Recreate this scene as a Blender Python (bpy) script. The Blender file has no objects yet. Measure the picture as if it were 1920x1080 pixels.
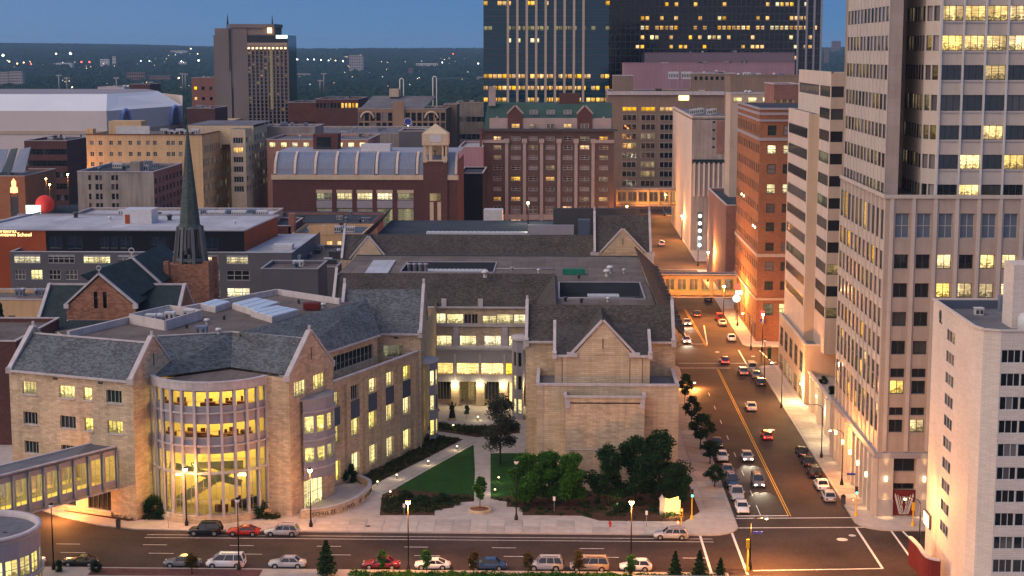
import bpy, bmesh, math, random
from mathutils import Vector, Matrix
from math import radians, sin, cos, pi, atan2, hypot
R = random.Random(7)
SC = bpy.context.scene
COL = SC.collection

# ------------------------------------------------------------------ camera
FPX = 3126.0; CAMH = 65.0
PITCH = math.atan(445 / FPX); YAW = math.atan(93 / FPX)
cam = bpy.data.cameras.new('camera')
cam.lens = FPX / 1920 * 36; cam.sensor_width = 36; cam.clip_start = 1; cam.clip_end = 60000
co = bpy.data.objects.new('camera', cam); COL.objects.link(co)
co.location = (0, 0, CAMH); co.rotation_euler = (pi / 2 - PITCH, 0, YAW)
SC.camera = co
# ------------------------------------------------------------------ sky, glow of the set sun, exposure
world = bpy.data.worlds.new('World'); SC.world = world; world.use_nodes = True
wn = world.node_tree; wn.nodes.clear()
# dusk: even blue dome, a little paler at the horizon, with the broad afterglow of the set sun behind the camera on the left
SUN_AZ = radians(-118); GLOW = Vector((sin(SUN_AZ), cos(SUN_AZ), .10)).normalized()
def wnode(t, **k):
    n = wn.nodes.new(t)
    for a_, v_ in k.items(): setattr(n, a_, v_)
    return n
geo = wnode('ShaderNodeTexCoord'); sepz = wnode('ShaderNodeSeparateXYZ'); wn.links.new(geo.outputs['Generated'], sepz.inputs[0])
rampz = wnode('ShaderNodeValToRGB'); wn.links.new(sepz.outputs[2], rampz.inputs[0])
rampz.color_ramp.elements[0].position = 0.0; rampz.color_ramp.elements[0].color = (.074, .200, .395, 1)
rampz.color_ramp.elements[1].position = .9; rampz.color_ramp.elements[1].color = (.16, .23, .42, 1)
e_ = rampz.color_ramp.elements.new(.045); e_.color = (.060, .172, .385, 1)
e_ = rampz.color_ramp.elements.new(.30); e_.color = (.095, .19, .40, 1)
dotn = wnode('ShaderNodeVectorMath', operation='DOT_PRODUCT'); dotn.inputs[1].default_value = GLOW; wn.links.new(geo.outputs['Generated'], dotn.inputs[0])
rampg = wnode('ShaderNodeValToRGB'); rampg.color_ramp.interpolation = 'B_SPLINE'
mr_ = wnode('ShaderNodeMapRange'); mr_.inputs['From Min'].default_value = -1; wn.links.new(dotn.outputs['Value'], mr_.inputs[0]); wn.links.new(mr_.outputs[0], rampg.inputs[0])
rampg.color_ramp.elements[0].position = .46; rampg.color_ramp.elements[0].color = (0, 0, 0, 1)
rampg.color_ramp.elements[1].position = 1.0; rampg.color_ramp.elements[1].color = (1.0, .63, .36, 1)
e_ = rampg.color_ramp.elements.new(.72); e_.color = (.42, .28, .20, 1)
addn = wnode('ShaderNodeMix', data_type='RGBA', blend_type='ADD'); addn.clamp_result = False; addn.inputs[0].default_value = 2.25
wn.links.new(rampz.outputs[0], addn.inputs[6]); wn.links.new(rampg.outputs[0], addn.inputs[7])
bg = wnode('ShaderNodeBackground'); bg.inputs['Strength'].default_value = 1.0
wo = wnode('ShaderNodeOutputWorld'); wn.links.new(addn.outputs[2], bg.inputs[0]); wn.links.new(bg.outputs[0], wo.inputs[0])
sl = bpy.data.lights.new('sun', 'SUN'); sl.energy = 1.2; sl.angle = radians(70); sl.color = (1.0, .84, .66)
so = bpy.data.objects.new('sun', sl); COL.objects.link(so)
sd = Vector((sin(SUN_AZ) * cos(radians(38)), cos(SUN_AZ) * cos(radians(38)), sin(radians(38))))
so.rotation_euler = sd.to_track_quat('Z', 'Y').to_euler(); so.location = (-200, -200, 150)
SC.view_settings.view_transform = 'Standard'; SC.view_settings.look = 'None'
SC.view_settings.exposure = .2; SC.view_settings.gamma = 1

# ------------------------------------------------------------------ measuring helpers (photo pixel -> point in the place)
def ray(px, py):
    x = (px - 960) / FPX; y = -(py - 540) / FPX
    f = (-sin(YAW) * cos(PITCH), cos(YAW) * cos(PITCH), -sin(PITCH))
    r = (cos(YAW), sin(YAW), 0); u = (-sin(YAW) * sin(PITCH), cos(YAW) * sin(PITCH), cos(PITCH))
    return [f[i] + x * r[i] + y * u[i] for i in range(3)]
def P(px, py, z=0):
    d = ray(px, py); t = (z - CAMH) / d[2]; return (d[0] * t, d[1] * t)
def Q(px, py, Y):
    d = ray(px, py); t = Y / d[1]; return (d[0] * t, CAMH + d[2] * t)
def zY(py, Y, px=960): return Q(px, py, Y)[1]
def xY(px, Y, py=300): return Q(px, py, Y)[0]
def rows(Y, prs, px=960): return [(zY(b, Y, px), zY(t, Y, px)) for t, b in prs]

# ------------------------------------------------------------------ materials
MATS = {}
def nt(name):
    m = bpy.data.materials.new(name); m.use_nodes = True; t = m.node_tree; t.nodes.clear()
    o = t.nodes.new('ShaderNodeOutputMaterial'); MATS[name] = m
    return m, t, o
def N(t, typ, **kw):
    n = t.nodes.new(typ)
    for k, v in kw.items():
        if k in n.inputs: n.inputs[k].default_value = v
        else: setattr(n, k, v)
    return n
def L(t, a, b): t.links.new(a, b)
def M(name, col, rough=.85, var=.22, vs=.35, brick=None, bump=.15, metal=0, spec=.12, fine=6.0, streak=0.0):
    """surface with broad tone variation, fine grain, optional courses of brick/stone/shingle on metre UVs"""
    m, t, o = nt(name)
    b = N(t, 'ShaderNodeBsdfPrincipled', Roughness=rough, Metallic=metal)
    b.inputs['Specular IOR Level'].default_value = spec
    L(t, b.outputs[0], o.inputs[0])
    tc = N(t, 'ShaderNodeTexCoord')
    n1 = N(t, 'ShaderNodeTexNoise', Scale=vs, Detail=5.0, Roughness=.6); L(t, tc.outputs['Object'], n1.inputs['Vector'])
    n2 = N(t, 'ShaderNodeTexNoise', Scale=fine, Detail=3.0); L(t, tc.outputs['Object'], n2.inputs['Vector'])
    c = (*col, 1)
    if brick:
        bw, bh, mo, con = brick
        bt = N(t, 'ShaderNodeTexBrick', Scale=1.0)
        bt.inputs['Brick Width'].default_value = bw; bt.inputs['Row Height'].default_value = bh
        bt.inputs['Mortar Size'].default_value = mo; bt.inputs['Bias'].default_value = 0
        bt.offset = .43; bt.squash = 1.0
        bt.inputs['Color1'].default_value = (*[min(1, x * (1 + con)) for x in col], 1)
        bt.inputs['Color2'].default_value = (col[0] * (1 - con), col[1] * (1 - con * 1.1), col[2] * (1 - con * 1.15), 1)
        bt.inputs['Mortar'].default_value = (*[x * .62 for x in col], 1)
        L(t, tc.outputs['UV'], bt.inputs['Vector']); csrc = bt.outputs['Color']
    else:
        rg = N(t, 'ShaderNodeRGB'); rg.outputs[0].default_value = c; csrc = rg.outputs[0]
    mr = N(t, 'ShaderNodeMapRange'); mr.inputs['From Min'].default_value = .3; mr.inputs['From Max'].default_value = .7
    mr.inputs['To Min'].default_value = 1 - var; mr.inputs['To Max'].default_value = 1 + var
    L(t, n1.outputs['Fac'], mr.inputs['Value'])
    mr2 = N(t, 'ShaderNodeMapRange'); mr2.inputs['From Min'].default_value = .3; mr2.inputs['From Max'].default_value = .7
    mr2.inputs['To Min'].default_value = 1 - var * .5; mr2.inputs['To Max'].default_value = 1 + var * .5
    L(t, n2.outputs['Fac'], mr2.inputs['Value'])
    mu = N(t, 'ShaderNodeMath', operation='MULTIPLY'); L(t, mr.outputs[0], mu.inputs[0]); L(t, mr2.outputs[0], mu.inputs[1])
    fac = mu.outputs[0]
    if streak:
        mp = N(t, 'ShaderNodeMapping'); mp.inputs['Scale'].default_value = (1.3, 1.3, .06); L(t, tc.outputs['Object'], mp.inputs['Vector'])
        n3 = N(t, 'ShaderNodeTexNoise', Scale=1.0, Detail=4.0); L(t, mp.outputs[0], n3.inputs['Vector'])
        m3 = N(t, 'ShaderNodeMapRange'); m3.inputs['From Min'].default_value = .4; m3.inputs['From Max'].default_value = .75
        m3.inputs['To Min'].default_value = 1.0; m3.inputs['To Max'].default_value = 1 - streak
        L(t, n3.outputs['Fac'], m3.inputs['Value'])
        mm = N(t, 'ShaderNodeMath', operation='MULTIPLY'); L(t, fac, mm.inputs[0]); L(t, m3.outputs[0], mm.inputs[1]); fac = mm.outputs[0]
    vm = N(t, 'ShaderNodeVectorMath', operation='SCALE'); L(t, csrc, vm.inputs[0]); L(t, fac, vm.inputs['Scale'])
    L(t, vm.outputs[0], b.inputs['Base Color'])
    if bump:
        bu = N(t, 'ShaderNodeBump', Strength=bump, Distance=.04)
        if brick: L(t, bt.outputs['Color'], bu.inputs['Height'])
        else: L(t, n2.outputs['Fac'], bu.inputs['Height'])
        L(t, bu.outputs[0], b.inputs['Normal'])
    return m
def leafmat(name, c1, c2):
    m, t, o = nt(name); b = N(t, 'ShaderNodeBsdfPrincipled', Roughness=.6)
    b.inputs['Specular IOR Level'].default_value = .1
    g = N(t, 'ShaderNodeNewGeometry'); r = N(t, 'ShaderNodeValToRGB')
    r.color_ramp.elements[0].color = (*c1, 1); r.color_ramp.elements[1].color = (*c2, 1)
    L(t, g.outputs['Random Per Island'], r.inputs[0]); L(t, r.outputs[0], b.inputs['Base Color'])
    tr = N(t, 'ShaderNodeBsdfTranslucent'); L(t, r.outputs[0], tr.inputs[0])
    mx = N(t, 'ShaderNodeMixShader'); mx.inputs[0].default_value = .25
    L(t, b.outputs[0], mx.inputs[1]); L(t, tr.outputs[0], mx.inputs[2]); L(t, mx.outputs[0], o.inputs[0]); return m
def glow(name, col, s, sample=False):
    m, t, o = nt(name); e = N(t, 'ShaderNodeEmission', Strength=s); e.inputs[0].default_value = (*col, 1)
    L(t, e.outputs[0], o.inputs[0])
    if not sample: m.cycles.emission_sampling = 'NONE'
    return m
def room(name, col, s, dark=.5, furn=1.0, cellw=1.1, sheen=True):
    """a lit room seen through its window: bright ceiling, furniture and partitions, differing from window to window"""
    m, t, o = nt(name); m.cycles.emission_sampling = 'NONE'
    tc = N(t, 'ShaderNodeTexCoord'); oi = N(t, 'ShaderNodeObjectInfo')
    sx = N(t, 'ShaderNodeSeparateXYZ'); L(t, tc.outputs['UV'], sx.inputs[0])
    rn = N(t, 'ShaderNodeMath', operation='MULTIPLY'); L(t, oi.outputs['Random'], rn.inputs[0]); rn.inputs[1].default_value = 371.3
    ux = N(t, 'ShaderNodeMath', operation='ADD'); L(t, sx.outputs[0], ux.inputs[0]); L(t, rn.outputs[0], ux.inputs[1])
    cb = N(t, 'ShaderNodeCombineXYZ'); L(t, ux.outputs[0], cb.inputs[0]); L(t, sx.outputs[1], cb.inputs[1])
    # partitions / blinds
    dv = N(t, 'ShaderNodeMath', operation='DIVIDE'); L(t, ux.outputs[0], dv.inputs[0]); dv.inputs[1].default_value = cellw
    fl = N(t, 'ShaderNodeMath', operation='FLOOR'); L(t, dv.outputs[0], fl.inputs[0])
    wn_ = N(t, 'ShaderNodeTexWhiteNoise', noise_dimensions='1D'); L(t, fl.outputs[0], wn_.inputs['W'])
    mr = N(t, 'ShaderNodeMapRange'); L(t, wn_.outputs['Value'], mr.inputs[0]); mr.inputs['To Min'].default_value = 1 - dark; mr.inputs['To Max'].default_value = 1.15
    # fittings
    no = N(t, 'ShaderNodeTexNoise', Scale=2.3, Detail=3.0, Roughness=.7); L(t, cb.outputs[0], no.inputs['Vector'])
    ht = N(t, 'ShaderNodeMapRange'); L(t, sx.outputs[1], ht.inputs[0]); ht.inputs['From Min'].default_value = .2; ht.inputs['From Max'].default_value = 1.1 * furn + .2
    ht.inputs['To Min'].default_value = .60; ht.inputs['To Max'].default_value = .34
    gt = N(t, 'ShaderNodeMath', operation='LESS_THAN'); L(t, no.outputs['Fac'], gt.inputs[0]); L(t, ht.outputs[0], gt.inputs[1])
    sc = N(t, 'ShaderNodeMapRange'); L(t, gt.outputs[0], sc.inputs[0]); sc.inputs['To Min'].default_value = 1.0; sc.inputs['To Max'].default_value = .32
    # ceiling light strips
    ns = N(t, 'ShaderNodeTexNoise', Scale=1.4, Detail=1.0); mpn = N(t, 'ShaderNodeMapping'); mpn.inputs['Scale'].default_value = (.5, 4, 1)
    L(t, cb.outputs[0], mpn.inputs[0]); L(t, mpn.outputs[0], ns.inputs['Vector'])
    cs = N(t, 'ShaderNodeMapRange'); L(t, ns.outputs['Fac'], cs.inputs[0]); cs.inputs['From Min'].default_value = .35; cs.inputs['From Max'].default_value = .7
    cs.inputs['To Min'].default_value = .7; cs.inputs['To Max'].default_value = 1.5
    a = N(t, 'ShaderNodeMath', operation='MULTIPLY'); L(t, mr.outputs[0], a.inputs[0]); L(t, sc.outputs[0], a.inputs[1])
    a2 = N(t, 'ShaderNodeMath', operation='MULTIPLY'); L(t, a.outputs[0], a2.inputs[0]); L(t, cs.outputs[0], a2.inputs[1])
    ro = N(t, 'ShaderNodeMapRange'); L(t, oi.outputs['Random'], ro.inputs[0]); ro.inputs['To Min'].default_value = .65; ro.inputs['To Max'].default_value = 1.2
    a3 = N(t, 'ShaderNodeMath', operation='MULTIPLY'); L(t, a2.outputs[0], a3.inputs[0]); L(t, ro.outputs[0], a3.inputs[1])
    a4 = N(t, 'ShaderNodeMath', operation='MULTIPLY'); L(t, a3.outputs[0], a4.inputs[0]); a4.inputs[1].default_value = s
    hs = N(t, 'ShaderNodeHueSaturation'); hs.inputs['Color'].default_value = (*col, 1)
    hr = N(t, 'ShaderNodeMapRange'); L(t, no.outputs['Fac'], hr.inputs[0]); hr.inputs['From Min'].default_value = .3; hr.inputs['From Max'].default_value = .7
    hr.inputs['To Min'].default_value = .47; hr.inputs['To Max'].default_value = .52; L(t, hr.outputs[0], hs.inputs['Hue'])
    wr_ = N(t, 'ShaderNodeTexWhiteNoise', noise_dimensions='1D'); L(t, rn.outputs[0], wr_.inputs['W']); sr_ = N(t, 'ShaderNodeMapRange'); L(t, wr_.outputs['Value'], sr_.inputs[0]); sr_.inputs['To Min'].default_value = .82; sr_.inputs['To Max'].default_value = 1.18; L(t, sr_.outputs[0], hs.inputs['Saturation'])
    e = N(t, 'ShaderNodeEmission'); L(t, hs.outputs[0], e.inputs[0]); L(t, a4.outputs[0], e.inputs[1])
    gl = N(t, 'ShaderNodeBsdfGlossy', Roughness=.05); gl.inputs[0].default_value = (.6, .65, .7, 1)
    fr = N(t, 'ShaderNodeFresnel', IOR=1.45)
    mx = N(t, 'ShaderNodeMixShader'); L(t, fr.outputs[0], mx.inputs[0]); L(t, e.outputs[0], mx.inputs[1]); L(t, gl.outputs[0], mx.inputs[2])
    L(t, mx.outputs[0], o.inputs[0]); return m
def glassd(name, col, rough=.06, spec=.9, blinds=.0, bcol=(.2, .2, .2), wob=.02):
    m, t, o = nt(name); b = N(t, 'ShaderNodeBsdfPrincipled', Roughness=rough); b.inputs['Specular IOR Level'].default_value = spec
    L(t, b.outputs[0], o.inputs[0]); tc = N(t, 'ShaderNodeTexCoord'); oi = N(t, 'ShaderNodeObjectInfo')
    n = N(t, 'ShaderNodeTexNoise', Scale=.6, Detail=1.0); L(t, tc.outputs['Object'], n.inputs['Vector'])
    bu = N(t, 'ShaderNodeBump', Strength=wob, Distance=.5); L(t, n.outputs['Fac'], bu.inputs['Height']); L(t, bu.outputs[0], b.inputs['Normal'])
    r = N(t, 'ShaderNodeValToRGB'); r.color_ramp.interpolation = 'CONSTANT'
    r.color_ramp.elements[0].color = (*col, 1)
    e = r.color_ramp.elements[1]; e.position = max(.01, 1 - blinds * .6); e.color = (*bcol, 1)
    e2 = r.color_ramp.elements.new(max(.005, 1 - blinds)); e2.color = (*[(x + y) / 2 for x, y in zip(col, bcol)], 1)
    L(t, oi.outputs['Random'], r.inputs[0]); L(t, r.outputs[0], b.inputs['Base Color'])
    return m
def clearglass(name, tint=(.95, .97, .9)):
    m, t, o = nt(name); a = N(t, 'ShaderNodeBsdfTransparent'); a.inputs[0].default_value = (*tint, 1)
    g = N(t, 'ShaderNodeBsdfGlossy', Roughness=.04); fr = N(t, 'ShaderNodeFresnel', IOR=1.5)
    mx = N(t, 'ShaderNodeMixShader'); L(t, fr.outputs[0], mx.inputs[0]); L(t, a.outputs[0], mx.inputs[1]); L(t, g.outputs[0], mx.inputs[2])
    L(t, mx.outputs[0], o.inputs[0]); return m

stone = M('tan_limestone', (.56, .445, .315), .9, .15, .3, (.95, .30, .014, .17), .6, streak=.2)
stone_l = M('tan_limestone_light', (.56, .45, .315), .9, .14, .3, (1.8, .32, .016, .12), .5, streak=.2)
trim = M('pale_cast_stone', (.50, .47, .49), .8, .12, .6, streak=.15)
metalg = M('grey_metal_panel', (.30, .29, .33), .5, .08, .3, spec=.5)
metald = M('dark_metal', (.05, .05, .055), .45, .1, 2, spec=.5)
metall = M('light_metal', (.55, .56, .58), .4, .1, 1, spec=.5)
alu = M('window_frame_metal', (.42, .42, .40), .45, .05, 1, bump=0)
aludark = M('dark_window_frame', (.07, .075, .08), .4, .05, 1, bump=0)
shingb = M('blue_grey_shingle', (.115, .133, .152), .85, .2, .3, (.45, .22, .02, .38), .7)
shingd = M('dark_grey_shingle', (.078, .072, .068), .9, .22, .25, (.45, .22, .02, .35), .6)
slate = M('slate_green', (.030, .047, .054), .7, .2, .4, (.5, .25, .015, .18), .4)
roofbrown = M('brown_flat_roof', (.150, .128, .118), .95, .26, .16, (3.2, 14, .05, .10), .3)
roofgrey = M('grey_flat_roof', (.15, .155, .18), .95, .24, .15, (3.4, 12, .04, .09), .3)
roofpale = M('pale_roof_membrane', (.40, .42, .48), .9, .2, .12, (3.4, 15, .05, .09), .2)
roofdark = M('dark_flat_roof', (.05, .06, .075), .95, .2, .15)
asph = M('asphalt', (.058, .042, .036), .80, .34, .12, fine=2.2, bump=.3, streak=0)
conc = M('sidewalk_concrete', (.47, .415, .38), .9, .14, .5, bump=.15)
conc2 = M('sidewalk_concrete_warm', (.40, .35, .31), .9, .14, .5, bump=.15)
kerbm = M('kerb_concrete', (.38, .35, .33), .9, .15, 1)
paint = M('white_road_paint', (.72, .70, .66), .7, .22, 2)
painty = M('yellow_road_paint', (.70, .42, .05), .7, .2, 2)
grass = M('lawn_grass', (.018, .068, .012), .95, .22, .5, fine=18, bump=.8)
mulch = M('mulch', (.075, .040, .026), .95, .3, 1.5, fine=12, bump=.8)
mulchr = M('mulch_ring', (.24, .10, .055), .95, .3, 1.5, fine=12, bump=.8)
leafd = leafmat('dark_leaves', (.008, .028, .010), (.030, .075, .022))
leafm = leafmat('mid_green_leaves', (.018, .080, .010), (.070, .20, .022))
leafb = leafmat('brown_green_leaves', (.06, .045, .012), (.13, .09, .02))
leafs = leafmat('shrub_leaves', (.016, .034, .012), (.06, .075, .024))
leafg = leafmat('grey_green_leaves', (.030, .040, .032), (.075, .085, .062))
bark = M('bark', (.06, .045, .035), .95, .2, 4)
brickd = M('dark_red_brick', (.115, .056, .052), .9, .12, .2, (.5, .2, .01, .14), .3)
brickr = M('red_brick', (.135, .060, .050), .9, .15, .2, (.5, .2, .01, .14), .3)
bricko = M('orange_brick', (.29, .135, .075), .88, .12, .2, (.5, .2, .012, .12), .3)
brickp = M('pink_brown_brick', (.27, .14, .115), .9, .12, .2, (.5, .2, .01, .12), .3)
brownst = M('brownstone', (.30, .155, .105), .92, .18, .4, (.7, .33, .02, .25), .7)
cream = M('cream_stone', (.60, .49, .35), .88, .1, .2, (1.2, .45, .008, .05), .2, streak=.15)
yellow = M('yellow_brick_wall', (.62, .44, .25), .9, .10, .12, (.5, .22, .008, .06), .2, streak=.2)
greyconc = M('weathered_concrete', (.33, .29, .26), .92, .2, .15, streak=.35)
tanwall = M('tan_stucco', (.60, .40, .23), .92, .1, .2, streak=.15)
greywall = M('grey_render', (.115, .115, .13), .9, .08, .2)
bluewall = M('slate_blue_panel', (.085, .11, .155), .6, .08, .2)
blackwall = M('black_panel', (.010, .010, .014), .6, .1, .3)
orangewall = M('rust_orange_panel', (.30, .070, .028), .7, .12, .2)
granite = M('pink_granite', (.385, .32, .28), .6, .09, .3, (2.95, 1.95, .012, .04), .15, spec=.4, streak=.1)
granitel = M('pale_granite', (.50, .45, .41), .6, .09, .3, spec=.4, streak=.1)
hotelw = M('white_glazed_brick', (.68, .60, .54), .7, .06, .15, (.9, .22, .012, .06), .3, spec=.4, streak=.06)
precast = M('beige_precast', (.50, .40, .32), .85, .07, .2, streak=.12)
precastl = M('light_precast', (.60, .51, .45), .85, .07, .2, streak=.12)
beigeo = M('brown_precast', (.26, .19, .145), .85, .1, .2, streak=.15)
whitew = M('white_arena_wall', (.62, .57, .56), .85, .08, .02, bump=.05)
whiter = M('white_arena_roof', (.66, .69, .74), .8, .06, .02, bump=.05)
greenroof = M('copper_green_roof', (.045, .09, .08), .7, .15, .2)
pinkwall = M('pink_wall', (.36, .22, .26), .9, .06, .1, (1.6, 30, .03, .04), .05)
mauvewall = M('mauve_wall', (.20, .155, .185), .9, .06, .1)
redm = M('red_paint', (.50, .02, .015), .35, .03, 1, bump=0, spec=.5)
maroon = M('maroon_awning', (.13, .020, .018), .6, .1, 1)
yellowm = M('yellow_signal_paint', (.75, .42, .02), .5, .08, 1)
bronze = M('dark_bronze', (.03, .028, .026), .4, .2, 3, metal=.6)
bluep = M('blue_sign', (.05, .07, .35), .5, .05, 1)
whitep = M('white_sign', (.8, .8, .78), .5, .05, 1)
bluemetal = M('blue_grey_metal', (.17, .21, .30), .5, .08, .3, (.42, 30, .05, .06), .4, spec=.5)
barkmesh = bark
rlaw = room('law_school_room', (1.0, .80, .27), 1.55, .5, furn=1.0)
rlaw2 = room('law_school_gallery', (1.0, .60, .10), 1.7, .2, furn=.35, cellw=2.7)
rpale = room('pale_lit_room', (1.0, .84, .42), 1.4, .45, furn=.9)
ramber = room('amber_lit_room', (1.0, .56, .13), 1.5, .7)
rtower = room('office_lit_room', (1.0, .70, .26), 1.6, .65)
rwarm = room('warm_lit_room', (1.0, .58, .20), 1.2, .6)
rgreen = room('greenish_lit_room', (.80, .74, .36), .42, .8, cellw=1.9)
rdim = room('dim_lit_room', (.80, .58, .26), .36, .7)
gdark = glassd('dark_glass', (.010, .013, .016), blinds=.15, bcol=(.06, .06, .06))
gblinds = glassd('glass_with_curtains', (.018, .018, .02), blinds=.55, bcol=(.17, .16, .16))
gpale = glassd('pale_blinds_glass', (.10, .095, .10), blinds=.6, bcol=(.26, .23, .25))
gteal = glassd('teal_glass', (.012, .03, .03), blinds=.0)
gblue = glassd('blue_grey_louvre_glass', (.10, .135, .19), rough=.25)
gtower = glassd('tower_mirror_glass', (.004, .040, .070), rough=.04, spec=.45, wob=.06)
gblack = glassd('black_tower_glass', (.006, .008, .014), rough=.06, spec=.4, wob=.05)
gclear = clearglass('clear_glass')
sodium = glow('sodium_lamp', (1.0, .62, .22), 60)
warmlamp = glow('warm_lamp', (1.0, .70, .34), 6)
whitelamp = glow('white_lamp', (1.0, .95, .75), 30)
headm = glow('headlight_on', (1.0, .88, .62), 25)
tailm = glow('tail_light_on', (1.0, .03, .02), 9)
greenm = glow('green_signal', (.05, 1.0, .45), 12)
redsig = glow('red_signal', (1.0, .10, .03), 12)
ceill = glow('ceiling_light', (1.0, .76, .24), 10.0, True)
signw = glow('white_sign_light', (.75, 1.0, .85), 2.6)
signy = glow('yellow_sign_light', (1.0, .78, .30), 3.0)
signr = glow('red_sign_light', (1.0, .08, .05), 2.5)
farlight = glow('far_light_warm', (1.0, .70, .35), 8)
farwhite = glow('far_light_white', (.9, .95, 1.0), 8)

# ------------------------------------------------------------------ mesh builder
class MB:
    def __init__(s): s.v = []; s.f = []; s.mi = []; s.smooth = []
    def face(s, pts, mi=0, sm=False):
        i = len(s.v); s.v += [tuple(p) for p in pts]; s.f.append(tuple(range(i, i + len(pts)))); s.mi.append(mi); s.smooth.append(sm); return s
    def prism(s, poly, z0, z1, mi=0, mtop=None, bottom=False):
        a = sum(poly[i][0] * poly[(i + 1) % len(poly)][1] - poly[(i + 1) % len(poly)][0] * poly[i][1] for i in range(len(poly)))
        if a < 0: poly = poly[::-1]
        n = len(poly)
        for i in range(n):
            p, q = poly[i], poly[(i + 1) % n]
            s.face([(p[0], p[1], z0), (q[0], q[1], z0), (q[0], q[1], z1), (p[0], p[1], z1)], mi)
        s.face([(p[0], p[1], z1) for p in poly], mi if mtop is None else mtop)
        if bottom: s.face([(p[0], p[1], z0) for p in poly[::-1]], mi)
        return s
    def box(s, x0, x1, y0, y1, z0, z1, mi=0, mtop=None):
        return s.prism([(x0, y0), (x1, y0), (x1, y1), (x0, y1)], z0, z1, mi, mtop, True)
    def bar(s, a, b, w, h, mi=0, up=None):
        """box along a-b, w wide sideways, h high; a-b is the middle of its lower face"""
        a, b = Vector(a), Vector(b); d = (b - a)
        if d.length < 1e-6: return s
        d.normalize(); up = Vector(up or (0, 0, 1))
        if abs(d.dot(up)) > .999: up = Vector((0, 1, 0))
        sd = d.cross(up).normalized() * (w / 2); u = sd.cross(d).normalized() * h
        c = [a - sd, a + sd, a + sd + u, a - sd + u]; e = [b - sd, b + sd, b + sd + u, b - sd + u]
        s.face([c[3], c[2], c[1], c[0]][::-1][::-1], mi); s.face([e[0], e[1], e[2], e[3]], mi)
        for i in range(4):
            j = (i + 1) % 4; s.face([c[i], c[j], e[j], e[i]], mi)
        return s
    def tube(s, pts, r, n=8, mi=0, r2=None, cap=True):
        pts = [Vector(p) for p in pts]; rings = []
        for k, p in enumerate(pts):
            d = (pts[min(k + 1, len(pts) - 1)] - pts[max(k - 1, 0)]).normalized()
            a = d.cross(Vector((0, 0, 1)))
            if a.length < .01: a = Vector((1, 0, 0))
            a.normalize(); b = d.cross(a)
            rr = r if r2 is None else r + (r2 - r) * k / (len(pts) - 1)
            rings.append([p + (a * cos(2 * pi * i / n) + b * sin(2 * pi * i / n)) * rr for i in range(n)])
        for k in range(len(rings) - 1):
            for i in range(n):
                j = (i + 1) % n; s.face([rings[k][i], rings[k + 1][i], rings[k + 1][j], rings[k][j]], mi, True)
        if cap: s.face(rings[0], mi); s.face(rings[-1][::-1], mi)
        return s
    def lathe(s, prof, c=(0, 0, 0), n=16, mi=0, sm=True, a0=0, a1=2 * pi):
        cx, cy, cz = c; st = [a0 + (a1 - a0) * i / n for i in range(n + 1)]
        for k in range(len(prof) - 1):
            (r0, z0), (r1, z1) = prof[k], prof[k + 1]
            for i in range(n):
                p = [(cx + r0 * cos(st[i]), cy + r0 * sin(st[i]), cz + z0), (cx + r0 * cos(st[i + 1]), cy + r0 * sin(st[i + 1]), cz + z0),
                     (cx + r1 * cos(st[i + 1]), cy + r1 * sin(st[i + 1]), cz + z1), (cx + r1 * cos(st[i]), cy + r1 * sin(st[i]), cz + z1)]
                if r0 < 1e-5: p = p[1:]
                elif r1 < 1e-5: p = p[:3]
                s.face(p, mi, sm)
        return s
    def plate(s, pts, th=.15, mi=0):
        """flat sloped slab, pts seen from above counter-clockwise"""
        p = [Vector(q) for q in pts]; nrm = (p[1] - p[0]).cross(p[2] - p[0]).normalized()
        if nrm.z < 0: p = p[::-1]; nrm = -nrm
        q = [x - nrm * th for x in p]; s.face(p, mi); s.face(q[::-1], mi)
        for i in range(len(p)):
            j = (i + 1) % len(p); s.face([p[i], q[i], q[j], p[j]], mi)
        return s
    def mesh(s, name, mats):
        me = bpy.data.meshes.new(name); me.from_pydata(s.v, [], s.f)
        for m in mats: me.materials.append(m)
        me.polygons.foreach_set('material_index', s.mi); me.polygons.foreach_set('use_smooth', s.smooth)
        uv = me.uv_layers.new(name='UVMap'); data = []
        for f in s.f:
            p = [Vector(s.v[i]) for i in f]; n = Vector((0, 0, 0))
            for i in range(len(p)):
                a, b = p[i], p[(i + 1) % len(p)]
                n += Vector(((a.y - b.y) * (a.z + b.z), (a.z - b.z) * (a.x + b.x), (a.x - b.x) * (a.y + b.y)))
            n = n.normalized() if n.length > 0 else Vector((0, 0, 1))
            if abs(n.z) > .985:
                for q in p: data += [q.x, q.y]
            else:
                t = Vector((-n.y, n.x, 0)).normalized(); w = n.cross(t)
                for q in p: data += [q.dot(t), q.dot(w)]
        uv.data.foreach_set('uv', data)
        if any(s.smooth):
            bm = bmesh.new(); bm.from_mesh(me); bmesh.ops.remove_doubles(bm, verts=bm.verts, dist=1e-4); bm.to_mesh(me); bm.free()
        return me
def ob(name, me, par=None, loc=None, rz=0):
    o = bpy.data.objects.new(name, me); COL.objects.link(o)
    if par is not None:
        o.parent = par
        if loc is None: o.matrix_parent_inverse = PINV.get(par.name, Matrix.Identity(4))     # vertices already in world coordinates
        else: o.location = loc; o.rotation_euler[2] = rz
    else:
        if loc is not None: o.location = loc
        o.rotation_euler[2] = rz
    return o
PINV = {}
def thing(name, label, cat, loc=(0, 0, 0), rz=0, group=None):
    o = bpy.data.objects.new(name, None); COL.objects.link(o); o.location = loc; o.rotation_euler[2] = rz
    o['label'] = label; o['category'] = cat
    if group: o['group'] = group
    o.empty_display_size = .5
    PINV[o.name] = (Matrix.Translation(loc) @ Matrix.Rotation(rz, 4, 'Z')).inverted(); return o
def tag(o, label, cat, group=None, kind=None):
    o['label'] = label; o['category'] = cat
    if group: o['group'] = group
    if kind: o['kind'] = kind
    return o
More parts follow.
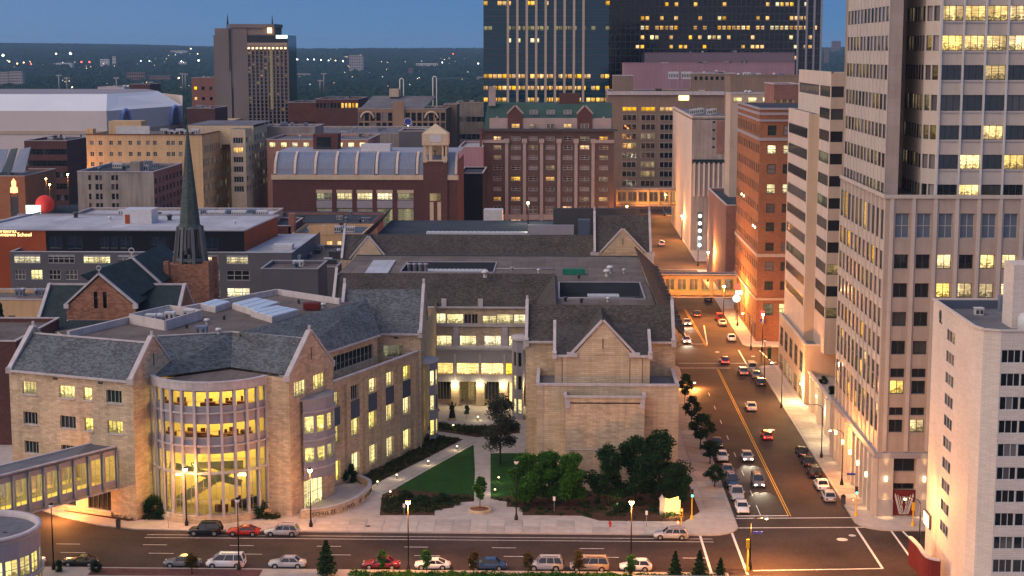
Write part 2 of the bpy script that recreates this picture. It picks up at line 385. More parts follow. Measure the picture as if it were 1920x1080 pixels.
def struct(name, mb, mats, par=None):
    o = ob(name, mb.mesh(name, mats), par)
    PINV[o.name] = Matrix.Identity(4)
    if par is None: o['kind'] = 'structure'
    return o
SPLIT = {'column_cover', 'eave_gutter', 'coping', 'gable_coping', 'gable', 'eave_step', 'wall_joint', 'cornice', 'canopy_band', 'string_course', 'arcade_pier', 'pillars', 'post', 'steel_frame', 'bow_roof', 'edge_trim', 'parapet', 'tower_buttress', 'ceiling_lights', 'ridge_cap', 'frame', 'balustrade'}
def islands(mb):
    par_ = {}; rep = {}
    def find(a):
        while par_[a] != a: par_[a] = par_[par_[a]]; a = par_[a]
        return a
    for i, f in enumerate(mb.f):
        par_[i] = i
        for v in f:
            k = tuple(round(c, 4) for c in mb.v[v])
            if k in rep: par_[find(i)] = find(rep[k])
            else: rep[k] = i
    g = {}
    for i in range(len(mb.f)): g.setdefault(find(i), []).append(i)
    if len(g) < 2: return [mb]
    out = []
    for idx in g.values():
        m = MB()
        for i in idx: m.face([mb.v[v] for v in mb.f[i]], mb.mi[i], mb.smooth[i])
        out.append(m)
    return out
def part(name, mb, mats, par, label=None):
    if name in SPLIT:
        pcs = islands(mb)
        if len(pcs) > 1: return [part_(name, p_, mats, par, label) for p_ in pcs][0]
    return part_(name, mb, mats, par, label)
def part_(name, mb, mats, par, label=None):
    o = ob(name, mb.mesh(name, mats if isinstance(mats, list) else [mats]), par)
    PINV[o.name] = Matrix.Identity(4)
    if label: o['label'] = label
    return o
def copytree(src, loc, rz=0, label=None, group=None, swap=None):
    def cp(o, par):
        c = o.copy(); COL.objects.link(c); c.parent = par
        if par is not None: c.matrix_parent_inverse = o.matrix_parent_inverse
        if swap and o.type == 'MESH':
            for i, sl_ in enumerate(c.material_slots):
                if sl_.material and sl_.material.name in swap:
                    nm_ = sl_.material.name; sl_.link = 'OBJECT'; sl_.material = swap[nm_]
        for ch in KIDS.get(o.name, []) or o.children: cp(ch, c)
        return c
    r = cp(src, None); r.location = loc; r.rotation_euler[2] = rz
    if label: r['label'] = label
    if group: r['group'] = group
    return r
KIDS = {}

# ------------------------------------------------------------------ windows and walls
# style: nx, ny bars, frame material, list of (pane material, weight), detail (2 = frame with pane child, 1 = single mesh)
STY = {}
def style(k, nx, ny, fm, panes, det=2, bw=.07): STY[k] = (nx, ny, fm, panes, det, bw)
def pick(panes):
    r = R.random() * sum(w for _, w in panes); a = 0
    for m, w in panes:
        a += w
        if r <= a: return m
    return panes[-1][0]
WC = {}
def winmesh(w, h, k):
    nx, ny, fm, panes, det, bw = STY[k]; key = (round(w, 2), round(h, 2), k)
    if key not in WC:
        f = MB(); d0 = -.08
        for x0, x1, z0, z1 in [(-w / 2, w / 2, 0, bw), (-w / 2, w / 2, h - bw, h), (-w / 2, -w / 2 + bw, bw, h - bw), (w / 2 - bw, w / 2, bw, h - bw)]:
            f.box(x0, x1, d0, 0, z0, z1)
        for i in range(1, nx):
            x = -w / 2 + w * i / nx; f.box(x - bw / 2, x + bw / 2, d0, 0, bw, h - bw)
        for i in range(1, ny):
            z = h * i / ny; f.box(-w / 2 + bw, w / 2 - bw, d0 + .005, -.005, z - bw / 2, z + bw / 2)
        p = MB()
        if det == 3:     # each light of the window its own pane tone
            for i in range(nx):
                p.face([(-w / 2 + w * i / nx, .02, 0), (-w / 2 + w * (i + 1) / nx, .02, 0), (-w / 2 + w * (i + 1) / nx, .02, h), (-w / 2 + w * i / nx, .02, h)], i % 3)
        else:
            p.face([(-w / 2, .02, 0), (w / 2, .02, 0), (w / 2, .02, h), (-w / 2, .02, h)])
        if det == 1:
            f.face([(-w / 2, .02, 0), (w / 2, .02, 0), (w / 2, .02, h), (-w / 2, .02, h)], 1)
        fme = f.mesh('window', [fm] if det != 1 else [fm, panes[0][0]])
        WC[key] = (fme, {}, p)
    return WC[key]
def window(par, x, y, z, rz, w, h, k, mat=None):
    nx, ny, fm, panes, det, bw = STY[k]; fme, pc, p = winmesh(w, h, k); m = mat or pick(panes)
    if det == 1:
        if m.name not in pc:
            c = fme.copy(); c.materials[1] = m; pc[m.name] = c
        o = bpy.data.objects.new('window', pc[m.name])
    else:
        o = bpy.data.objects.new('window', fme)
    COL.objects.link(o); o.parent = par; o.matrix_parent_inverse = PINV[par.name]; o.location = (x, y, z); o.rotation_euler[2] = rz
    if det != 1:
        if m.name not in pc:
            pc[m.name] = p.mesh('pane', [m] if det == 2 else [gdark, gblinds, m])
        q = bpy.data.objects.new('pane', pc[m.name]); COL.objects.link(q); q.parent = o
    return o
WCOUNT = {}
def facade(par, a, b, z0, z1, wins, mat, rec=.3, name='wall', label=None, wmat=None, reveal=None, sill=0):
    ax, ay = a; bx, by = b; Ln = hypot(bx - ax, by - ay); tx, ty = (bx - ax) / Ln, (by - ay) / Ln; nx, ny = ty, -tx
    def pt(u, v, d=0): return (ax + tx * u - nx * d, ay + ty * u - ny * d, v)
    ws = []
    for w in wins:
        u0, u1, v0, v1 = max(w[0], .01), min(w[1], Ln - .01), max(w[2], z0 + .01), min(w[3], z1 - .01)
        if u1 - u0 > .15 and v1 - v0 > .15: ws.append((u0, u1, v0, v1) + tuple(w[4:]))
    mb = MB(); us = sorted({0, Ln, *[w[0] for w in ws], *[w[1] for w in ws]}); vs = sorted({z0, z1, *[w[2] for w in ws], *[w[3] for w in ws]})
    for v0, v1 in zip(vs, vs[1:]):
        if v1 - v0 < 1e-5: continue
        vm = (v0 + v1) / 2; act = [w for w in ws if w[2] < vm < w[3]]; st = None
        segs = []
        for u0, u1 in zip(us, us[1:]):
            um = (u0 + u1) / 2
            if any(w[0] < um < w[1] for w in act):
                if st is not None: segs.append((st, u0)); st = None
            elif st is None: st = u0
        if st is not None: segs.append((st, Ln))
        for u0, u1 in segs:
            if u1 - u0 > 1e-5: mb.face([pt(u0, v0), pt(u1, v0), pt(u1, v1), pt(u0, v1)])
    for w in ws:
        u0, u1, v0, v1 = w[:4]
        mb.face([pt(u0, v0), pt(u0, v0, rec), pt(u0, v1, rec), pt(u0, v1)][::-1], 1); mb.face([pt(u1, v0), pt(u1, v0, rec), pt(u1, v1, rec), pt(u1, v1)], 1)
        mb.face([pt(u0, v0), pt(u0, v0, rec), pt(u1, v0, rec), pt(u1, v0)], 1); mb.face([pt(u0, v1), pt(u0, v1, rec), pt(u1, v1, rec), pt(u1, v1)][::-1], 1)
        if sill: mb.bar(pt(u0 - .08, v0 - .16, -.07), pt(u1 + .08, v0 - .16, -.07), .16, .155, 2)
    o = part(name, mb, [mat, reveal or mat, trim], par, label)
    rz = atan2(ty, tx)
    for w in ws:
        u0, u1, v0, v1, k = w[:5]
        n = WCOUNT.get(par.name, 0) + 1; WCOUNT[par.name] = n
        p = pt((u0 + u1) / 2, v0, rec); window(par, *p, rz, u1 - u0, v1 - v0, k, w[5] if len(w) > 5 else None)
    return o
def grid(Ln, n, w, rws, k, m0=0, m1=0, skip=None, lit=None):
    """n windows of width w spread along Ln-m0-m1, in rows [(v0,v1)]"""
    out = []; pitch = (Ln - m0 - m1) / n
    for r, (v0, v1) in enumerate(rws):
        for c in range(n):
            if skip and skip(r, c): continue
            uc = m0 + pitch * (c + .5); out.append((uc - w / 2, uc + w / 2, v0, v1, k) if not lit or not lit(r, c) else (uc - w / 2, uc + w / 2, v0, v1, k, lit(r, c)))
    return out
def floors(z0, n, pitch, h): return [(z0 + i * pitch, z0 + i * pitch + h) for i in range(n)]
def building(name, label, x0, x1, y0, y1, z1, wall, roof, S=(), W=(), E=(), z0=0, cap=None, group=None, rec=.25, par_h=.7, cat='building', wallW=None, wallE=None):
    t = thing(name, label, cat, ((x0 + x1) / 2, (y0 + y1) / 2, 0), 0, group)
    facade(t, (x0, y0), (x1, y0), z0, z1, S, wall, rec)
    facade(t, (x0, y1), (x0, y0), z0, z1, W, wallW or wall, rec)
    facade(t, (x1, y0), (x1, y1), z0, z1, E, wallE or wall, rec)
    facade(t, (x1, y1), (x0, y1), z0, z1, (), wall, rec)
    part('roof', MB().box(x0 + .35, x1 - .35, y0 + .35, y1 - .35, z1 - par_h - .3, z1 - par_h), roof, t)
    c = MB(); w = .42; e = .12
    for q in [((x0 - e, y0 + w / 2 - e), (x1 + e, y0 + w / 2 - e)), ((x0 - e, y1 - w / 2 + e), (x1 + e, y1 - w / 2 + e))]: c.bar((*q[0], z1 - .05), (*q[1], z1 - .05), w, .22)
    for q in [((x0 + w / 2 - e, y0 + w - e), (x0 + w / 2 - e, y1 - w + e)), ((x1 - w / 2 + e, y0 + w - e), (x1 - w / 2 + e, y1 - w + e))]: c.bar((*q[0], z1 - .05), (*q[1], z1 - .05), w, .22)
    part('coping', c, cap or trim, t)
    i = MB()
    i.box(x0 + .02, x0 + .34, y0 + .02, y1 - .02, z1 - par_h - .35, z1 - .06); i.box(x1 - .34, x1 - .02, y0 + .02, y1 - .02, z1 - par_h - .35, z1 - .06)
    i.box(x0 + .34, x1 - .34, y0 + .02, y0 + .34, z1 - par_h - .35, z1 - .06); i.box(x0 + .34, x1 - .34, y1 - .34, y1 - .02, z1 - par_h - .35, z1 - .06)
    part('parapet', i, wall, t)
    if x1 - x0 > 12 and y1 - y0 > 12:
        for k in range(min(7, int((x1 - x0) * (y1 - y0) / 110) + 2)):
            w_ = R.uniform(1.0, 3.2); m_ = R.choice((metall, metalg, bluemetal, metald)); ux_, uy_ = R.uniform(x0 + 3, x1 - 3), R.uniform(y0 + 2.5, y1 - 3)
            if R.random() < .6: unit(t, ux_, uy_, z1 - par_h, w_, w_ * .7, R.uniform(.8, 2.0), m_)
            else: part('roof_vent', MB().lathe([(.35, 0), (.35, .9), (.6, 1.0), (.45, 1.4), (0, 1.5)], (ux_, uy_, z1 - par_h), 10), m_, t)
        if R.random() < .6: yy_ = R.uniform(y0 + 3, y1 - 3); part('roof_duct', MB().bar((x0 + 2, yy_, z1 - par_h), (x0 + (x1 - x0) * R.uniform(.4, .8), yy_, z1 - par_h), .5, .5), metalg, t)
    return t
def unit(par, x, y, z, w, d, h, mat=metall, name='rooftop_unit'):
    b = MB().box(x - w / 2, x + w / 2, y - d / 2, y + d / 2, z, z + h * .85)
    b.box(x - w / 2 - .08, x + w / 2 + .08, y - d / 2 - .08, y + d / 2 + .08, z + h * .85, z + h)
    n = max(2, int(w / .6))
    for i in range(n):
        xx = x - w / 2 + w * (i + .5) / n; b.box(xx - .18, xx + .18, y - d / 2 - .03, y - d / 2 + .02, z + h * .2, z + h * .7, 1)
    return part(name, b, [mat, metald], par)
def text(s, par, loc, rz, size, mat, name='lettering', depth=.04, tilt=pi / 2, align='CENTER'):
    cu = bpy.data.curves.new(name, 'FONT'); cu.body = s; cu.size = size; cu.extrude = depth; cu.align_x = align
    tmp = bpy.data.objects.new('t', cu); me = bpy.data.meshes.new_from_object(tmp); bpy.data.objects.remove(tmp)
    me.materials.clear(); me.materials.append(mat)
    o = bpy.data.objects.new(name, me); COL.objects.link(o); o.parent = par
    o.matrix_parent_inverse = PINV.get(par.name, Matrix.Identity(4)); o.location = loc; o.rotation_euler = (tilt, 0, rz); return o

# ================================================================== GROUND
def terrain():
    b = bmesh.new(); xs = [-9000 + i * 300 for i in range(61)]; ys = [-400, 100, 700, 1200, 1800, 2500, 3300] + [3800 + i * 350 for i in range(30)]
    from mathutils import noise
    g = []
    for y in ys:
        r = []
        for x in xs:
            z = -.6
            if y > 1200:
                k = min(1, max(0, (y - 3000) / 5500)); k = k * k * (3 - 2 * k)
                z += k * (70 + 20 * noise.noise((x / 2600, y / 3000, 3.1)) + 7 * noise.noise((x / 500, y / 700, 9)) + max(0, min(1, (y - 7600) / 900)) * 48 * (noise.noise((x / 1500, 1.7, 4)) + .1))
                z += min(1, (y - 1200) / 800) * 1.5 * noise.noise((x / 400, y / 400, 1))
            r.append(b.verts.new((x, y, z)))
        g.append(r)
    for j in range(len(ys) - 1):
        for i in range(len(xs) - 1):
            b.faces.new((g[j][i], g[j][i + 1], g[j + 1][i + 1], g[j + 1][i]))
    me = bpy.data.meshes.new('ground'); b.to_mesh(me); b.free(); me.materials.append(M('far_ground', (.025, .035, .022), .95, .4, .004, fine=.05))
    for p in me.polygons: p.use_smooth = True
    o = ob('ground', me); o['kind'] = 'structure'; return o
gr = terrain()
struct('road', MB().box(-260, 260, 120, 1180, -.5, 0), [asph])
road = bpy.data.objects['road']
lot = struct('city_block_ground', MB().box(-700, 900, 1185, 1700, -.55, -.02), [asph])
# kerbed blocks
def block(name, poly, m=conc, h=.14, kerb=True):
    mb = MB().prism(poly, -.02, h); o = struct(name, mb, [m])
    if kerb:
        k = MB(); n = len(poly)
        for i in range(n):
            a, b = poly[i], poly[(i + 1) % n]; k.bar((*a, -.01), (*b, -.01), .16, h + .014)
        part('kerb', k, kerbm, o)
    return o
def arc(cx, cy, r, a0, a1, n=8): return [(cx + r * cos(radians(a0 + (a1 - a0) * i / n)), cy + r * sin(radians(a0 + (a1 - a0) * i / n))) for i in range(n + 1)]
# kerb on the far side of the front street bends away at the left
kl = [P(70, 975), P(110, 985), P(180, 993), P(260, 997)]
kl = [(-110, 262), (-84, 238), (-71, 226.5), (-63.5, 221.6), (-58, 219.9)]
KY = 219.4
schoolblock = block('school_block', kl + [(-50, KY)] + arc(20.2, 223.6, 4.2, -90, 0) + [(24.4, 262)] + arc(21.2, 339.8, 3.2, 0, 90) + [(-110, 343)])
eastblock = block('east_block', arc(45.2, 226.6, 4.2, 180, 270)[:] + [(100, 222.4), (100, 343)] + arc(44, 340, 3, 90, 180))
block('south_sidewalk', [(-130, 188), (21, 188), (21, 202.7), (-130, 202.7)], conc2)
block('hotel_block', [(45.5, 160), (110, 160), (110, 213)] + arc(50.5, 208, 5, 90, 180))
block('north_west_block', [(-150, 365), (20.5, 365)] + arc(21, 368.5, 3.4, -90, 0) + [(24.4, 495), (-150, 495)])
block('north_east_block', arc(44, 368.4, 3.4, 180, 270) + [(120, 365), (120, 495), (40.6, 495)])
block('far_west_block', [(-260, 517), (22, 517), (22, 640), (-260, 640)], conc2)
block('far_east_block', [(42, 517), (200, 517), (200, 640), (42, 640)], conc2)
block('distant_west_block', [(-260, 662), (22, 662), (22, 900), (-260, 900)], roofdark)
block('distant_east_block', [(42, 662), (200, 662), (200, 900), (42, 900)], roofdark)
slabm = [M('paving_slab_grey', (.40, .36, .33), .9, .12, .5), M('paving_slab_light', (.50, .45, .41), .9, .12, .5)]
# paving slabs one can pick apart along both pavements
def slabs(par, x0, x1, y0, y1, nx, ny, mat, z=.14, jit=.006):
    w, h = (x1 - x0) / nx, (y1 - y0) / ny; mes = [MB().box(-w / 2 + .05, w / 2 - .05, -h / 2 + .05, h / 2 - .05, 0, .05).mesh('paving_slab', [m_]) for m_ in (mat, mat, slabm[0], slabm[1])]
    for i in range(nx):
        for j in range(ny):
            o = bpy.data.objects.new('paving_slab', R.choice(mes)); COL.objects.link(o); o.parent = par
            o.matrix_parent_inverse = Matrix.Identity(4); o.location = (x0 + w * (i + .5), y0 + h * (j + .5), z + R.uniform(0, jit))
slabs(schoolblock, -46, 16.4, KY + .25, 225.6, 26, 2, conc)
slabs(eastblock, 41.3, 44.3, 232, 340, 1, 36, conc2)
slabs(schoolblock, 20.6, 24.1, 232, 338, 1, 34, conc2)
# road markings
def line(x0, x1, y0, y1, m=paint, name='road_marking'): part(name, MB().box(x0, x1, y0, y1, .0, .006), m, road)
def stripe(a, b, w, m=paint, name='road_marking'): part(name, MB().bar((*a, .001), (*b, .001), w, .006), m, road)
yA, yB, yC, yD = P(700, 1006)[1], P(700, 1011.5)[1], P(700, 1025)[1], P(700, 1041)[1]
stripe((-56, yA), (20.5, yA + .2), .13); stripe((-56, yB), (20.5, yB + .2), .13)
for k in range(8):
    x = xY(755, yC, 1025) - 11.6 * 5 + 11.6 * k + .2
    if x > -72: line(x, x + 3.2, yC - .07, yC + .07, name='lane_dash')
for k in range(9):
    x = xY(777, yD, 1041) - 11.6 * 5 + 11.6 * k
    if x < 20: line(x, x + 3.3, yD - .07, yD + .07, name='lane_dash')
stripe((32.2, 229.3), (32.2, 339), .12, painty, 'centre_line'); stripe((32.52, 229.3), (32.52, 339), .12, painty, 'centre_line')
stripe((32.2, 366), (31.2, 420), .12, painty, 'centre_line'); stripe((32.52, 366), (31.6, 420), .12, painty, 'centre_line')
for y in (240, 252, 264, 276, 288, 300, 312): line(28.3, 28.42, y, y + 3, name='lane_dash')
stripe((28.3, 229.4), (28.3, 235), .12, name='lane_dash')
stripe((24.9, 229.2), (32.2, 229.6), .4, name='stop_line')
for py, xa, xb in ((972, 24.6, 41.3), (990, 23.6, 42.6)):
    ya, yb = P(1380, py)[1], P(1380, py)[1] + .9; stripe((xa, ya), (xb, yb), .3, name='crossing_line')
stripe(P(1311, 999), P(1335, 1078), .32, name='crossing_line'); stripe(P(1370, 993), P(1402, 1078), .32, name='crossing_line')
stripe(P(1604, 988), P(1655, 1066), .32, name='crossing_line'); stripe(P(1668, 991), P(1722, 1066), .28, name='crossing_line'); stripe(P(1688, 991), P(1702, 1006), .28, name='crossing_line')
stripe(P(1412, 1070), P(1655, 1066), .32, name='crossing_line')
for a, b in (((1272, 681), (1420, 681)), ((1272, 690), (1370, 690)), ((1385, 657), (1400, 683)), ((1424, 657), (1452, 683)), ((1272, 645), (1320, 645)), ((1272, 611), (1298, 645)), ((1320, 610), (1326, 646)), ((1330, 505), (1220, 505))):
    stripe(P(*a), P(*b), .3, name='crossing_line')
for y in (400, 420, 440, 460): line(28.2, 28.35, y, y + 5, name='lane_dash')
for px, py, r in ((1579, 1011.5, .75), (1598, 1004, .5), (1447, 806, .6), (1345, 660, .5), (1355, 670, .6), (1412, 668, .45), (690, 989, .4), (545, 985, .4)):
    x, y = P(px, py); b = MB().lathe([(0, .012), (r * .8, .012), (r, .004)], (x, y, .0 if py > 995 or px > 1300 else .19), 16)
    part('manhole_cover', b, metall if px > 1300 else metald, road)

# ================================================================== LAW SCHOOL, FRONT BLOCK (turned 22 degrees)
AA = radians(-22); OX, OY = -59.0, 224.0
def T(u, v): return (OX + u * cos(AA) - v * sin(AA), OY + u * sin(AA) + v * cos(AA))
def T3(u, v, z): return (*T(u, v), z)
style('law4', 4, 1, alu, [(rlaw, 1)]); style('law4d', 4, 1, alu, [(gdark, 1)]); style('law2', 2, 1, alu, [(rlaw, 1)])
style('law3', 3, 1, alu, [(rlaw, 1)]); style('lawteal', 4, 1, alu, [(gteal, 1)]); style('law3p', 3, 1, alu, [(rgreen, 1)])
style('pair', 1, 2, alu, [(rlaw, 1)]); style('law5d', 5, 1, aludark, [(gdark, 1)]); style('gal', 2, 1, alu, [(rlaw2, 1)])
law = thing('law_school', 'tan stone law school with slate gables, round glass front and courtyard', 'building', (OX, OY, 0))
EZ = 20.0; RZ = 25.2; RD = 5.2
# front-left wall
def fwin(u, w, zt, zb, k): return (u + 21.4 - w / 2, u + 21.4 + w / 2, zb, zt, k)
W1 = []
for (u, w, ks) in ((-17.9, 2.5, ('law4', 'law4d', 'lawteal')), (-11.3, 2.75, ('law4', 'law4d', 'law4d')), (-7.7, 1.5, ('law2', 'law2', None)), (-3.2, 2.6, ('lawteal', 'law4', None))):
    for i, (zt, zb) in enumerate(((18.35, 16.55), (14.0, 12.2), (9.75, 7.95))):
        if ks[i]: W1.append(fwin(u, w, zt, zb, ks[i]))
W1 += [fwin(-6.3, 4.0, 4.2, 1.0, 'law5d'), fwin(-12.2, 3.6, 4.2, 1.0, 'law5d')]
facade(law, T(-21.4, 0), T(0, 0), 0, EZ, W1, stone, .35, label='long windowed front wall of the left wing', sill=1)
# left end wall with gable, right gable next to the round front
def gable(par, a, b, z0, ze, zp, mat, wins=(), cope=True, slit=True, th=.5, low=None, rec=.3):
    """wall a->b with a triangular top, stone coping on its rakes"""
    ax, ay = a; bx, by = b; Ln = hypot(bx - ax, by - ay); tx, ty = (bx - ax) / Ln, (by - ay) / Ln; nx, ny = ty, -tx
    if z0 < ze: facade(par, a, b, z0, ze, wins, mat, rec)
    m = ((ax + bx) / 2, (ay + by) / 2); g = MB()
    g.face([(ax, ay, ze), (bx, by, ze), (*m, zp)]); d = th
    g.face([(bx - nx * d, by - ny * d, ze), (ax - nx * d, ay - ny * d, ze), (m[0] - nx * d, m[1] - ny * d, zp)])
    if slit: g.bar((m[0] + nx * .02, m[1] + ny * .02, zp - 4.0), (m[0] + nx * .02, m[1] + ny * .02, zp - 2.2), .16, .05, 1, up=(nx, ny, 0))
    part('gable', g, [mat, metald], par)
    if cope:
        c = MB(); o = (-nx * d / 2, -ny * d / 2)
        A = (ax + o[0] - tx * .15, ay + o[1] - ty * .15, ze - .1); B = (bx + o[0] + tx * .15, by + o[1] + ty * .15, ze - .1); C = (m[0] + o[0], m[1] + o[1], zp + .1)
        c.bar(A, C, .75, .32); c.bar(C, B, .75, .32); c.box(A[0] - .45, A[0] + .45, A[1] - .45, A[1] + .45, ze - .55, ze + .28); c.box(B[0] - .45, B[0] + .45, B[1] - .45, B[1] + .45, ze - .55, ze + .28)
        c.bar((C[0] + 0, C[1], zp), (C[0], C[1], zp + .9), .35, .35)
        part('gable_coping', c, trim, par)
gable(law, T(-21.4, 10.4), T(-21.4, 0), 0, EZ, RZ, stone)
gable(law, T(0, 0), T(0, 10), 0, EZ, RZ, stone)
gable(law, T(18.7, 10.4), T(18.7, 22.6), 0, EZ, RZ + .3, stone, [(1.3, 4.6, 15.9 + .9, 19.0, 'law4'), (6.6, 9.9, 16.9, 19.1, 'law4')])
# wall between the round front and the entrance bay (stone pier)
DC = (-49.3, 231.4); DR = 8.6; DA = 66
def dpt(a, r=DR): return (DC[0] + r * sin(radians(a)), DC[1] - r * cos(radians(a)))
dl, dr = dpt(-DA), dpt(DA)
pr = T(18.7, 10.4)
facade(law, dr, pr, 0, EZ, (), stone)
facade(law, pr, (pr[0] + .01, pr[1] + .01), 0, 1, (), stone)
# slate slopes
def shp(nm, pts, m, th=.2, par=law): return part('roof_slope', MB().plate(pts, th), m, par)
part('roof_slope', MB().plate([T3(-21.2, -.25, EZ - .1), T3(-.2, -.25, EZ - .1), T3(-.2, 5, RZ - .8), T3(-21.2, 5, RZ - .8)], .25), shingb, law)
c = MB(); c.bar(T3(-21.4, -.28, EZ - .35), T3(0, -.28, EZ - .35), .4, .3); c.bar(T3(-21.2, 5, RZ - .85), T3(-.2, 5, RZ - .85), .35, .2); part('eave_gutter', c, trim, law)
for u in (-13.2, -5.4): part('eave_vent', MB().bar(T3(u - .35, -.06, 19.1), T3(u + .35, -.06, 19.1), .2, .28), metald, law)
IZ = 23.9; P1 = (*P(296, 631, IZ), IZ); P3 = (-34.6, 234.6, IZ); P2 = (*P(436, 623, IZ), IZ); E1 = (-57.0, 228.3, 19.6); E2 = (*P(433, 688, 19.6), 19.6); E3 = (-37.7, 229.9, 19.6)
part('roof_slope', MB().plate([E1, E2, P2, P1], .2), shingb, law); part('roof_slope', MB().plate([E2, E3, P3, P2], .2), shingb, law)
c = MB(); c.bar(P1, P2, .35, .15); c.bar(P2, P3, .35, .15); part('ridge_cap', c, trim, law)
x, y = P(355, 690, 19.6); part('roof_hatch', MB().box(x - .35, x + .35, y - .1, y + .9, 19.6, 21.4), bluewall, law)
# right wing: lower wall, terrace, upper recessed wall with strip window, slope
wl = T(16.5, 26.3); wr = T(16.5, 55.5); WL = hypot(wr[0] - wl[0], wr[1] - wl[1])
W2 = []
for i, u in enumerate([1.2, 6.7, 12.3, 18.0, 23.8]):
    w = 2.5 if i else 1.5
    W2 += [(u - w / 2, u + w / 2, 12.3, 14.6, 'law3' if i != 1 else 'law4d'), (u - w / 2, u + w / 2, 6.7, 9.4, 'law2'), (u - w / 2, u + w / 2, .9, 4.1, 'law2')]
facade(law, wl, wr, 0, 16.2, W2, stone, .45, label='long courtyard wall of the right wing')
for i, u in enumerate([1.2, 6.7, 12.3, 18.0, 23.8]):     # grey spandrel panels and side piers
    f = u / WL; a = (wl[0] + (wr[0] - wl[0]) * f, wl[1] + (wr[1] - wl[1]) * f); t = ((wr[0] - wl[0]) / WL, (wr[1] - wl[1]) / WL)
    w = 1.35 if i else .8; part('spandrel_panel', MB().bar((a[0] - t[0] * w, a[1] - t[1] * w, 9.5), (a[0] + t[0] * w, a[1] + t[1] * w, 9.5), .12, 2.75), bluewall, law)
for u in (3.9, 9.5, 15.2, 20.9, 26.6):
    f = u / WL; a = (wl[0] + (wr[0] - wl[0]) * f, wl[1] + (wr[1] - wl[1]) * f); t = ((wr[0] - wl[0]) / WL, (wr[1] - wl[1]) / WL); n = (t[1], -t[0])
    b = MB().bar((a[0] + n[0] * .2 - t[0] * .45, a[1] + n[1] * .2 - t[1] * .45, 0), (a[0] + n[0] * .2 + t[0] * .45, a[1] + n[1] * .2 + t[1] * .45, 0), .42, 15.2); part('pier', b, stone_l, law)
c = MB(); c.bar((*wl, 16.2), (*wr, 16.2), .6, .25); part('coping', c, trim, law)
# entrance bow under gable 2
style('bow', 1, 1, alu, [(rlaw, 1)]); style('door', 4, 2, alu, [(rlaw, 1)])
bc = T(16.0, 17.2); BR = 5.2
def bpt(a, r=BR): return (bc[0] + r * cos(AA + radians(a)), bc[1] + r * sin(AA + radians(a)))
for i in range(5):
    a0, a1 = -52 + i * 21, -52 + (i + 1) * 21; ln = 2 * BR * sin(radians(10.5))
    facade(law, bpt(a0), bpt(a1), 5.1, 16.1, [(.22, ln - .22, 11.4, 13.9, 'bow'), (.22, ln - .22, 7.2, 9.4, 'bow')], metalg, .2)
b = MB(); pl = [bpt(-52 + i * 10.5) for i in range(11)] + [T(18.0, 21.2), T(18.0, 13.1)]; b.prism(pl, 16.1, 16.3, 0, None, True); b.prism(pl, 4.9, 5.1, 0, None, True); part('bow_roof', b, metalg, law)
ring = MB()
for z in (10.3, 6.2, 14.4):
    for i in range(5): ring.bar((*bpt(-52 + i * 21, BR + .06), z), (*bpt(-52 + (i + 1) * 21, BR + .06), z), .25, .22)
part('bow_band', ring, trim, law)
facade(law, T(18.86, 13.4), T(18.86, 19.0), 0.2, 4.7, [(.2, 5.4, .3, 4.4, 'door')], stone_l, .1, 'entrance')
# terrace + upper wall
part('terrace', MB().prism([T(13.6, 22.6), T(16.3, 22.6), T(16.3, 55.3), T(13.6, 55.3)], 14.8, 15.2, 0), roofbrown, law)
ul, ur = T(13.7, 22.6), T(13.7, 45.5)
facade(law, T(18.7, 22.6), T(16.5, 26.3), 0, 16.2, (), stone)
facade(law, T(18.7, 22.6), ul, 15.2, 20.2, (), stone)
facade(law, ul, ur, 15.2, 20.3, [(1.2, 3.2, 16.6, 19.0, 'law2'), (4.2, 8.8, 16.6, 19.0, 'law3'), (9.2, 21.6, 16.6, 19.0, 'stripd')] if 0 else [(2.5, 8.8, 16.6, 19.0, 'law4'), (9.0, 21.6, 16.6, 19.0, 'law8t')] if STY.setdefault('law8t', (10, 1, alu, [(gteal, 1)], 2, .07)) else [], stone, .3)
WR = (*P(449, 622, 24.2), 24.2); part('roof_slope', MB().plate([T3(14.2, 16.5, 20.25), T3(14.2, 45.8, 20.25), T3(8.9, 51, 24.9)], .25), shingb, law); part('roof_slope', MB().plate([T3(14.2, 16.5, 20.25), T3(8.9, 51, 24.9), WR], .25), shingb, law); part('roof_slope', MB().plate([T3(14.2, 16.5, 20.25), WR, (P3[0], P3[1], 24.0)], .2), shingb, law)
c = MB(); c.bar(T3(14.15, 22.6, 19.95), T3(14.15, 45.6, 19.95), .4, .3); part('eave_gutter', c, trim, law)
# block at the end of the wing, square to the street
BX0, BX1, BY = -32.4, -22.9, 268.0
facade(law, (BX0, BY), (BX1, BY), 0, 19.3, [(3.3, 6.6, 15.3, 17.3, 'law3p')], stone, .3, sill=1)
facade(law, (BX1, BY), (BX1, BY + 36), 0, 19.3, (), stone)
part('roof_slope', MB().plate([(-36.0, BY - .3, 19.3), (BX1 - .2, BY - .3, 19.3), (BX1 - .2, BY + 6.4, 25.6), (-36.0, BY + 6.4, 25.6)], .25), shingb, law)
part('roof_slope', MB().plate([(-36, BY + 13, 19.3), (BX1 - .2, BY + 13, 19.3), (BX1 - .2, BY + 6.4, 25.6), (-36, BY + 6.4, 25.6)], .25), shingb, law)
c = MB(); c.bar((-31.8, BY - .35, 19.0), (BX1, BY - .35, 19.0), .4, .3)
for x in (-36.1, BX1): c.bar((x, BY - .4, 19.2), (x, BY + 6.6, 26.3), .5, .4); c.bar((x, BY + 6.6, 26.3), (x, BY + 13, 19.4), .5, .4); c.bar((x, BY + 6.4, 26.2), (x, BY + 6.4, 27.4), .4, .4)
c.box(BX1 - .5, BX1 + .25, BY - .5, BY + .3, 18.6, 19.8)
part('gable_coping', c, trim, law)
g = MB()
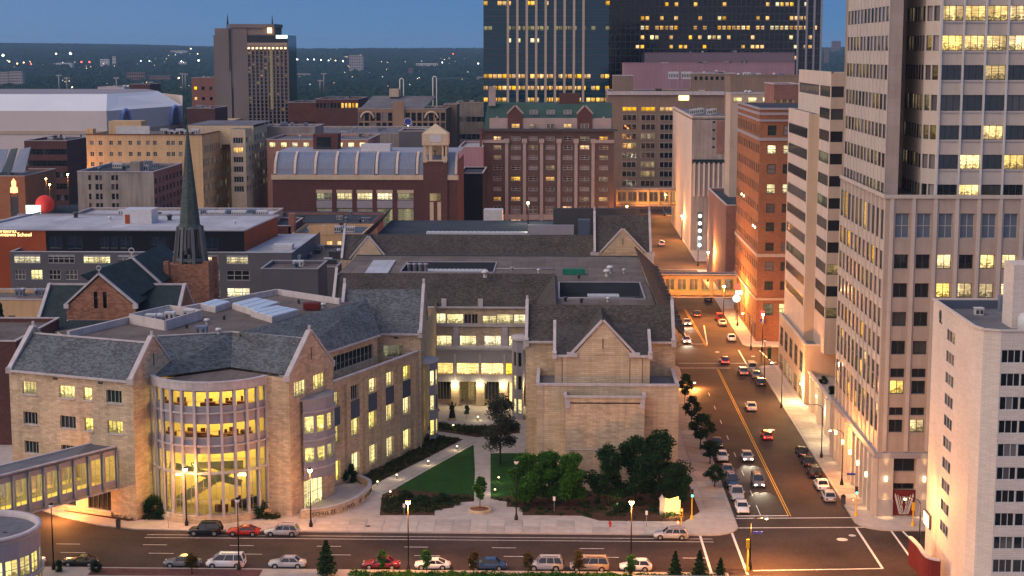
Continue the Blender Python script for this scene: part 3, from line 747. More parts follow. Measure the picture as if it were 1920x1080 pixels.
for x in (-35.9, BX1): g.face([(x, BY, 19.3), (x, BY + 13, 19.3), (x, BY + 6.5, 25.7)]); g.face([(x - .3, BY, 19.3), (x - .3, BY + 6.5, 25.7), (x - .3, BY + 13, 19.3)])
part('gable', g, stone, law); part('eave_vent', MB().box(-27.3, -26.6, BY - .18, BY - .05, 18.4, 18.7), metald, law)
# glazed grey bay at the courtyard corner
facade(law, T(16.5, 55.5), (BX1, BY), 0, 16, (), stone)
def bay(cx, cy, r, a0, a1, z1, n, par):
    for i in range(n):
        b0, b1 = radians(a0 + (a1 - a0) * i / n), radians(a0 + (a1 - a0) * (i + 1) / n); ln = 2 * r * sin(abs(b1 - b0) / 2)
        facade(par, (cx + r * cos(b0), cy + r * sin(b0)), (cx + r * cos(b1), cy + r * sin(b1)), 0, z1, [(.2, ln - .2, z, z + 2.6, 'bow', gdark if R.random() < .5 else rlaw) for z in (1.2, 5.4, 9.6)], metalg, .15)
    part('bay_roof', MB().lathe([(0, z1 + .3), (r + .2, z1 + .3), (r + .2, z1 - .2)], (cx, cy, 0), 20), trim, par)
bay(-23.2, 274.5, 2.6, -60, 60, 13.6, 4, law)
# flat roof of the front block and its parapet
RF = 23.8; FZ = 24.1
poly = [T(-21, 5.1), T(-.3, 5.1), P1[:2], P2[:2], WR[:2], T(8.9, 51), (-34.5, 274.0), P(520, 549, FZ), P(245, 601, FZ), P(128, 629, FZ)]
part('flat_roof', MB().prism(poly, RF - 6, RF), roofbrown, law, 'brown flat roof with skylights')
c = MB()
for a, b in ((P(128, 629, FZ), P(245, 601, FZ)), (P(245, 601, FZ), P(520, 549, FZ)), (P(520, 549, FZ), (-36.2, 269.5))): c.bar((*a, RF), (*b, RF), .5, .95)
part('parapet', c, trim, law)
facade(law, T(-21.0, 10.4), P(128, 629, FZ), 0, RF, (), stone)
facade(law, P(520, 549, FZ), T(-21.4, 10.4), 0, RF, (), stone)
def sky4(name, pts, z, h, m, nx=3):
    q = [P(*p, z) for p in pts]; b = MB().prism(q, RF - .1, RF + h, 0); part('skylight_kerb', b, trim, law)
    lst = []
    for i in range(nx):
        f0, f1 = (i + .04) / nx, (i + .96) / nx
        def lerp(a, b, f): return (a[0] + (b[0] - a[0]) * f, a[1] + (b[1] - a[1]) * f)
        r = [lerp(q[0], q[1], f0), lerp(q[0], q[1], f1), lerp(q[3], q[2], f1), lerp(q[3], q[2], f0)]
        part('skylight_pane', MB().prism([lerp(c_, lerp(r[0], r[2], .5), .06) for c_ in r], RF + h, RF + h + .12), m, law)
skyg = M('skylight_panel', (.50, .60, .72), .25, .06, 1, spec=.6, bump=0)
sky4('s', [(375, 577), (404, 583), (433, 573), (404, 568)], FZ, .9, skyg, 2)
sky4('s', [(435, 576), (479, 590), (525, 574), (480, 565)], FZ, .9, skyg, 3)
sky4('s', [(470, 590), (510, 602), (562, 588), (520, 580)], FZ, .9, skyg, 3)
# roof-deck enclosure, fans, red unit
q = [P(244, 603, FZ), P(310, 616, FZ), P(378, 595, FZ), P(318, 586, FZ)]
c = MB()
for i in range(4): c.bar((*q[i], RF), (*q[(i + 1) % 4], RF), .3, 1.5)
part('equipment_screen', c, trim, law); part('equipment_floor', MB().prism(q, RF, RF + .15), roofdark, law)
for i in range(3): unit(law, q[0][0] + 3 + i * 2.4, q[0][1] + 1 + i * 2.2, RF + .15, 1.5, 1.3, 1.2, metall)
part('fan_cowl', MB().lathe([(.6, 0), (.75, .35), (.75, .6), (.5, .9), (0, .95)], (*P(300, 598, FZ), RF + .3)), metall, law)
r_ = P(585, 578, FZ); part('red_rooftop_unit', MB().box(r_[0] - 1.3, r_[0] + 1.3, r_[1] - .8, r_[1] + .8, RF + .2, RF + 1.2), maroon, law)
r_ = P(378, 622, FZ); unit(law, r_[0], r_[1], RF, 1.6, 1.3, 1.2, bluemetal)
for px, py in ((410, 622), (388, 604), (607, 574), (480, 568)):
    x, y = P(px, py, FZ); part('roof_vent', MB().lathe([(.3, 0), (.3, .5), (.55, .55), (.4, .85), (0, .9)], (x, y, RF), 10), metall, law)
for pts in ([(-23.5, 271, 16)],): pass
# ---- round glass front
drum = law
NB = 11; ang = [-DA + 2 * DA * i / NB for i in range(NB + 1)]; ZG = [(16.6, 18.7), (12.2, 14.2), (7.35, 10.0), (1.35, 7.05)]
for i in range(NB):
    a, b = dpt(ang[i]), dpt(ang[i + 1]); ln = hypot(b[0] - a[0], b[1] - a[1])
    ws = [(.14, ln - .14, z0, z1, 'clear') for z0, z1 in ZG[:3]] + [(.14, ln - .14, 1.35, 7.05, 'clear2')]
    if i == 0: style('clear', 1, 1, alu, [(gclear, 1)], 2, .06); style('clear2', 2, 3, alu, [(gclear, 1)], 2, .05)
    facade(law, a, b, 0.0, 19.75, ws, metalg, .12, 'drum_wall')
for i in range(NB + 1): part('mullion_fin', MB().bar((*dpt(ang[i], DR + .1), .9), (*dpt(ang[i], DR + .1), 18.9), .34, .30, up=(sin(radians(ang[i])), -cos(radians(ang[i])), 0)), trim, law)
for z, h, e in ((18.9, 1.0, .42), (15.6, .2, .3), (11.0, .22, .3), (7.1, .28, .35), (.85, .4, .4), (0, .85, .6)):
    b = MB()
    for i in range(22):
        a0, a1 = -DA - 1 + (2 * DA + 2) * i / 22, -DA - 1 + (2 * DA + 2) * (i + 1) / 22; b.bar((*dpt(a0, DR + e * .5), z), (*dpt(a1, DR + e * .5), z), e, h)
    part('drum_band', b, trim if z > 1 else stone_l, law)
part('drum_roof', MB().prism([dpt(-DA + 2 * DA * i / 22, DR - .1) for i in range(23)] + [E3[:2], E2[:2], E1[:2]], 19.0, 19.25), roofbrown, law)
b = MB()
for i in range(22):
    a0, a1 = -DA - 1 + (2 * DA + 2) * i / 22, -DA - 1 + (2 * DA + 2) * (i + 1) / 22; b.bar((*dpt(a0, DR + .1), 19.9), (*dpt(a1, DR + .1), 19.9), .75, .2)
part('coping', b, trim, law)
# interior of the round front
wallin = M('cream_interior_wall', (.70, .58, .26), .9, .06, 1, bump=0); floorin = M('interior_floor', (.38, .30, .17), .6, .1, 1, bump=0)
chairin = M('interior_furniture', (.16, .055, .03), .6, .2, 2, bump=0); rail = M('stair_balustrade', (.28, .33, .22), .4, .1, 1, bump=0)
arcin = [dpt(-DA + 2 * DA * i / 20, DR - .45) for i in range(21)]; back = [(dr[0] + .4, dr[1] + 3.6), (dl[0] + .2, dl[1] + 3.6)]
for z, nm in ((1.0, 'floor_slab'), (11.0, 'floor_slab'), (15.3, 'floor_slab')): part(nm, MB().prism(arcin + back, z, z + .3, 0, None, True), floorin, law)
mz = [p for p in arcin if p[0] > DC[0] + .5]; part('mezzanine_floor', MB().prism([dpt(-20, 3.5)] + [dpt(a, DR - .45) for a in range(20, 67, 5)] + back[:1] + [(DC[0] - 2, back[0][1])], 7.1, 7.35, 0, None, True), floorin, law)
b = MB(); b.bar((*back[1], 1), (*back[0], 1), .2, 18); part('back_wall', b, wallin, law)
b = MB()
for zc, y0 in ((10.6, 0), (15.0, 0), (18.7, 0)):
    for i in range(5):
        x = DC[0] - 5.4 + i * 2.5; b.box(x, x + 1.6, DC[1] - 5.2 if abs(i - 2) < 2 else DC[1] - 3.4, DC[1] - 1.2, zc - .06, zc)
for i in range(4): b.box(DC[0] + .6 + i * 1.6, DC[0] + 1.6 + i * 1.6, DC[1] - 4.8 + i * .5, DC[1] - 1.5, 7.0, 7.06)
for i in range(4): b.box(DC[0] - 5.5 + i * 3, DC[0] - 4.3 + i * 3, DC[1] - 2.0, DC[1] - .6, 5.2, 5.3)
part('ceiling_lights', b, ceill, law)
b = MB()                                                # stair climbing to the right with its balustrade
for i in range(18):
    x = DC[0] - 5 + i * .52; b.box(x, x + .53, DC[1] - 4.2, DC[1] - 2.4, 1.3 + i * .32, 1.55 + i * .32)
b.bar((DC[0] - 5, DC[1] - 4.3, 1.3), (DC[0] + 4.4, DC[1] - 4.3, 7.1), .08, 1.2, 1); part('staircase', b, [floorin, rail], law)
b = MB(); b.bar((DC[0] + 4.5, DC[1] - 4.9, 4.4), (DC[0] - 5.5, DC[1] - 5.5, 7.2), .08, 1.0, 0); b.bar((DC[0] - 2, DC[1] - 6.8, 7.35), (DC[0] + 5, DC[1] - 5.4, 7.35), .06, 1.0); part('balustrade', b, rail, law)
for i in range(26):
    z = R.choice((1.3, 11.3, 11.3, 15.6, 15.6, 15.6)); a = R.uniform(-55, 55); r = R.uniform(5, 7.6); x, y = dpt(a, r); w = R.uniform(.4, 1.1)
    b = MB().box(x - w, x + w, y - .35, y + .35, z, z + R.uniform(.7, 1.1)); b.box(x - w * .3, x + w * .3, y + .6, y + .8, z, z + 1.4); part('desk', b, chairin, law)

# ================================================================== LAW SCHOOL, COURTYARD RANGE AND SOUTH-EAST BLOCK
CY = 303.0
def cz(py): return zY(py, CY, 880)
def cx(px): return xY(px, CY, 650)
style('gal2', 2, 1, alu, [(rlaw2, 1)]); style('big5', 5, 1, alu, [(gdark, 1)]); style('win3', 3, 1, alu, [(rpale, 1)]); style('win2l', 2, 1, alu, [(rpale, 1)]); style('win2d', 2, 1, alu, [(gdark, 1)])
X0 = -24.5; Lc = -5.5 - X0
def cw(pa, pb, ya, yb, k, m=None): w = (cx(pa) - X0, cx(pb) - X0, cz(yb), cz(ya), k); return w + ((m,) if m else ())
ws = [cw(784, 804, 588, 607, 'win2l'), cw(812, 836, 588, 607, 'win2l'), cw(838, 869, 589, 607, 'win2l'), cw(870.5, 884, 589, 607, 'win2d'), cw(885, 896, 589, 607, 'win2d'),
      cw(905, 931, 592, 607, 'win2l'), cw(932, 962, 589, 607, 'win2l'), cw(963.5, 985, 589, 607, 'win2l')]
for a, b in ((784, 801), (817, 847), (862, 893), (908, 939), (954, 980)): ws.append(cw(a, b, 629.5, 649, 'win3'))
facade(law, (X0, CY), (-5.5, CY), 10.6, 18.3, ws, stone, .3, label='lit upper courtyard wall', sill=1)
c = MB(); c.box(X0, -5.5, CY - .35, CY, cz(612), cz(609)); c.box(X0, -5.5, CY - .3, CY, 18.05, 18.35)
for px in (833, 901): c.box(cx(px) - .45, cx(px) + .45, CY - .4, CY - .02, cz(575), cz(560))
for px in (855, 947): c.box(cx(px) - .5, cx(px) + .5, CY - .32, CY - .02, cz(650), cz(613))
part('string_course', c, trim, law)
# gallery projecting at first floor with arcade below
GY = 300.5
def gz(py): return zY(py, GY, 880)
def gx(px): return xY(px, GY, 690)
gw = []
for a, b in ((791, 807), (811, 850), (856, 898), (902, 944), (948, 972)): gw.append((gx(a) - X0, gx(b) - X0, gz(703), gz(680.5), 'gal2'))
facade(law, (X0, GY), (-6.5, GY), gz(714), gz(656), gw, metalg, .2, 'gallery_wall')
part('gallery_roof', MB().box(X0, -6.3, GY - .3, CY, gz(656), gz(652)), trim, law)
for a in (809, 853, 900, 946): part('mullion_fin', MB().box(gx(a) - .16, gx(a) + .16, GY - .2, GY, gz(712), gz(664)), trim, law)
part('gallery_floor', MB().box(X0, -6.5, GY, CY, gz(714) - .1, gz(714)), trim, law)
for px in (809, 853, 900, 944, 975):
    x = gx(px); part('stone_pier', MB().box(x - .75, x + .75, GY + .05, GY + 1.3, 0, gz(714) - .1), stone_l, law)
    part('wall_lamp', MB().lathe([(0, -.22), (.2, -.1), (.2, .1), (0, .22)], (x - .0, GY - .12, gz(719)), 10), glow('wall_lamp_%d' % px, (1, .88, .5), 14), law)
    l = bpy.data.lights.new('courtyard_lamp_light', 'POINT'); l.energy = 260; l.color = (1, .78, .42); l.shadow_soft_size = .15
    lo = ob('courtyard_lamp_light', l, None, (x, GY - .7, gz(719) - .3))
facade(law, (X0, CY), (-5.5, CY), 0, 6.2, [(gx(817) - X0, gx(847) - X0, .9, 4.3, 'big5'), (gx(862) - X0, gx(893) - X0, .4, 4.3, 'big5', rdim), (gx(908) - X0, gx(940) - X0, .9, 4.3, 'big5'), (gx(954) - X0, gx(972) - X0, .3, 4.2, 'win2l', rlaw2), (gx(784) - X0, gx(803) - X0, .3, 4.2, 'win2l', rlaw2)], stone, .25)
# courtyard side walls and dark slopes round the well
facade(law, (-5.5, 257.3), (-5.5, CY), 0, 19, (), stone)  # replaced below by its mirror (seen from the court)
facade(law, (-5.5, CY), (-5.5, 257.3), 0, 20, [], stone)
bay(-6.3, 292, 2.4, 120, 260, 14.5, 5, law)
SX0, SX1 = -42.3, 19.8
part('roof_slope', MB().plate([(-41.5, CY - .3, 18.3), (-5.3, CY - .3, 18.3), (-1.2, CY + 5.4, 23.8), (-41.5, CY + 5.4, 23.8)], .25), shingd, law)
c = MB(); c.bar((X0, CY - .4, 18.1), (-5.5, CY - .4, 18.1), .35, .3); c.bar((-42, CY - .6, 18.4), (-42, CY + 5.6, 24.6), .5, .4)
part('eave_gutter', c, trim, law)
YB = 257.3; slopeR = 24.8
# west side slope of the SE block (inner triangle) and the front slope
part('roof_slope', MB().plate([(-5.2, YB - .3, 20), (17.6, YB - .3, 20), (17.6, YB + 5.1, 25), (-5.2, YB + 5.1, 25)], .25), shingd, law)
part('roof_slope', MB().plate([(-5.3, CY - .3, 18.4), (-5.3, YB + 5.1, 20), (-.8, YB + 5.1, 24.9), (-1.2, CY + 5.4, 23.8)], .2), shingd, law)
part('roof_slope', MB().plate([(19.8, 262, 20), (19.8, 351, 20), (15.6, 351, 24), (15.6, 262, 24.6)], .25), shingd, law)
c = MB()
for i in range(16):
    y = 270 + i * 5; c.box(19.2, 20.2, y, y + .7, 19.2, 20.6)
part('eave_step', c, metald, law)
c = MB()
for x in (-5.4, 17.6):
    c.bar((x, YB - .5, 20), (x, YB + 5.3, 25.6), .5, .4); c.box(x - .4, x + .4, YB - .6, YB + .3, 19.2, 20.5); c.bar((x, YB + 5.1, 25.6), (x, YB + 5.1, 26.4), .35, .35)
c.bar((-5.2, YB - .4, 19.75), (-.9, YB - .4, 19.75), .4, .3); c.bar((13.3, YB - .4, 19.75), (17.8, YB - .4, 19.75), .4, .3)
part('gable_coping', c, trim, law)
facade(law, (-5.5, YB), (17.9, YB), 0, 20, (), stone, label='plain stone front of the south-east block')
facade(law, (17.9, YB), (17.9, 351), 0, 20, [(u, u + 2.4, z, z + 1.8, 'law3', gdark) for u in (24, 32, 40, 48, 56, 64, 72) for z in (3, 8, 13)], stone)
g = MB()
for x in (-5.3, 17.5): g.face([(x, YB, 20), (x, YB + 5, 25), (x, YB + 10, 20)]); g.face([(x + .25, YB, 20), (x + .25, YB + 10, 20), (x + .25, YB + 5, 25)])
part('gable', g, stone, law)
# flat roofs with sunken plant wells
FR = 23.4
def ringroof(x0, x1, y0, y1, wells, z, m):
    xs = sorted({x0, x1, *[w[0] for w in wells], *[w[1] for w in wells]}); ys = sorted({y0, y1, *[w[2] for w in wells], *[w[3] for w in wells]}); b = MB()
    for a0, a1 in zip(xs, xs[1:]):
        for b0, b1 in zip(ys, ys[1:]):
            xm, ym = (a0 + a1) / 2, (b0 + b1) / 2
            if any(w[0] < xm < w[1] and w[2] < ym < w[3] for w in wells): continue
            b.face([(a0, b0, z), (a1, b0, z), (a1, b1, z), (a0, b1, z)])
    part('flat_roof', b, m, law)
    for w in wells:
        q = MB(); a0, a1, b0, b1 = w; zz = z - 2.4
        q.face([(a0, b0, zz), (a1, b0, zz), (a1, b1, zz), (a0, b1, zz)]); q.face([(a0, b1, zz), (a1, b1, zz), (a1, b1, z), (a0, b1, z)]); q.face([(a0, b0, zz), (a0, b1, zz), (a0, b1, z), (a0, b0, z)])
        q.face([(a1, b0, zz), (a1, b0, z), (a1, b1, z), (a1, b1, zz)]); q.face([(a0, b0, zz), (a0, b0, z), (a1, b0, z), (a1, b0, zz)]); part('plant_well', q, roofdark, law)
        e = MB()
        for p1, p2 in (((a0, b0), (a1, b0)), ((a1, b0), (a1, b1)), ((a1, b1), (a0, b1)), ((a0, b1), (a0, b0))): e.bar((*p1, z), (*p2, z), .25, .18)
        part('well_kerb', e, metalg, law)
wa = [P(1048, 555, FR), P(1175, 526, FR)]; wb = [P(745, 514, FR), P(905, 494, FR)]
w1 = (wa[0][0], 14.2, 279, 299.5); w2 = (-30.5, -12.8, 312.5, 328)
ringroof(-1.0, 15.6, 262, CY + 5.4, [w1], FR, roofbrown)
ringroof(-42, 15.6, CY + 5.4, 338, [w2], FR, roofbrown)
part('flat_roof_edge', MB().box(-41.9, 15.7, 337.9, 338.3, 18, FR + .2), metald, law)
for (x0, x1, y, z) in ((w1[0] + 5, w1[1] - 4, 288, FR - 2.3), (-26.5, -14.5, 321, FR - 2.3)):
    b = MB(); n = 14
    for i in range(n): xx = x0 + (x1 - x0) * i / n; b.box(xx, xx + (x1 - x0) / n * .8, y, y + 3.2, z, z + 1.5)
    b.box(x0, x1, y + .1, y + 3.1, z, z + 1.4); part('chiller', b, metall, law)
for i in range(4): part('exhaust_stack', MB().lathe([(.35, 0), (.35, 2.6), (.5, 2.7), (.5, 3.0), (0, 3.0)], (-29.5 + i * 1.1, 320, FR - 2.2), 10), metalg, law)
b = MB().box(*[P(1075, 515, FR)[0] - 2, P(1075, 515, FR)[0] + 2.2], P(1075, 515, FR)[1] - .9, P(1075, 515, FR)[1] + .9, FR, FR + 1.1); part('green_tarpaulin', b, M('green_tarp', (.02, .16, .11), .7), law)
for px, py in ((1138, 518), (1144, 511), (910, 520)): x, y = P(px, py, FR); part('roof_vent', MB().lathe([(.4, 0), (.4, .8), (.8, .9), (.5, 1.3), (0, 1.4)], (x, y, FR), 10), metall, law)
part('roof_hatch', MB().prism([P(827, 493, FR), P(868, 491, FR), P(850, 513, FR), P(806, 515, FR)] if 0 else [P(684, 514, FR), P(727, 514, FR), P(742, 490, FR), P(700, 490, FR)], FR, FR + .25), roofpale, law)
for px, py, m_ in ((1010, 512, metall), (960, 508, metalg), (1085, 540 - 18, metald), (1170, 512, metall), (1060, 565, metald), (1090, 568, metald), (1140, 566, metall)):
    x, y = P(px, py, FR); part('roof_vent', MB().lathe([(.22, 0), (.22, .5), (.4, .55), (.3, .8), (0, .85)], (x, y, FR), 8), m_, law)
for a, b_ in (((930, 505), (1040, 506)), ((1050, 560), (1190, 560))): part('roof_pipe', MB().tube([(*P(*a, FR), FR + .15), (*P(*b_, FR), FR + .15)], .12, 6), metalg, law)
for px, py in ((170, 618), (210, 606), (330, 600), (420, 596), (560, 566), (590, 570), (350, 612)):
    x, y = P(px, py, FZ); part('roof_vent', MB().lathe([(.2, 0), (.2, .5), (.35, .55), (0, .8)], (x, y, RF), 8), metald, law)
# front gabled projection of the SE block
GYF = 247.4; gx0, gx1 = -.9, 13.4; GZ = 19.6
facade(law, (gx0, GYF), (gx1, GYF), 14.9, GZ, (), stone_l, .3, label='gabled projection above the stone terrace')
facade(law, (gx0, YB), (gx0, GYF), 14.9, GZ, (), stone_l); facade(law, (gx1, GYF), (gx1, YB), 14.9, GZ, (), stone_l)
part('roof_slope', MB().plate([(gx0 + .1, GYF + .35, GZ), (gx1 - .1, GYF + .35, GZ), (gx1, YB + .5, GZ + 3.2), (gx0, YB + .5, GZ + 3.2)], .2), shingd, law)
gm = 6.3; gp = zY(603, GYF, 1130)
b = MB(); b.face([(1.9, GYF - .06, GZ), (10.9, GYF - .06, GZ), (gm, GYF - .06, gp)]); b.face([(10.9, GYF + .3, GZ), (1.9, GYF + .3, GZ), (gm, GYF + .3, gp)])
b.bar((gm, GYF - .1, GZ + 1), (gm, GYF - .1, GZ + 2.6), .12, .04, 1, up=(0, -1, 0)); part('gable', b, [stone_l, metald], law)
part('dormer_slope', MB().plate([(1.9, GYF, GZ), (gm, GYF, gp), (gm, YB + 5.3, gp), (1.9, YB + 1, GZ)], .2), shingd, law)
part('dormer_slope', MB().plate([(gm, GYF, gp), (10.9, GYF, GZ), (10.9, YB + 1, GZ), (gm, YB + 5.3, gp)], .2), shingd, law)
c = MB(); c.bar((1.5, GYF + .1, GZ - .1), (gm, GYF + .1, gp + .05), .8, .32); c.bar((gm, GYF + .1, gp + .05), (11.3, GYF + .1, GZ - .1), .8, .32)
for x0_, x1_ in ((gx0 - .1, 1.4), (11.4, gx1 + .1)): c.box(x0_, x1_, GYF - .35, GYF + .2, GZ - .3, GZ + .02)
for x0_, x1_ in ((.9, 2.5), (10.3, 11.9)): c.box(x0_, x1_, GYF - .4, GYF + .3, GZ - .25, GZ + .4)
for x in (gx0 - .05, gx1 + .05): c.bar((x, GYF - .4, GZ), (x, GYF + 5, GZ + 4.2 if x < 5 else GZ + 2.8), .45, .5); c.box(x - .35, x + .35, GYF - .5, GYF + .1, GZ - .5, GZ + .6)
part('gable_coping', c, trim, law)
c = MB()
for x in (.2, 11.0 - .6, 12.3): c.bar((x, GYF - .03, 15), (x, GYF - .03, GZ - .4), .08, .03, up=(0, -1, 0))
part('wall_joint', c, metald, law)
# terrace box in front and the lowest stone box
TY = 244.6; TZ = zY(724, TY, 1130)
facade(law, (-3.6, TY), (17.6, TY), 0, TZ, (), stone_l, label='stone box with parapet terrace')
facade(law, (-3.6, YB), (-3.6, TY), 0, TZ, (), stone_l); facade(law, (17.6, TY), (17.6, YB + 15), 0, TZ, (), stone_l)
part('terrace', MB().box(-3.3, 17.3, TY + .3, YB + 10, TZ - 1.1, TZ - .9), roofgrey, law)
c = MB()
c.bar((-3.7, TY + .15, TZ), (17.7, TY + .15, TZ), .6, .35); c.bar((-3.45, TY + .2, TZ), (-3.45, YB, TZ), .5, .35); c.bar((17.4, TY + .2, TZ), (17.4, YB + 14, TZ), .5, .35)
for x in (-2.6, 16.4): c.bar((x, TY - .04, 0), (x, TY - .04, TZ), .07, .03, up=(0, -1, 0))
part('coping', c, trim, law)
LY = 241.4; LZ = zY(746, LY, 1130); lx0, lx1 = xY(1060, LY, 745), xY(1209, LY, 745)
facade(law, (lx0, LY), (lx1, LY), 0, LZ, (), stone, label='lowest projecting stone box'); facade(law, (lx0, TY), (lx0, LY), 0, LZ, (), stone); facade(law, (lx1, LY), (lx1, TY), 0, LZ, (), stone)
part('terrace', MB().box(lx0, lx1, LY, TY, LZ - .9, LZ - .7), roofdark, law)
c = MB(); c.bar((lx0 - .1, LY + .1, LZ), (lx1 + .1, LY + .1, LZ), .55, .28); c.bar((lx0, LY + .2, LZ), (lx0, TY, LZ), .5, .28); c.bar((lx1, LY + .2, LZ), (lx1, TY, LZ), .5, .28)
c.box(lx0 - .05, lx0 + .7, LY - .05, LY, LZ - 1.6, LZ - .0); c.box(lx1 - .7, lx1 + .05, LY - .05, LY, LZ - 1.6, LZ)
c.bar((lx0, LY - .05, 6.4), (lx1, LY - .05, 6.4), .1, .1); part('coping', c, trim, law)
# low glazed connector at left of this block
# entrance terrace with the curved name wall
tc_ = [P(565, 975), P(620, 968), P(665, 952), P(690, 932), P(692, 918), P(672, 908)]
def smooth(pts, n=6):
    out = []
    for i in range(len(pts) - 1):
        p0, p1, p2, p3 = pts[max(i - 1, 0)], pts[i], pts[i + 1], pts[min(i + 2, len(pts) - 1)]
        for k in range(n):
            t = k / n; out.append(tuple(.5 * ((2 * p1[j]) + (-p0[j] + p2[j]) * t + (2 * p0[j] - 5 * p1[j] + 4 * p2[j] - p3[j]) * t * t + (-p0[j] + 3 * p1[j] - 3 * p2[j] + p3[j]) * t ** 3) for j in range(len(p1))))
    out.append(tuple(pts[-1])); return out
cv = smooth(tc_, 5)
nw = thing('curved_name_wall', 'low curved stone wall lettered with the school name by the entrance', 'wall', (*cv[10], .14))
b = MB(); cp = MB()
for a, c_ in zip(cv, cv[1:]): b.bar((*a, .1), (*c_, .1), .42, 1.25); cp.bar((*a, 1.35), (*c_, 1.35), .56, .16)
part('wall', b, stone_l, nw); part('coping', cp, trim, nw)
ln = [0]
for a, c_ in zip(cv, cv[1:]): ln.append(ln[-1] + hypot(c_[0] - a[0], c_[1] - a[1]))
msg = 'SCHULZE  SCHOOL  OF  ENTREPRENEURSHIP'; tot = ln[-1] * .86; s0 = ln[-1] * .07
for i, ch in enumerate(msg):
    if ch == ' ': continue
    s = s0 + tot * i / len(msg)
    k = max(j for j in range(len(ln) - 1) if ln[j] <= s); f = (s - ln[k]) / (ln[k + 1] - ln[k]); a, c_ = cv[k], cv[k + 1]
    x, y = a[0] + (c_[0] - a[0]) * f, a[1] + (c_[1] - a[1]) * f; rz = atan2(c_[1] - a[1], c_[0] - a[0]); nx, ny = sin(rz), -cos(rz)
    text(ch, nw, (x + nx * .215, y + ny * .215, .42), rz, .78, bronze, 'letter', .03)
tp = part('entrance_terrace', MB().prism([P(560, 962), *cv, P(632, 915), P(563, 952)], .1, .42), conc, law)

# ================================================================== NORTH HALL (beyond the school, same stone and slate)
nh = thing('gabled_stone_hall', 'long stone hall with dark slate roof and tall gabled end beside the street', 'building', (-14, 385, 0))
NY = 368.0
style('nh3', 3, 1, alu, [(rpale, .5), (gdark, .5)])
facade(nh, (-49, NY), (7, NY), 0, 19.2, [], stone)
facade(nh, (-49, 440), (-49, NY), 0, 19.2, [], stone)
part('roof_slope', MB().plate([(-48.8, NY - .2, 19), (7.2, NY - .2, 19), (7.2, NY + 5, 24), (-48.8, NY + 5, 24)], .25), shingd, nh)
part('roof_slope', MB().plate([(-48.9, NY, 19), (-48.9, 440, 19), (-45, 440, 23.8), (-45, NY + 4.5, 23.8)], .25), shingd, nh)
part('flat_roof', MB().box(-45.2, 19.5, NY + 4.9, 440, 20.0, 20.4), roofdark, nh)
part('flat_roof_rim', MB().box(-45.2, 7, NY + 4.9, NY + 5.2, 20.4, 24), metald, nh)
g0, g1, ge, gpz = xY(659, NY, 486), xY(724, NY, 486), 19.0, zY(443, NY, 690)
b = MB(); b.face([(g0, NY - .5, ge - .1), (g1, NY - .5, ge - .1), ((g0 + g1) / 2, NY - .5, gpz)]); b.face([(g1, NY + .3, ge), (g0, NY + .3, ge), ((g0 + g1) / 2, NY + .3, gpz)]); part('gable', b, stone_l, nh)
c = MB(); m_ = ((g0 + g1) / 2, NY - .35, gpz); c.bar((g0 - .3, NY - .35, ge), m_, .6, .3); c.bar(m_, (g1 + .3, NY - .35, ge), .6, .3); part('gable_coping', c, trim, nh)
part('dormer_slope', MB().plate([(g0, NY, ge), ((g0 + g1) / 2, NY, gpz), ((g0 + g1) / 2, NY + 5, gpz), (g0, NY + 4, ge)], .2), shingd, nh)
part('dormer_slope', MB().plate([((g0 + g1) / 2, NY, gpz), (g1, NY, ge), (g1, NY + 4, ge), ((g0 + g1) / 2, NY + 5, gpz)], .2), shingd, nh)
c = MB(); c.bar((-48.9, NY - .4, 19), (-48.9, NY + 5.5, 25), .5, .4); c.bar((-48.9, NY + 5.3, 25), (-48.9, NY + 5.3, 26.4), .4, .4); part('gable_coping', c, trim, nh)
b = MB(); n = 22; y_ = 392
for i in range(n): xx = -32 + 24 * i / n; b.box(xx, xx + .9, y_, y_ + 3, 20.4, 22.4)
b.box(-32, -8, y_ + .1, y_ + 2.9, 20.4, 22.3); part('chiller', b, metall, nh)
part('plant_screen', MB().box(-8, 3, 398, 399, 20.4, 23.6), metalg, nh); part('plant_screen', MB().box(-2, 19, 405, 406, 20.4, 27), metald, nh)
part('penthouse', MB().box(4, 6.8, 396, 400, 20.4, 25), bluewall, nh)
# gabled end block
ex0, ex1, EY = xY(1113, 362, 475), xY(1222, 362, 475), 362.0
EZ2 = zY(474, EY, 1165); EP = zY(430, EY, 1165)
facade(nh, (ex0, EY), (ex1, EY), 0, EZ2, (), stone_l); facade(nh, (ex1, EY), (ex1, 440), 0, EZ2 + .5, [(u, u + 2, z, z + 2, 'nh3') for u in (10, 20, 30, 60) for z in (4, 9, 14)], stone_l); facade(nh, (ex0, 400), (ex0, EY), 0, EZ2, (), stone_l)
b = MB(); b.face([(9.0, EY - .1, EZ2), (18.0, EY - .1, EZ2), (13.4, EY - .1, EP)]); b.face([(18.0, EY + .3, EZ2), (9.0, EY + .3, EZ2), (13.4, EY + .3, EP)]); b.bar((13.4, EY - .14, EP - 3.4), (13.4, EY - .14, EP - 2), .12, .04, 1, up=(0, -1, 0)); part('gable', b, [stone_l, metald], nh)
part('roof_slope', MB().plate([(ex0, EY + .2, EZ2), (ex1, EY + .2, EZ2), (ex1, EY + 7, EZ2 + 7.6), (ex0, EY + 7, EZ2 + 7.6)], .25), shingd, nh)
part('roof_slope', MB().plate([(ex0, EY + 14, EZ2), (ex1, EY + 14, EZ2), (ex1, EY + 7, EZ2 + 7.6), (ex0, EY + 7, EZ2 + 7.6)], .25), shingd, nh)
part('dormer_slope', MB().plate([(9, EY, EZ2), (13.4, EY, EP), (13.4, EY + 6, EP), (9, EY + 1, EZ2)], .2), shingd, nh); part('dormer_slope', MB().plate([(13.4, EY, EP), (18, EY, EZ2), (18, EY + 1, EZ2), (13.4, EY + 6, EP)], .2), shingd, nh)
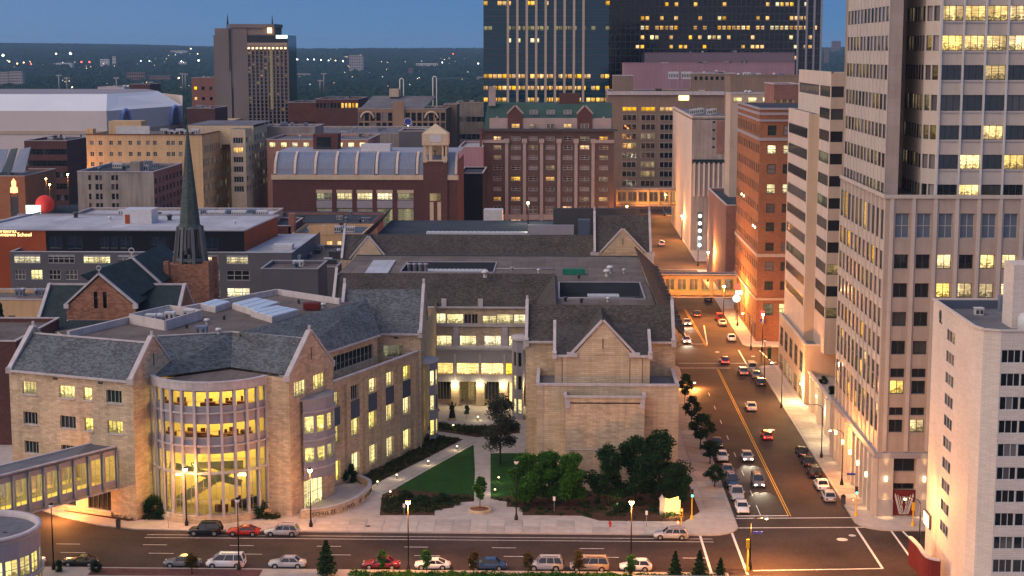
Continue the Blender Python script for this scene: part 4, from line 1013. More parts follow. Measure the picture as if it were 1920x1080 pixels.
c = MB(); c.bar((8.6, EY + .1, EZ2 - .1), (13.4, EY + .1, EP), .7, .35); c.bar((13.4, EY + .1, EP), (18.4, EY + .1, EZ2 - .1), .7, .35)
for x in (ex0 + .25, ex1 - .25): c.bar((x, EY - .1, EZ2), (x, EY + 7, EZ2 + 8.2), .5, .45); c.bar((x, EY + 7, EZ2 + 8), (x, EY + 7, EZ2 + 9.4), .4, .4); c.box(x - .9, x + .9, EY - .5, EY + .2, EZ2 - .6, EZ2 + .1)
for x in (ex0 + .3, ex1 - .3): c.box(x - .75, x + .75, EY - .45, EY, 8, EZ2 - .6)
part('gable_coping', c, trim, nh)
g = MB()
for x in (ex0 + .2, ex1 - .2): g.face([(x, EY, EZ2), (x, EY + 14, EZ2), (x, EY + 7, EZ2 + 7.8)]); g.face([(x + .15, EY, EZ2), (x + .15, EY + 7, EZ2 + 7.8), (x + .15, EY + 14, EZ2)])
part('gable', g, stone_l, nh)

# ================================================================== SKYWAYS
style('sk', 2, 1, alu, [(gclear, 1)], 2, .08)
def skyway(label, a0, a1, w, z0, z1, n, mat, inner, lampmat=ceill, name='skyway'):
    """enclosed footbridge from a0 to a1 (centre line), glazed both sides, real floor and lit ceiling"""
    Ln = hypot(a1[0] - a0[0], a1[1] - a0[1]); t = ((a1[0] - a0[0]) / Ln, (a1[1] - a0[1]) / Ln); nr = (t[1], -t[0]); h = w / 2
    s = thing(name, label, 'skyway', (*a0, z0))
    A, B = (a0[0] + nr[0] * h, a0[1] + nr[1] * h), (a1[0] + nr[0] * h, a1[1] + nr[1] * h); C, D = (a1[0] - nr[0] * h, a1[1] - nr[1] * h), (a0[0] - nr[0] * h, a0[1] - nr[1] * h)
    pw = Ln / n; ws = [(i * pw + .25, (i + 1) * pw - .25, z0 + 1.3, z1 - .75, 'sk') for i in range(n)]
    facade(s, A, B, z0, z1, ws, mat, .12); facade(s, C, D, z0, z1, ws, mat, .12)
    b = MB()
    for P_, Q_ in ((A, B), (C, D)):
        o = 1 if P_ == A else -1
        for i in range(n + 1):
            f = i / n; x, y = P_[0] + (Q_[0] - P_[0]) * f, P_[1] + (Q_[1] - P_[1]) * f
            b.bar((x + nr[0] * o * .14, y + nr[1] * o * .14, z0), (x + nr[0] * o * .14, y + nr[1] * o * .14, z1), .34, .26, up=(nr[0] * o, nr[1] * o, 0))
    b.kind = 1; part('column_cover', b, mat, s)
    e = .25
    part('roof', MB().prism([(A[0] + nr[0] * e, A[1] + nr[1] * e), (B[0] + nr[0] * e, B[1] + nr[1] * e), (C[0] - nr[0] * e, C[1] - nr[1] * e), (D[0] - nr[0] * e, D[1] - nr[1] * e)], z1, z1 + .3, 0, None, True), roofgrey, s)
    c = MB()
    for P_, Q_ in ((A, B), (D, C)): c.bar((*P_, z1 + .3), (*Q_, z1 + .3), .35, .18); c.bar((*P_, z0 - .02), (*Q_, z0 - .02), .5, .22)
    part('edge_trim', c, trim, s)
    part('floor', MB().prism([A, B, C, D], z0 + .2, z0 + .5, 0, None, True), inner, s); part('soffit', MB().prism([A, B, C, D], z0 - .1, z0 + .15, 0, None, True), mat, s)
    q = MB()
    for i in range(n * 2):
        f = (i + .5) / n / 2; x, y = a0[0] + (a1[0] - a0[0]) * f, a0[1] + (a1[1] - a0[1]) * f; q.bar((x - t[0] * .8, y - t[1] * .8, z1 - .2), (x + t[0] * .8, y + t[1] * .8, z1 - .2), 1.3, .08)
    part('ceiling_lights', q, lampmat, s); return s
sa = P(183, 842, 10.0); sb0 = P(0, 888, 10.0); dx, dy = sb0[0] - sa[0], sb0[1] - sa[1]; Ls = hypot(dx, dy)
sa2 = (sa[0] - dx / Ls * 1.5, sa[1] - dy / Ls * 1.5); sb2 = (sa[0] + dx * 1.9, sa[1] + dy * 1.9)
skyway('grey framed lit skyway joining the left wing of the law school', sb2, sa2, 4.2, 4.3, 10.0, 13, metalg, wallin)
skyorange = M('skyway_cream_metal', (.50, .36, .20), .6, .06, 1)
skyway('amber lit skyway crossing the side street between stone hall and orange building', (20, 416), (43.6, 416), 4.2, 3.9, 9.3, 8, skyorange, wallin)
skyway('distant amber skyway over the far end of the street', (20.5, 620), (44, 620), 5, 8, 14, 6, skyorange, wallin)

# ================================================================== ROUND LIT BUILDING AT BOTTOM LEFT
def circ(p, q, r):
    ax, ay, bx, by, cx_, cy_ = *p, *q, *r; d = 2 * (ax * (by - cy_) + bx * (cy_ - ay) + cx_ * (ay - by))
    ux = ((ax * ax + ay * ay) * (by - cy_) + (bx * bx + by * by) * (cy_ - ay) + (cx_ * cx_ + cy_ * cy_) * (ay - by)) / d
    uy = ((ax * ax + ay * ay) * (cx_ - bx) + (bx * bx + by * by) * (ax - cx_) + (cx_ * cx_ + cy_ * cy_) * (bx - ax)) / d
    return ux, uy, hypot(ax - ux, ay - uy)
rx, ry, rr = circ(P(6, 959, 9), P(70, 990, 9), P(2, 1014, 9))
rb = thing('round_building', 'round low building with curved lit windows at the lower left edge', 'building', (rx, ry, 0))
style('rb', 2, 2, alu, [(rlaw, 1)])
n = 22; st = 2 * rr * sin(pi / n)
for i in range(n):
    a0, a1 = 2 * pi * i / n, 2 * pi * (i + 1) / n
    facade(rb, (rx + rr * cos(a0), ry + rr * sin(a0)), (rx + rr * cos(a1), ry + rr * sin(a1)), 0, 9, [(.15, st - .15, 4.0, 6.4, 'rb'), (.15, st - .15, .6, 3.6, 'rb')], metalg, .15)
part('roof', MB().lathe([(0, 8.5), (rr - .3, 8.5)], (rx, ry, 0), 40), roofgrey, rb)
part('coping', MB().lathe([(rr - .45, 8.5), (rr - .45, 9.2), (rr + .2, 9.2), (rr + .2, 8.85), (rr, 8.8), (rr, 8.5)], (rx, ry, 0), 44), trim, rb)
part('band', MB().lathe([(rr + .02, 3.62), (rr + .3, 3.62), (rr + .3, 3.95), (rr + .02, 3.95)], (rx, ry, 0), 44), metalg, rb)
text('oo', rb, (rx + rr * .45, ry - .5, 8.53), 0, .5, metald, 'roof_drain', .05, 0)

# ================================================================== GREY DOWNTOWN SCHOOL BEHIND THE CHURCH
GYY = 375.0
style('gs4', 5, 2, alu, [(rpale, .35), (gblinds, .65)], 2, .13); style('gs3', 3, 2, alu, [(gblinds, .8), (rpale, .2)], 2, .13)
gx_ = lambda px: xY(px, GYY, 520)
g = thing('grey_school', 'grey rendered school with black upper storey and rust orange corner panel', 'building', (gx_(280), GYY + 20, 0))
z1 = zY(478, GYY, 200); x0, x1 = gx_(20), gx_(548)
ws = []
for a, b_ in ((27, 77), (91, 141), (157, 208), (221, 275), (289, 340), (386, 410), (425, 466)): ws.append((gx_(a) - x0, gx_(b_) - x0, zY(497, GYY), zY(480, GYY), 'gs4'))
for yy in ((509, 528), (542, 559)):
    for a, b_ in ((28, 48), (58, 80), (92, 114), (123, 146), (180, 210), (290, 312), (390, 412), (425, 468)): ws.append((gx_(a) - x0, gx_(b_) - x0, zY(yy[1], GYY), zY(yy[0], GYY), 'gs3'))
facade(g, (x0, GYY), (x1, GYY), 0, z1 + .6, ws, greywall, .2); facade(g, (x0, GYY + 45), (x0, GYY), 0, z1 + .6, (), greywall); facade(g, (x1, GYY), (x1, GYY + 45), 0, z1 + .6, (), bluewall)
part('lower_roof', MB().box(x0 + .2, x1 - .2, GYY + .2, GYY + 45, z1 - .5, z1), roofpale, g)
c = MB(); c.bar((x0, GYY + .2, z1 + .6), (x1, GYY + .2, z1 + .6), .5, .15); c.bar((x0 + .2, GYY, z1 + .6), (x0 + .2, GYY + 40, z1 + .6), .5, .15); part('coping', c, roofpale, g)
UY = GYY + 7; uz = zY(433, UY, 300); ux = lambda px: xY(px, UY, 450)
style('bk', 2, 1, aludark, [(glassd('dim_blue_glass', (.012, .02, .035)), 1)])
facade(g, (ux(86), UY), (ux(458), UY), z1, uz, [(ux(a) - ux(86), ux(b_) - ux(86), z1 + .5, uz - 1.4, 'bk') for a, b_ in ((92, 116), (126, 154), (187, 204), (206, 220), (224, 247), (281, 311), (386, 408))], blackwall, .15, 'upper_wall')
facade(g, (ux(-60), UY), (ux(86), UY), 0, uz, (), orangewall, .1, 'corner_panel', 'rust orange corner panel with the school name'); facade(g, (ux(458), UY), (ux(458) + 2, UY + 34), z1, uz, (), orangewall, .1, 'end_wall')
RYB = UY + 36
part('upper_roof', MB().prism([(ux(-60), UY + .1), (ux(458), UY + .1), (ux(458) + 2, RYB), (ux(-60), RYB)], uz - .4, uz), roofpale, g)
c = MB(); c.bar((ux(-60), UY, uz), (ux(458), UY, uz), .5, .25); c.bar((ux(458), UY, uz), (ux(458) + 2, RYB, uz), .5, .25); c.bar((ux(-60), RYB, uz), (ux(458) + 2, RYB, uz), .5, .4); c.bar((ux(-60), UY, uz), P(75, 400, uz) + (uz,), .4, .4); part('coping', c, metalg, g)
text('Interdistrict', g, (ux(10), UY - .05, zY(436, UY, 10)), 0, 1.15, signy, 'lettering', .02); text('Downtown School', g, (ux(22), UY - .05, zY(443, UY, 20)), 0, 1.25, signy, 'lettering', .02)
x, y = P(262, 418, uz); part('penthouse', MB().box(x - 3.6, x + 3.4, y - 2, y + 5, uz, uz + 3.4), metall, g); part('penthouse_door', MB().box(x - 3, x - 1.9, y - 2.1, y - 2.02, uz, uz + 2.2), orangewall, g)
for px, py, s_ in ((142, 408, .9), (206, 413, .6), (318, 413, .9), (440, 420, .5)): x, y = P(px, py, uz); part('roof_vent', MB().lathe([(s_ * .6, 0), (s_ * .6, s_), (s_, s_ + .1), (s_ * .5, s_ * 1.6), (0, s_ * 1.7)], (x, y, uz), 10), metald if s_ > .8 else metall, g)
# neighbouring roofs right of it
g2 = building('dark_flat_building', 'dark roofed low block with a boxy cooling unit right of the grey school', gx_(520), gx_(628), GYY + 3, GYY + 46, z1 - 3.0, greywall, roofbrown, cap=metalg)
b = P(525, 462, 20); unit(g2, b[0], GYY + 13, z1 - 3.2, 4.4, 3.4, 4.4, metall, 'cooling_tower'); unit(g2, b[0] + 2.4, GYY + 9, z1 - 3.2, 4, 3, 2.2, metall)
unit(g2, gx_(597), GYY + 16, z1 - 3.7, 1.8, 1.6, 1.2, metall)
g3 = building('grey_plant_block', 'plain grey penthouse block behind the school parapet', gx_(524), gx_(624), 352, 366, zY(506, 352), greywall, roofbrown, cap=metalg)
# tan mission-style building with lit windows
TYY = 452.0; tx = lambda px: xY(px, TYY, 450)
style('arch', 2, 2, alu, [(rwarm, .6), (gdark, .4)])
ws = [(tx(a) - tx(548), tx(b_) - tx(548), zY(yb, TYY), zY(ya, TYY), 'arch') for a, b_, ya, yb in ((588, 598, 453, 473), (612, 623, 453, 473), (632, 640, 453, 473), (648, 656, 457, 470))]
tb = building('tan_stucco_building', 'small tan stucco building with lit arched window behind the grey school', tx(548), tx(680), TYY, TYY + 26, zY(440, TYY), tanwall, bluewall, S=ws, cap=tanwall)
part('stepped_parapet', MB().box(tx(579), tx(627), TYY - .1, TYY + .4, zY(442, TYY), zY(424, TYY)), tanwall, tb); part('chimney', MB().box(tx(538), tx(549), TYY + 3, TYY + 6, zY(445, TYY), zY(404, TYY)), brickp, tb)
for px in (568, 588, 613, 640): unit(tb, tx(px) + 1, TYY + 9 + (px % 7), zY(440, TYY) - .7, 2.4, 1.8, 1.6, metall)
building('slate_roofed_shed', 'dark blue roofed building behind the tan stucco building', xY(500, 480, 420), xY(697, 480, 420), 480, 512, zY(419, 480), brickp, roofdark, cap=bluewall)
for px, y0, w, d, h, nm, lb in ((490, 455, 12, 12, 14, 'low_red_brick_building', 'low red brick block with white vents left of the tan building'),): building(nm, lb, xY(450, y0, 420), xY(545, y0, 420), y0, y0 + 22, zY(425, y0), brickr, roofdark)
# small tan wall and dark brick house at the far left
tw = building('tan_garden_wall_building', 'tan wall building with small grille at the far left edge', xY(-60, 330, 570), xY(83, 330, 570), 330, 345, zY(562, 330, 40), tanwall, roofbrown, S=[(xY(16, 330, 598) - xY(-60, 330, 570), xY(29, 330, 598) - xY(-60, 330, 570), zY(602, 330), zY(596, 330), 'big5')])
db = building('dark_brick_house', 'dark brick building at the left edge beside the law school wing', -112, P(20, 690, 14)[0] - .5, 268, 292, zY(640, 268, 10), brickd, roofbrown, E=grid(24, 4, 1.4, floors(2, 4, 3.6, 2), 'law2', lit=lambda r, c: gdark), S=grid(14, 3, 1.4, floors(2, 4, 3.6, 2), 'law2', lit=lambda r, c: gdark))

# ================================================================== CHURCH
ch = thing('church', 'brownstone church with slate roofs and a tall green spire', 'church', (-60, 305, 0))
CHY = 296.0; kx = lambda px: xY(px, CHY, 560); kz = lambda py: zY(py, CHY, 190)
gx0_, gx1_, gxm = kx(124), kx(254), kx(187); ze_, zp_ = kz(572), kz(515)
b = MB()
facade(ch, (gx0_, CHY), (gx1_, CHY), 0, kz(578), (), brownst)
wl_ = [(kx(176), kx(183)), (kx(193), kx(200))]; zt, zb = kz(547), kz(583)
def zr(x): return ze_ + (zp_ - ze_) * (1 - abs(x - gxm) / ((gx1_ - gx0_) / 2))
z0_ = kz(578)
cuts = [gx0_, wl_[0][0], wl_[0][1], gxm, wl_[1][0], wl_[1][1], gx1_]
for a, c_ in zip(cuts, cuts[1:]):
    hole = (a, c_) in [tuple(w_) for w_ in wl_]
    if hole: b.face([(a, CHY, zt), (c_, CHY, zt), (c_, CHY, zr(c_)), (a, CHY, zr(a))]); b.face([(a, CHY + .35, z0_), (c_, CHY + .35, z0_), (c_, CHY + .35, zt), (a, CHY + .35, zt)], 1)
    else: b.face([(a, CHY, z0_), (c_, CHY, z0_), (c_, CHY, zr(c_)), (a, CHY, zr(a))])
part('gable', b, [brownst, gdark], ch)
c = MB(); c.bar((gx0_, CHY, ze_), (gxm, CHY, zp_), .7, .35); c.bar((gxm, CHY, zp_), (gx1_, CHY, ze_), .7, .35); c.box(gx0_ - .4, gx0_ + .5, CHY - .4, CHY + .4, ze_ - .6, ze_ + .2); c.box(gx1_ - .5, gx1_ + .4, CHY - .4, CHY + .4, ze_ - .6, ze_ + .2); c.box(gx0_, gx1_, CHY - .12, CHY, kz(603), kz(600)); part('gable_coping', c, trim, ch)
def ringx(x, y, z, r): b = MB(); b.tube([(x + r * cos(a * pi / 6), y, z + r + r * sin(a * pi / 6)) for a in range(13)], .1, 6); b.bar((x, y, z - .8), (x, y, z + .2), .18, .18); return b
part('stone_finial', ringx(gxm, CHY, zp_ + .8, .4), trim, ch)
# short nave roof behind the front gable, then the higher main gable
M2 = 309.0; mx_ = lambda px: xY(px, M2, 520); mz = lambda py: zY(py, M2, 250)
part('roof_slope', MB().plate([(gx0_, CHY, ze_), (gxm, CHY, zp_), (gxm, M2, zp_), (gx0_, M2, ze_)], .25), slate, ch); part('roof_slope', MB().plate([(gxm, CHY, zp_), (gx1_, CHY, ze_), (gx1_, M2, ze_), (gxm, M2, zp_)], .25), slate, ch)
pk = (mx_(248), M2, mz(484)); lo_ = (mx_(180), M2, mz(532)); ro_ = (mx_(300), M2, mz(532))
part('roof_slope', MB().plate([(mx_(188), CHY + .5, kz(516)), (mx_(262), CHY + 3, kz(572)), (mx_(300), M2, mz(532)), pk], .25), slate, ch)
part('roof_slope', MB().plate([pk, lo_, (lo_[0], M2 + 25, lo_[2]), (pk[0], M2 + 25, pk[2])], .25), slate, ch); part('roof_slope', MB().plate([pk, ro_, (ro_[0], M2 + 25, ro_[2]), (pk[0], M2 + 25, pk[2])], .25), slate, ch)
c = MB(); c.bar(lo_, pk, .6, .35); c.bar(pk, ro_, .6, .35); part('gable_coping', c, trim, ch); part('stone_finial', ringx(pk[0], M2, pk[2] + .9, .5), trim, ch)
facade(ch, (mx_(178), M2 + .5), (mx_(302), M2 + .5), 0, lo_[2], (), brownst)
# transepts with raised end copings
for a, b_, top_, bot_, s_ in ((90, 178, 533, 612, -1), (255, 344, 533, 592, 1)):
    A_ = (xY(a, M2 - 2, 533), M2 - 2 + 1, zY(top_, M2, a)); B_ = (xY(b_, M2 - 2, 533), M2 - 1, zY(top_, M2, a)); zb_ = A_[2] - 8.5
    part('roof_slope', MB().plate([(A_[0], CHY - .2 + 1, zb_), (B_[0], CHY - .2 + 1, zb_), (B_[0], B_[1], B_[2]), (A_[0], A_[1], A_[2])], .3), slate, ch)
    part('roof_slope', MB().plate([(A_[0], M2 + 10, zb_), (B_[0], M2 + 10, zb_), (B_[0], B_[1], B_[2]), (A_[0], A_[1], A_[2])], .3), slate, ch)
    e_ = A_ if s_ < 0 else B_; c = MB(); c.bar((e_[0], CHY, zb_ - .5), (e_[0], e_[1], e_[2]), .6, .5); c.bar((e_[0], e_[1], e_[2]), (e_[0], M2 + 10.5, zb_ - .5), .6, .5); c.bar(A_, B_, .4, .35); part('gable_coping', c, trim, ch)
    g_ = MB(); g_.face([(e_[0], CHY + .8, zb_), (e_[0], M2 + 10, zb_), (e_[0], e_[1], e_[2])]); g_.face([(e_[0] + .2, CHY + .8, zb_), (e_[0] + .2, e_[1], e_[2]), (e_[0] + .2, M2 + 10, zb_)]); part('gable', g_, brownst, ch)
    facade(ch, (A_[0], CHY + 1), (B_[0], CHY + 1), 0, zb_, (), brownst)
    facade(ch, (e_[0] - (.01 if s_ < 0 else 0), (M2 + 10) if s_ < 0 else CHY + 1), (e_[0], (CHY + 1) if s_ < 0 else M2 + 10), 0, zb_, (), brownst)
part('apse_roof', MB().plate([(kx(120), CHY - 7, kz(612)), (kx(258), CHY - 7, kz(612)), (kx(250), CHY - .2, kz(600)), (kx(128), CHY - .2, kz(600))], .3), slate, ch)
b = MB().box(kx(146), kx(194), M2 - 5 + 6, M2 + 6, 0, mz(512)); part('vent_tower', b, brownst, ch); part('vent_tower_cap', MB().prism([(kx(144), M2), (kx(197), M2), (kx(197), M2 + 6.6), (kx(144), M2 + 6.6)], mz(512), mz(502)), greenroof, ch)
# spire
SPY = 318.0; sx0, sx1 = xY(313, SPY, 530), xY(388, SPY, 530); sm = (sx0 + sx1) / 2; sz = lambda py: zY(py, SPY, 350); hw = (sx1 - sx0) / 2; sy = SPY + hw
part('tower_shaft', MB().box(sx0, sx1, SPY, SPY + 2 * hw, 0, sz(497)), brownst, ch)
b = MB()
for dx_, dy_ in ((-1, -1), (1, -1), (1, 1), (-1, 1)): b.box(sm + dx_ * hw - .5, sm + dx_ * hw + .5, sy + dy_ * hw - .5, sy + dy_ * hw + .5, 0, sz(490))
part('tower_buttress', b, brownst, ch)
hb, ht_ = 2.65, 2.0; zb_, zt_ = sz(497), sz(428)
def oct_(r, z, n=8, off=22.5): return [(sm + r * cos(radians(off + 360 / n * i)), sy + r * sin(radians(off + 360 / n * i)), z) for i in range(n)]
o0, o1 = oct_(hb * 1.12, zb_), oct_(ht_ * 1.05, zt_); b = MB()
for i in range(8):
    a, c_ = Vector(o0[i]), Vector(o0[(i + 1) % 8]); d_, e_ = Vector(o1[(i + 1) % 8]), Vector(o1[i])
    b.bar(a, e_, .55, .5); m0, m1 = a.lerp(c_, .5), e_.lerp(d_, .5)
    for f in (.06, .93): b.bar(a.lerp(e_, f), c_.lerp(d_, f), .4, .6)
part('belfry', b, M('belfry_grey', (.13, .14, .155), .7, .1, .5), ch); part('belfry_core', MB().lathe([(hb * .75, zb_), (ht_ * .7, zt_)], (sm, sy, 0), 8), gdark, ch)
bl = MB().lathe([(.75, 0), (.6, .25), (.45, .8), (.3, 1.1), (0, 1.15)], (sm, SPY + 1.0, sz(478)), 12); part('bell', bl, bronze, ch)
b = MB().lathe([(ht_ * 1.12, sz(430)), (ht_ * 1.12, sz(426)), (ht_ * 1.02, sz(424)), (.14, sz(240)), (0, sz(232))], (sm, sy, 0), 8, sm=False); part('spire', b, M('green_slate_spire', (.075, .098, .098), .7, .15, .4, (.4, .35, .02, .2), .4), ch)

# ================================================================== GRANITE TOWER ON THE RIGHT
TX, TYF, TYB, TXR = 44.5, 229.6, 266.5, 78.0
tow = thing('granite_office_tower', 'tall pink granite office tower with lit floors and set back upper part', 'building', (TX, TYF, 0))
tz = lambda py: zY(py, TYF, 1700)
style('tw', 2, 1, aludark, [(gdark, .55), (rtower, .45)], 2, .09); style('twl', 2, 2, alu, [(gblue, 1)], 2, .09); style('twn', 1, 1, aludark, [(gpale, .55), (rdim, .35), (ramber, .1)], 2, .07)
RW = [(tz(447), tz(400)), (tz(504), tz(477)), (tz(558), tz(531)), (tz(612), tz(585)), (tz(665), tz(639)), (tz(708), tz(691)), (tz(739), tz(714)), (tz(779), tz(764)), (tz(811), tz(787)), (tz(884), tz(858)), (tz(918), tz(906))]
pitch = 2.96; nc = 11; ws = []
LIT = {1: (2, 4, 5, 6, 7, 8), 2: (2, 3, 4, 5, 6, 8), 3: (2,), 6: (0, 2), 8: (1, 2, 4)}
for r, (v0, v1) in enumerate(RW):
    for c_ in range(nc):
        u = 2.35 + c_ * pitch; m = gblue if r == 0 else (rtower if c_ in LIT.get(r, ()) else gdark)
        w = 1.95
        if r >= 9: u = 3.6 + (c_ - 0) * 5.9; w = 3.2
        if r >= 9 and c_ > 4: continue
        ws.append((u - w / 2, u + w / 2, v0, v1, 'twl' if r == 0 else 'tw', m))
RF_ = tz(372)
facade(tow, (TX, TYF), (TXR, TYF), 0, RF_, ws, granite, .45, label='granite front facing the crossing')
LW = []; nL = 11; pL = (TYB - TYF) / nL
for r, (v0, v1) in enumerate(RW[:9]):
    for c_ in range(nL): LW.append((pL * (c_ + .5) - 1.15, pL * (c_ + .5) + 1.15, v0 - .3, v1 + .3, 'twn'))
for c_ in range(nL): LW.append((pL * (c_ + .5) - .9, pL * (c_ + .5) + .9, 1.0, tz(862), 'tw'))
facade(tow, (TX, TYB), (TX, TYF), 0, RF_, LW, granite, .05, label='street side of granite with narrow bays')
for i in range(nL + 1):
    y = TYF + .3 + (TYB - TYF - .6) * i / nL; part('pilaster', MB().box(TX - .13, TX - .003, y - .26, y + .26, tz(850), RF_), granitel, tow)
for c_ in range(nL):                                       # projecting spandrels of the street side
    for r in range(1, 9):
        y = TYF + pL * (c_ + .5); z0_, z1_ = RW[r][1] + .35, RW[r - 1][0] - .35
        if z1_ - z0_ > .6: part('spandrel_block', MB().box(TX - .09, TX - .003, y - .95, y + .95, z0_, z1_), granitel, tow)
for c_ in range(nc + 1):
    x = TX + 2.35 + (c_ - .5) * pitch; part('pier', MB().box(x - .24, x + .24, TYF - .22, TYF - .003, tz(846), RF_), granitel, tow)
b = MB(); b.box(TX - .6, TXR, TYF - .55, TYF - .004, tz(858), tz(848)); b.box(TX - .6, TX - .004, TYF - .004, TYB, tz(858), tz(848)); part('canopy_band', b, metalg, tow)
b = MB(); b.box(TX - .3, TXR, TYF - .3, TYF, RF_, RF_ + .5); b.box(TX - .3, TX, TYF, TYB, RF_, RF_ + .5); part('coping', b, granitel, tow)
part('terrace_roof', MB().box(TX + .1, TXR - .1, TYF + .1, TYB - .1, RF_ - .3, RF_), roofgrey, tow)
b = MB()
for c_ in range(12): y = TYF + c_ * 3.3 + .1; b.box(TX - .75, TX - .01, y - .5, y + .5, 0, tz(858))
b.kind = 1; part('arcade_pier', b, granitel, tow)
for c_, x in enumerate((45.6, 50.95, 56.9)):
    part('street_pier', MB().box(x - 1.05, x + 1.05, TYF - .5, TYF - .004, tz(924) if 0 else 2.6, tz(858)), granitel, tow); part('pier_base', MB().box(x - 1.12, x + 1.12, TYF - .57, TYF - .002, 0, 2.6), metalg, tow)
# ornamental doors with the letter W
part('door_panel', MB().box(46.75, 49.85, TYF - .25, TYF - .01, .3, 3.9), maroon, tow)
b = MB(); wx = 48.3
for k in (-1, 1):
    for j, o in enumerate((0, .35, .7)):
        b.bar((wx + k * .05 + k * o * .5, TYF - .3, .45), (wx + k * (.55 + o), TYF - .3, 3.0 + o * .6), .10, .06, up=(0, -1, 0))
    b.bar((wx + k * .55, TYF - .3, .5), (wx + k * .1, TYF - .3, 3.0), .12, .06, up=(0, -1, 0)); b.bar((wx + k * .6, TYF - .32, .5), (wx + k * 1.3, TYF - .32, 3.2), .12, .06, up=(0, -1, 0))
part('door_emblem', b, metall, tow)
# wall lamps shining up and down the piers
def wall_light(par, x, y, z, nx, ny, e=190, up=True):
    part('sconce', MB().box(x - .14, x + .14, y - .14, y + .14, z - .35, z + .35), warmlamp, par)
    for s_ in (1, -1):
        l = bpy.data.lights.new('sconce_light', 'SPOT'); l.energy = e; l.color = (1, .62, .25); l.spot_size = radians(34); l.spot_blend = 1.0; l.shadow_soft_size = .05
        o = bpy.data.objects.new('sconce_light', l); COL.objects.link(o); o.location = (x + nx * .2, y + ny * .2, z + s_ * .45); o.rotation_euler = (pi if s_ > 0 else 0, 0, 0)
for x in (45.6, 50.95): wall_light(tow, x, TYF - .72, 5.6, 0, -1, 1500)
for y in (233, 239.7, 246.3, 252.9, 259.5): wall_light(tow, TX - .95, y, 5.2, -1, 0, 900)
# upper tower
style('up', 1, 1, aludark, [(gpale, .5), (rdim, .35), (gdark, .15)], 2, .06); style('upf', 3, 1, aludark, [(gdark, .5), (rtower, .5)], 2, .07)
UYF, UX1, UX2 = 231.2, 44.9, 49.9
uz_ = lambda py: zY(py, UYF, 1800)
BW = [(uz_(b_), uz_(a)) for a, b_ in ((346, 372), (290, 317), (235, 262), (178, 208), (122, 150), (66, 95), (10, 39))]
step = BW[5][0] - BW[4][0]; BW += [(BW[6][0] + step * k, BW[6][1] + step * k) for k in (1, 2, 3)]
UT = BW[-1][1] + 2.5
fu = []; LITU = {0: (1,), 1: (1, 3, 4), 2: (2, 4, 5), 4: (2, 4, 5), 5: (0, 1, 2, 3, 4, 5), 6: (0, 1, 2, 3, 4, 5, 6, 7), 7: (1, 2, 5)}
for r, (v0, v1) in enumerate(BW):
    for c_ in range(8): fu.append((.1 + c_ * 3.0 + .1, .1 + (c_ + 1) * 3.0 - .1, v0, v1, 'upf', rtower if c_ in LITU.get(r, ()) else gdark))
facade(tow, (UX2 + 1.6, UYF), (TXR - .5, UYF), RF_, UT, fu, granitel, .25, 'upper_wall')
cw_ = 1.9; facade(tow, (UX2, UYF + 2.2), (UX2 + 1.6, UYF), RF_, UT, [(.2, 1.2, v0, v1, 'up') for v0, v1 in BW] + [(1.4, 2.5, v0, v1, 'up') for v0, v1 in BW], granitel, .25, 'upper_wall')
facade(tow, (UX2, 246), (UX2, UYF + 2.2), RF_, UT, [(u + .25, u + 1.45, v0, v1, 'up') for u in [i * 1.8 for i in range(7)] for v0, v1 in BW], granitel, .05, 'upper_wall')
facade(tow, (46.7, 246), (UX2, 246), RF_, UT, [(.6, 2.4, RF_ + .5, UT - 1, 'tw', gdark)], granite, .4, 'recess_wall')
facade(tow, (46.7, 232.8), (46.7, 246), RF_, UT, (), granite, .3, 'upper_wall')
facade(tow, (UX1, 232.8), (46.7, 232.8), RF_, UT, (), granite, .3, 'upper_wall')
n = 12; p_ = (TYB - 232.8) / n
facade(tow, (UX1, TYB), (UX1, 232.8), RF_, UT, [(p_ * i + .3, p_ * (i + 1) - .3, v0, v1, 'up') for i in range(n) for v0, v1 in BW], granitel, .05, 'upper_wall')
for i in range(n + 1):
    y = 232.9 + (TYB - 233) * i / n; part('pilaster', MB().box(UX1 - .1, UX1 - .003, y - .16, y + .16, RF_ + .5, UT), granitel, tow)
for c_ in range(9): x = UX2 + 1.6 + .1 + c_ * 3.0; part('mullion_fin', MB().box(x - .12, x + .12, UYF - .35, UYF - .003, RF_, UT), metall, tow)
for r, (v0, v1) in enumerate(BW): part('sill_rail', MB().box(UX2 + 1.6, TXR - .5, UYF - .08, UYF - .002, v0 - .35, v0 - .2), metalg, tow)
part('roof', MB().prism([(UX1, TYB), (UX1, 232.8), (46.7, 232.8), (46.7, 246), (UX2, 246), (UX2, UYF + 2.2), (UX2 + 1.6, UYF), (TXR - .5, UYF), (TXR - .5, TYB)], UT - .3, UT), roofgrey, tow)
facade(tow, (TXR, TYF), (TXR, TYB), 0, RF_, (), granite); facade(tow, (TXR - .5, UYF), (TXR - .5, TYB), RF_, UT, (), granite)
facade(tow, (TXR, TYB), (TX, TYB), 0, UT, (), granite)

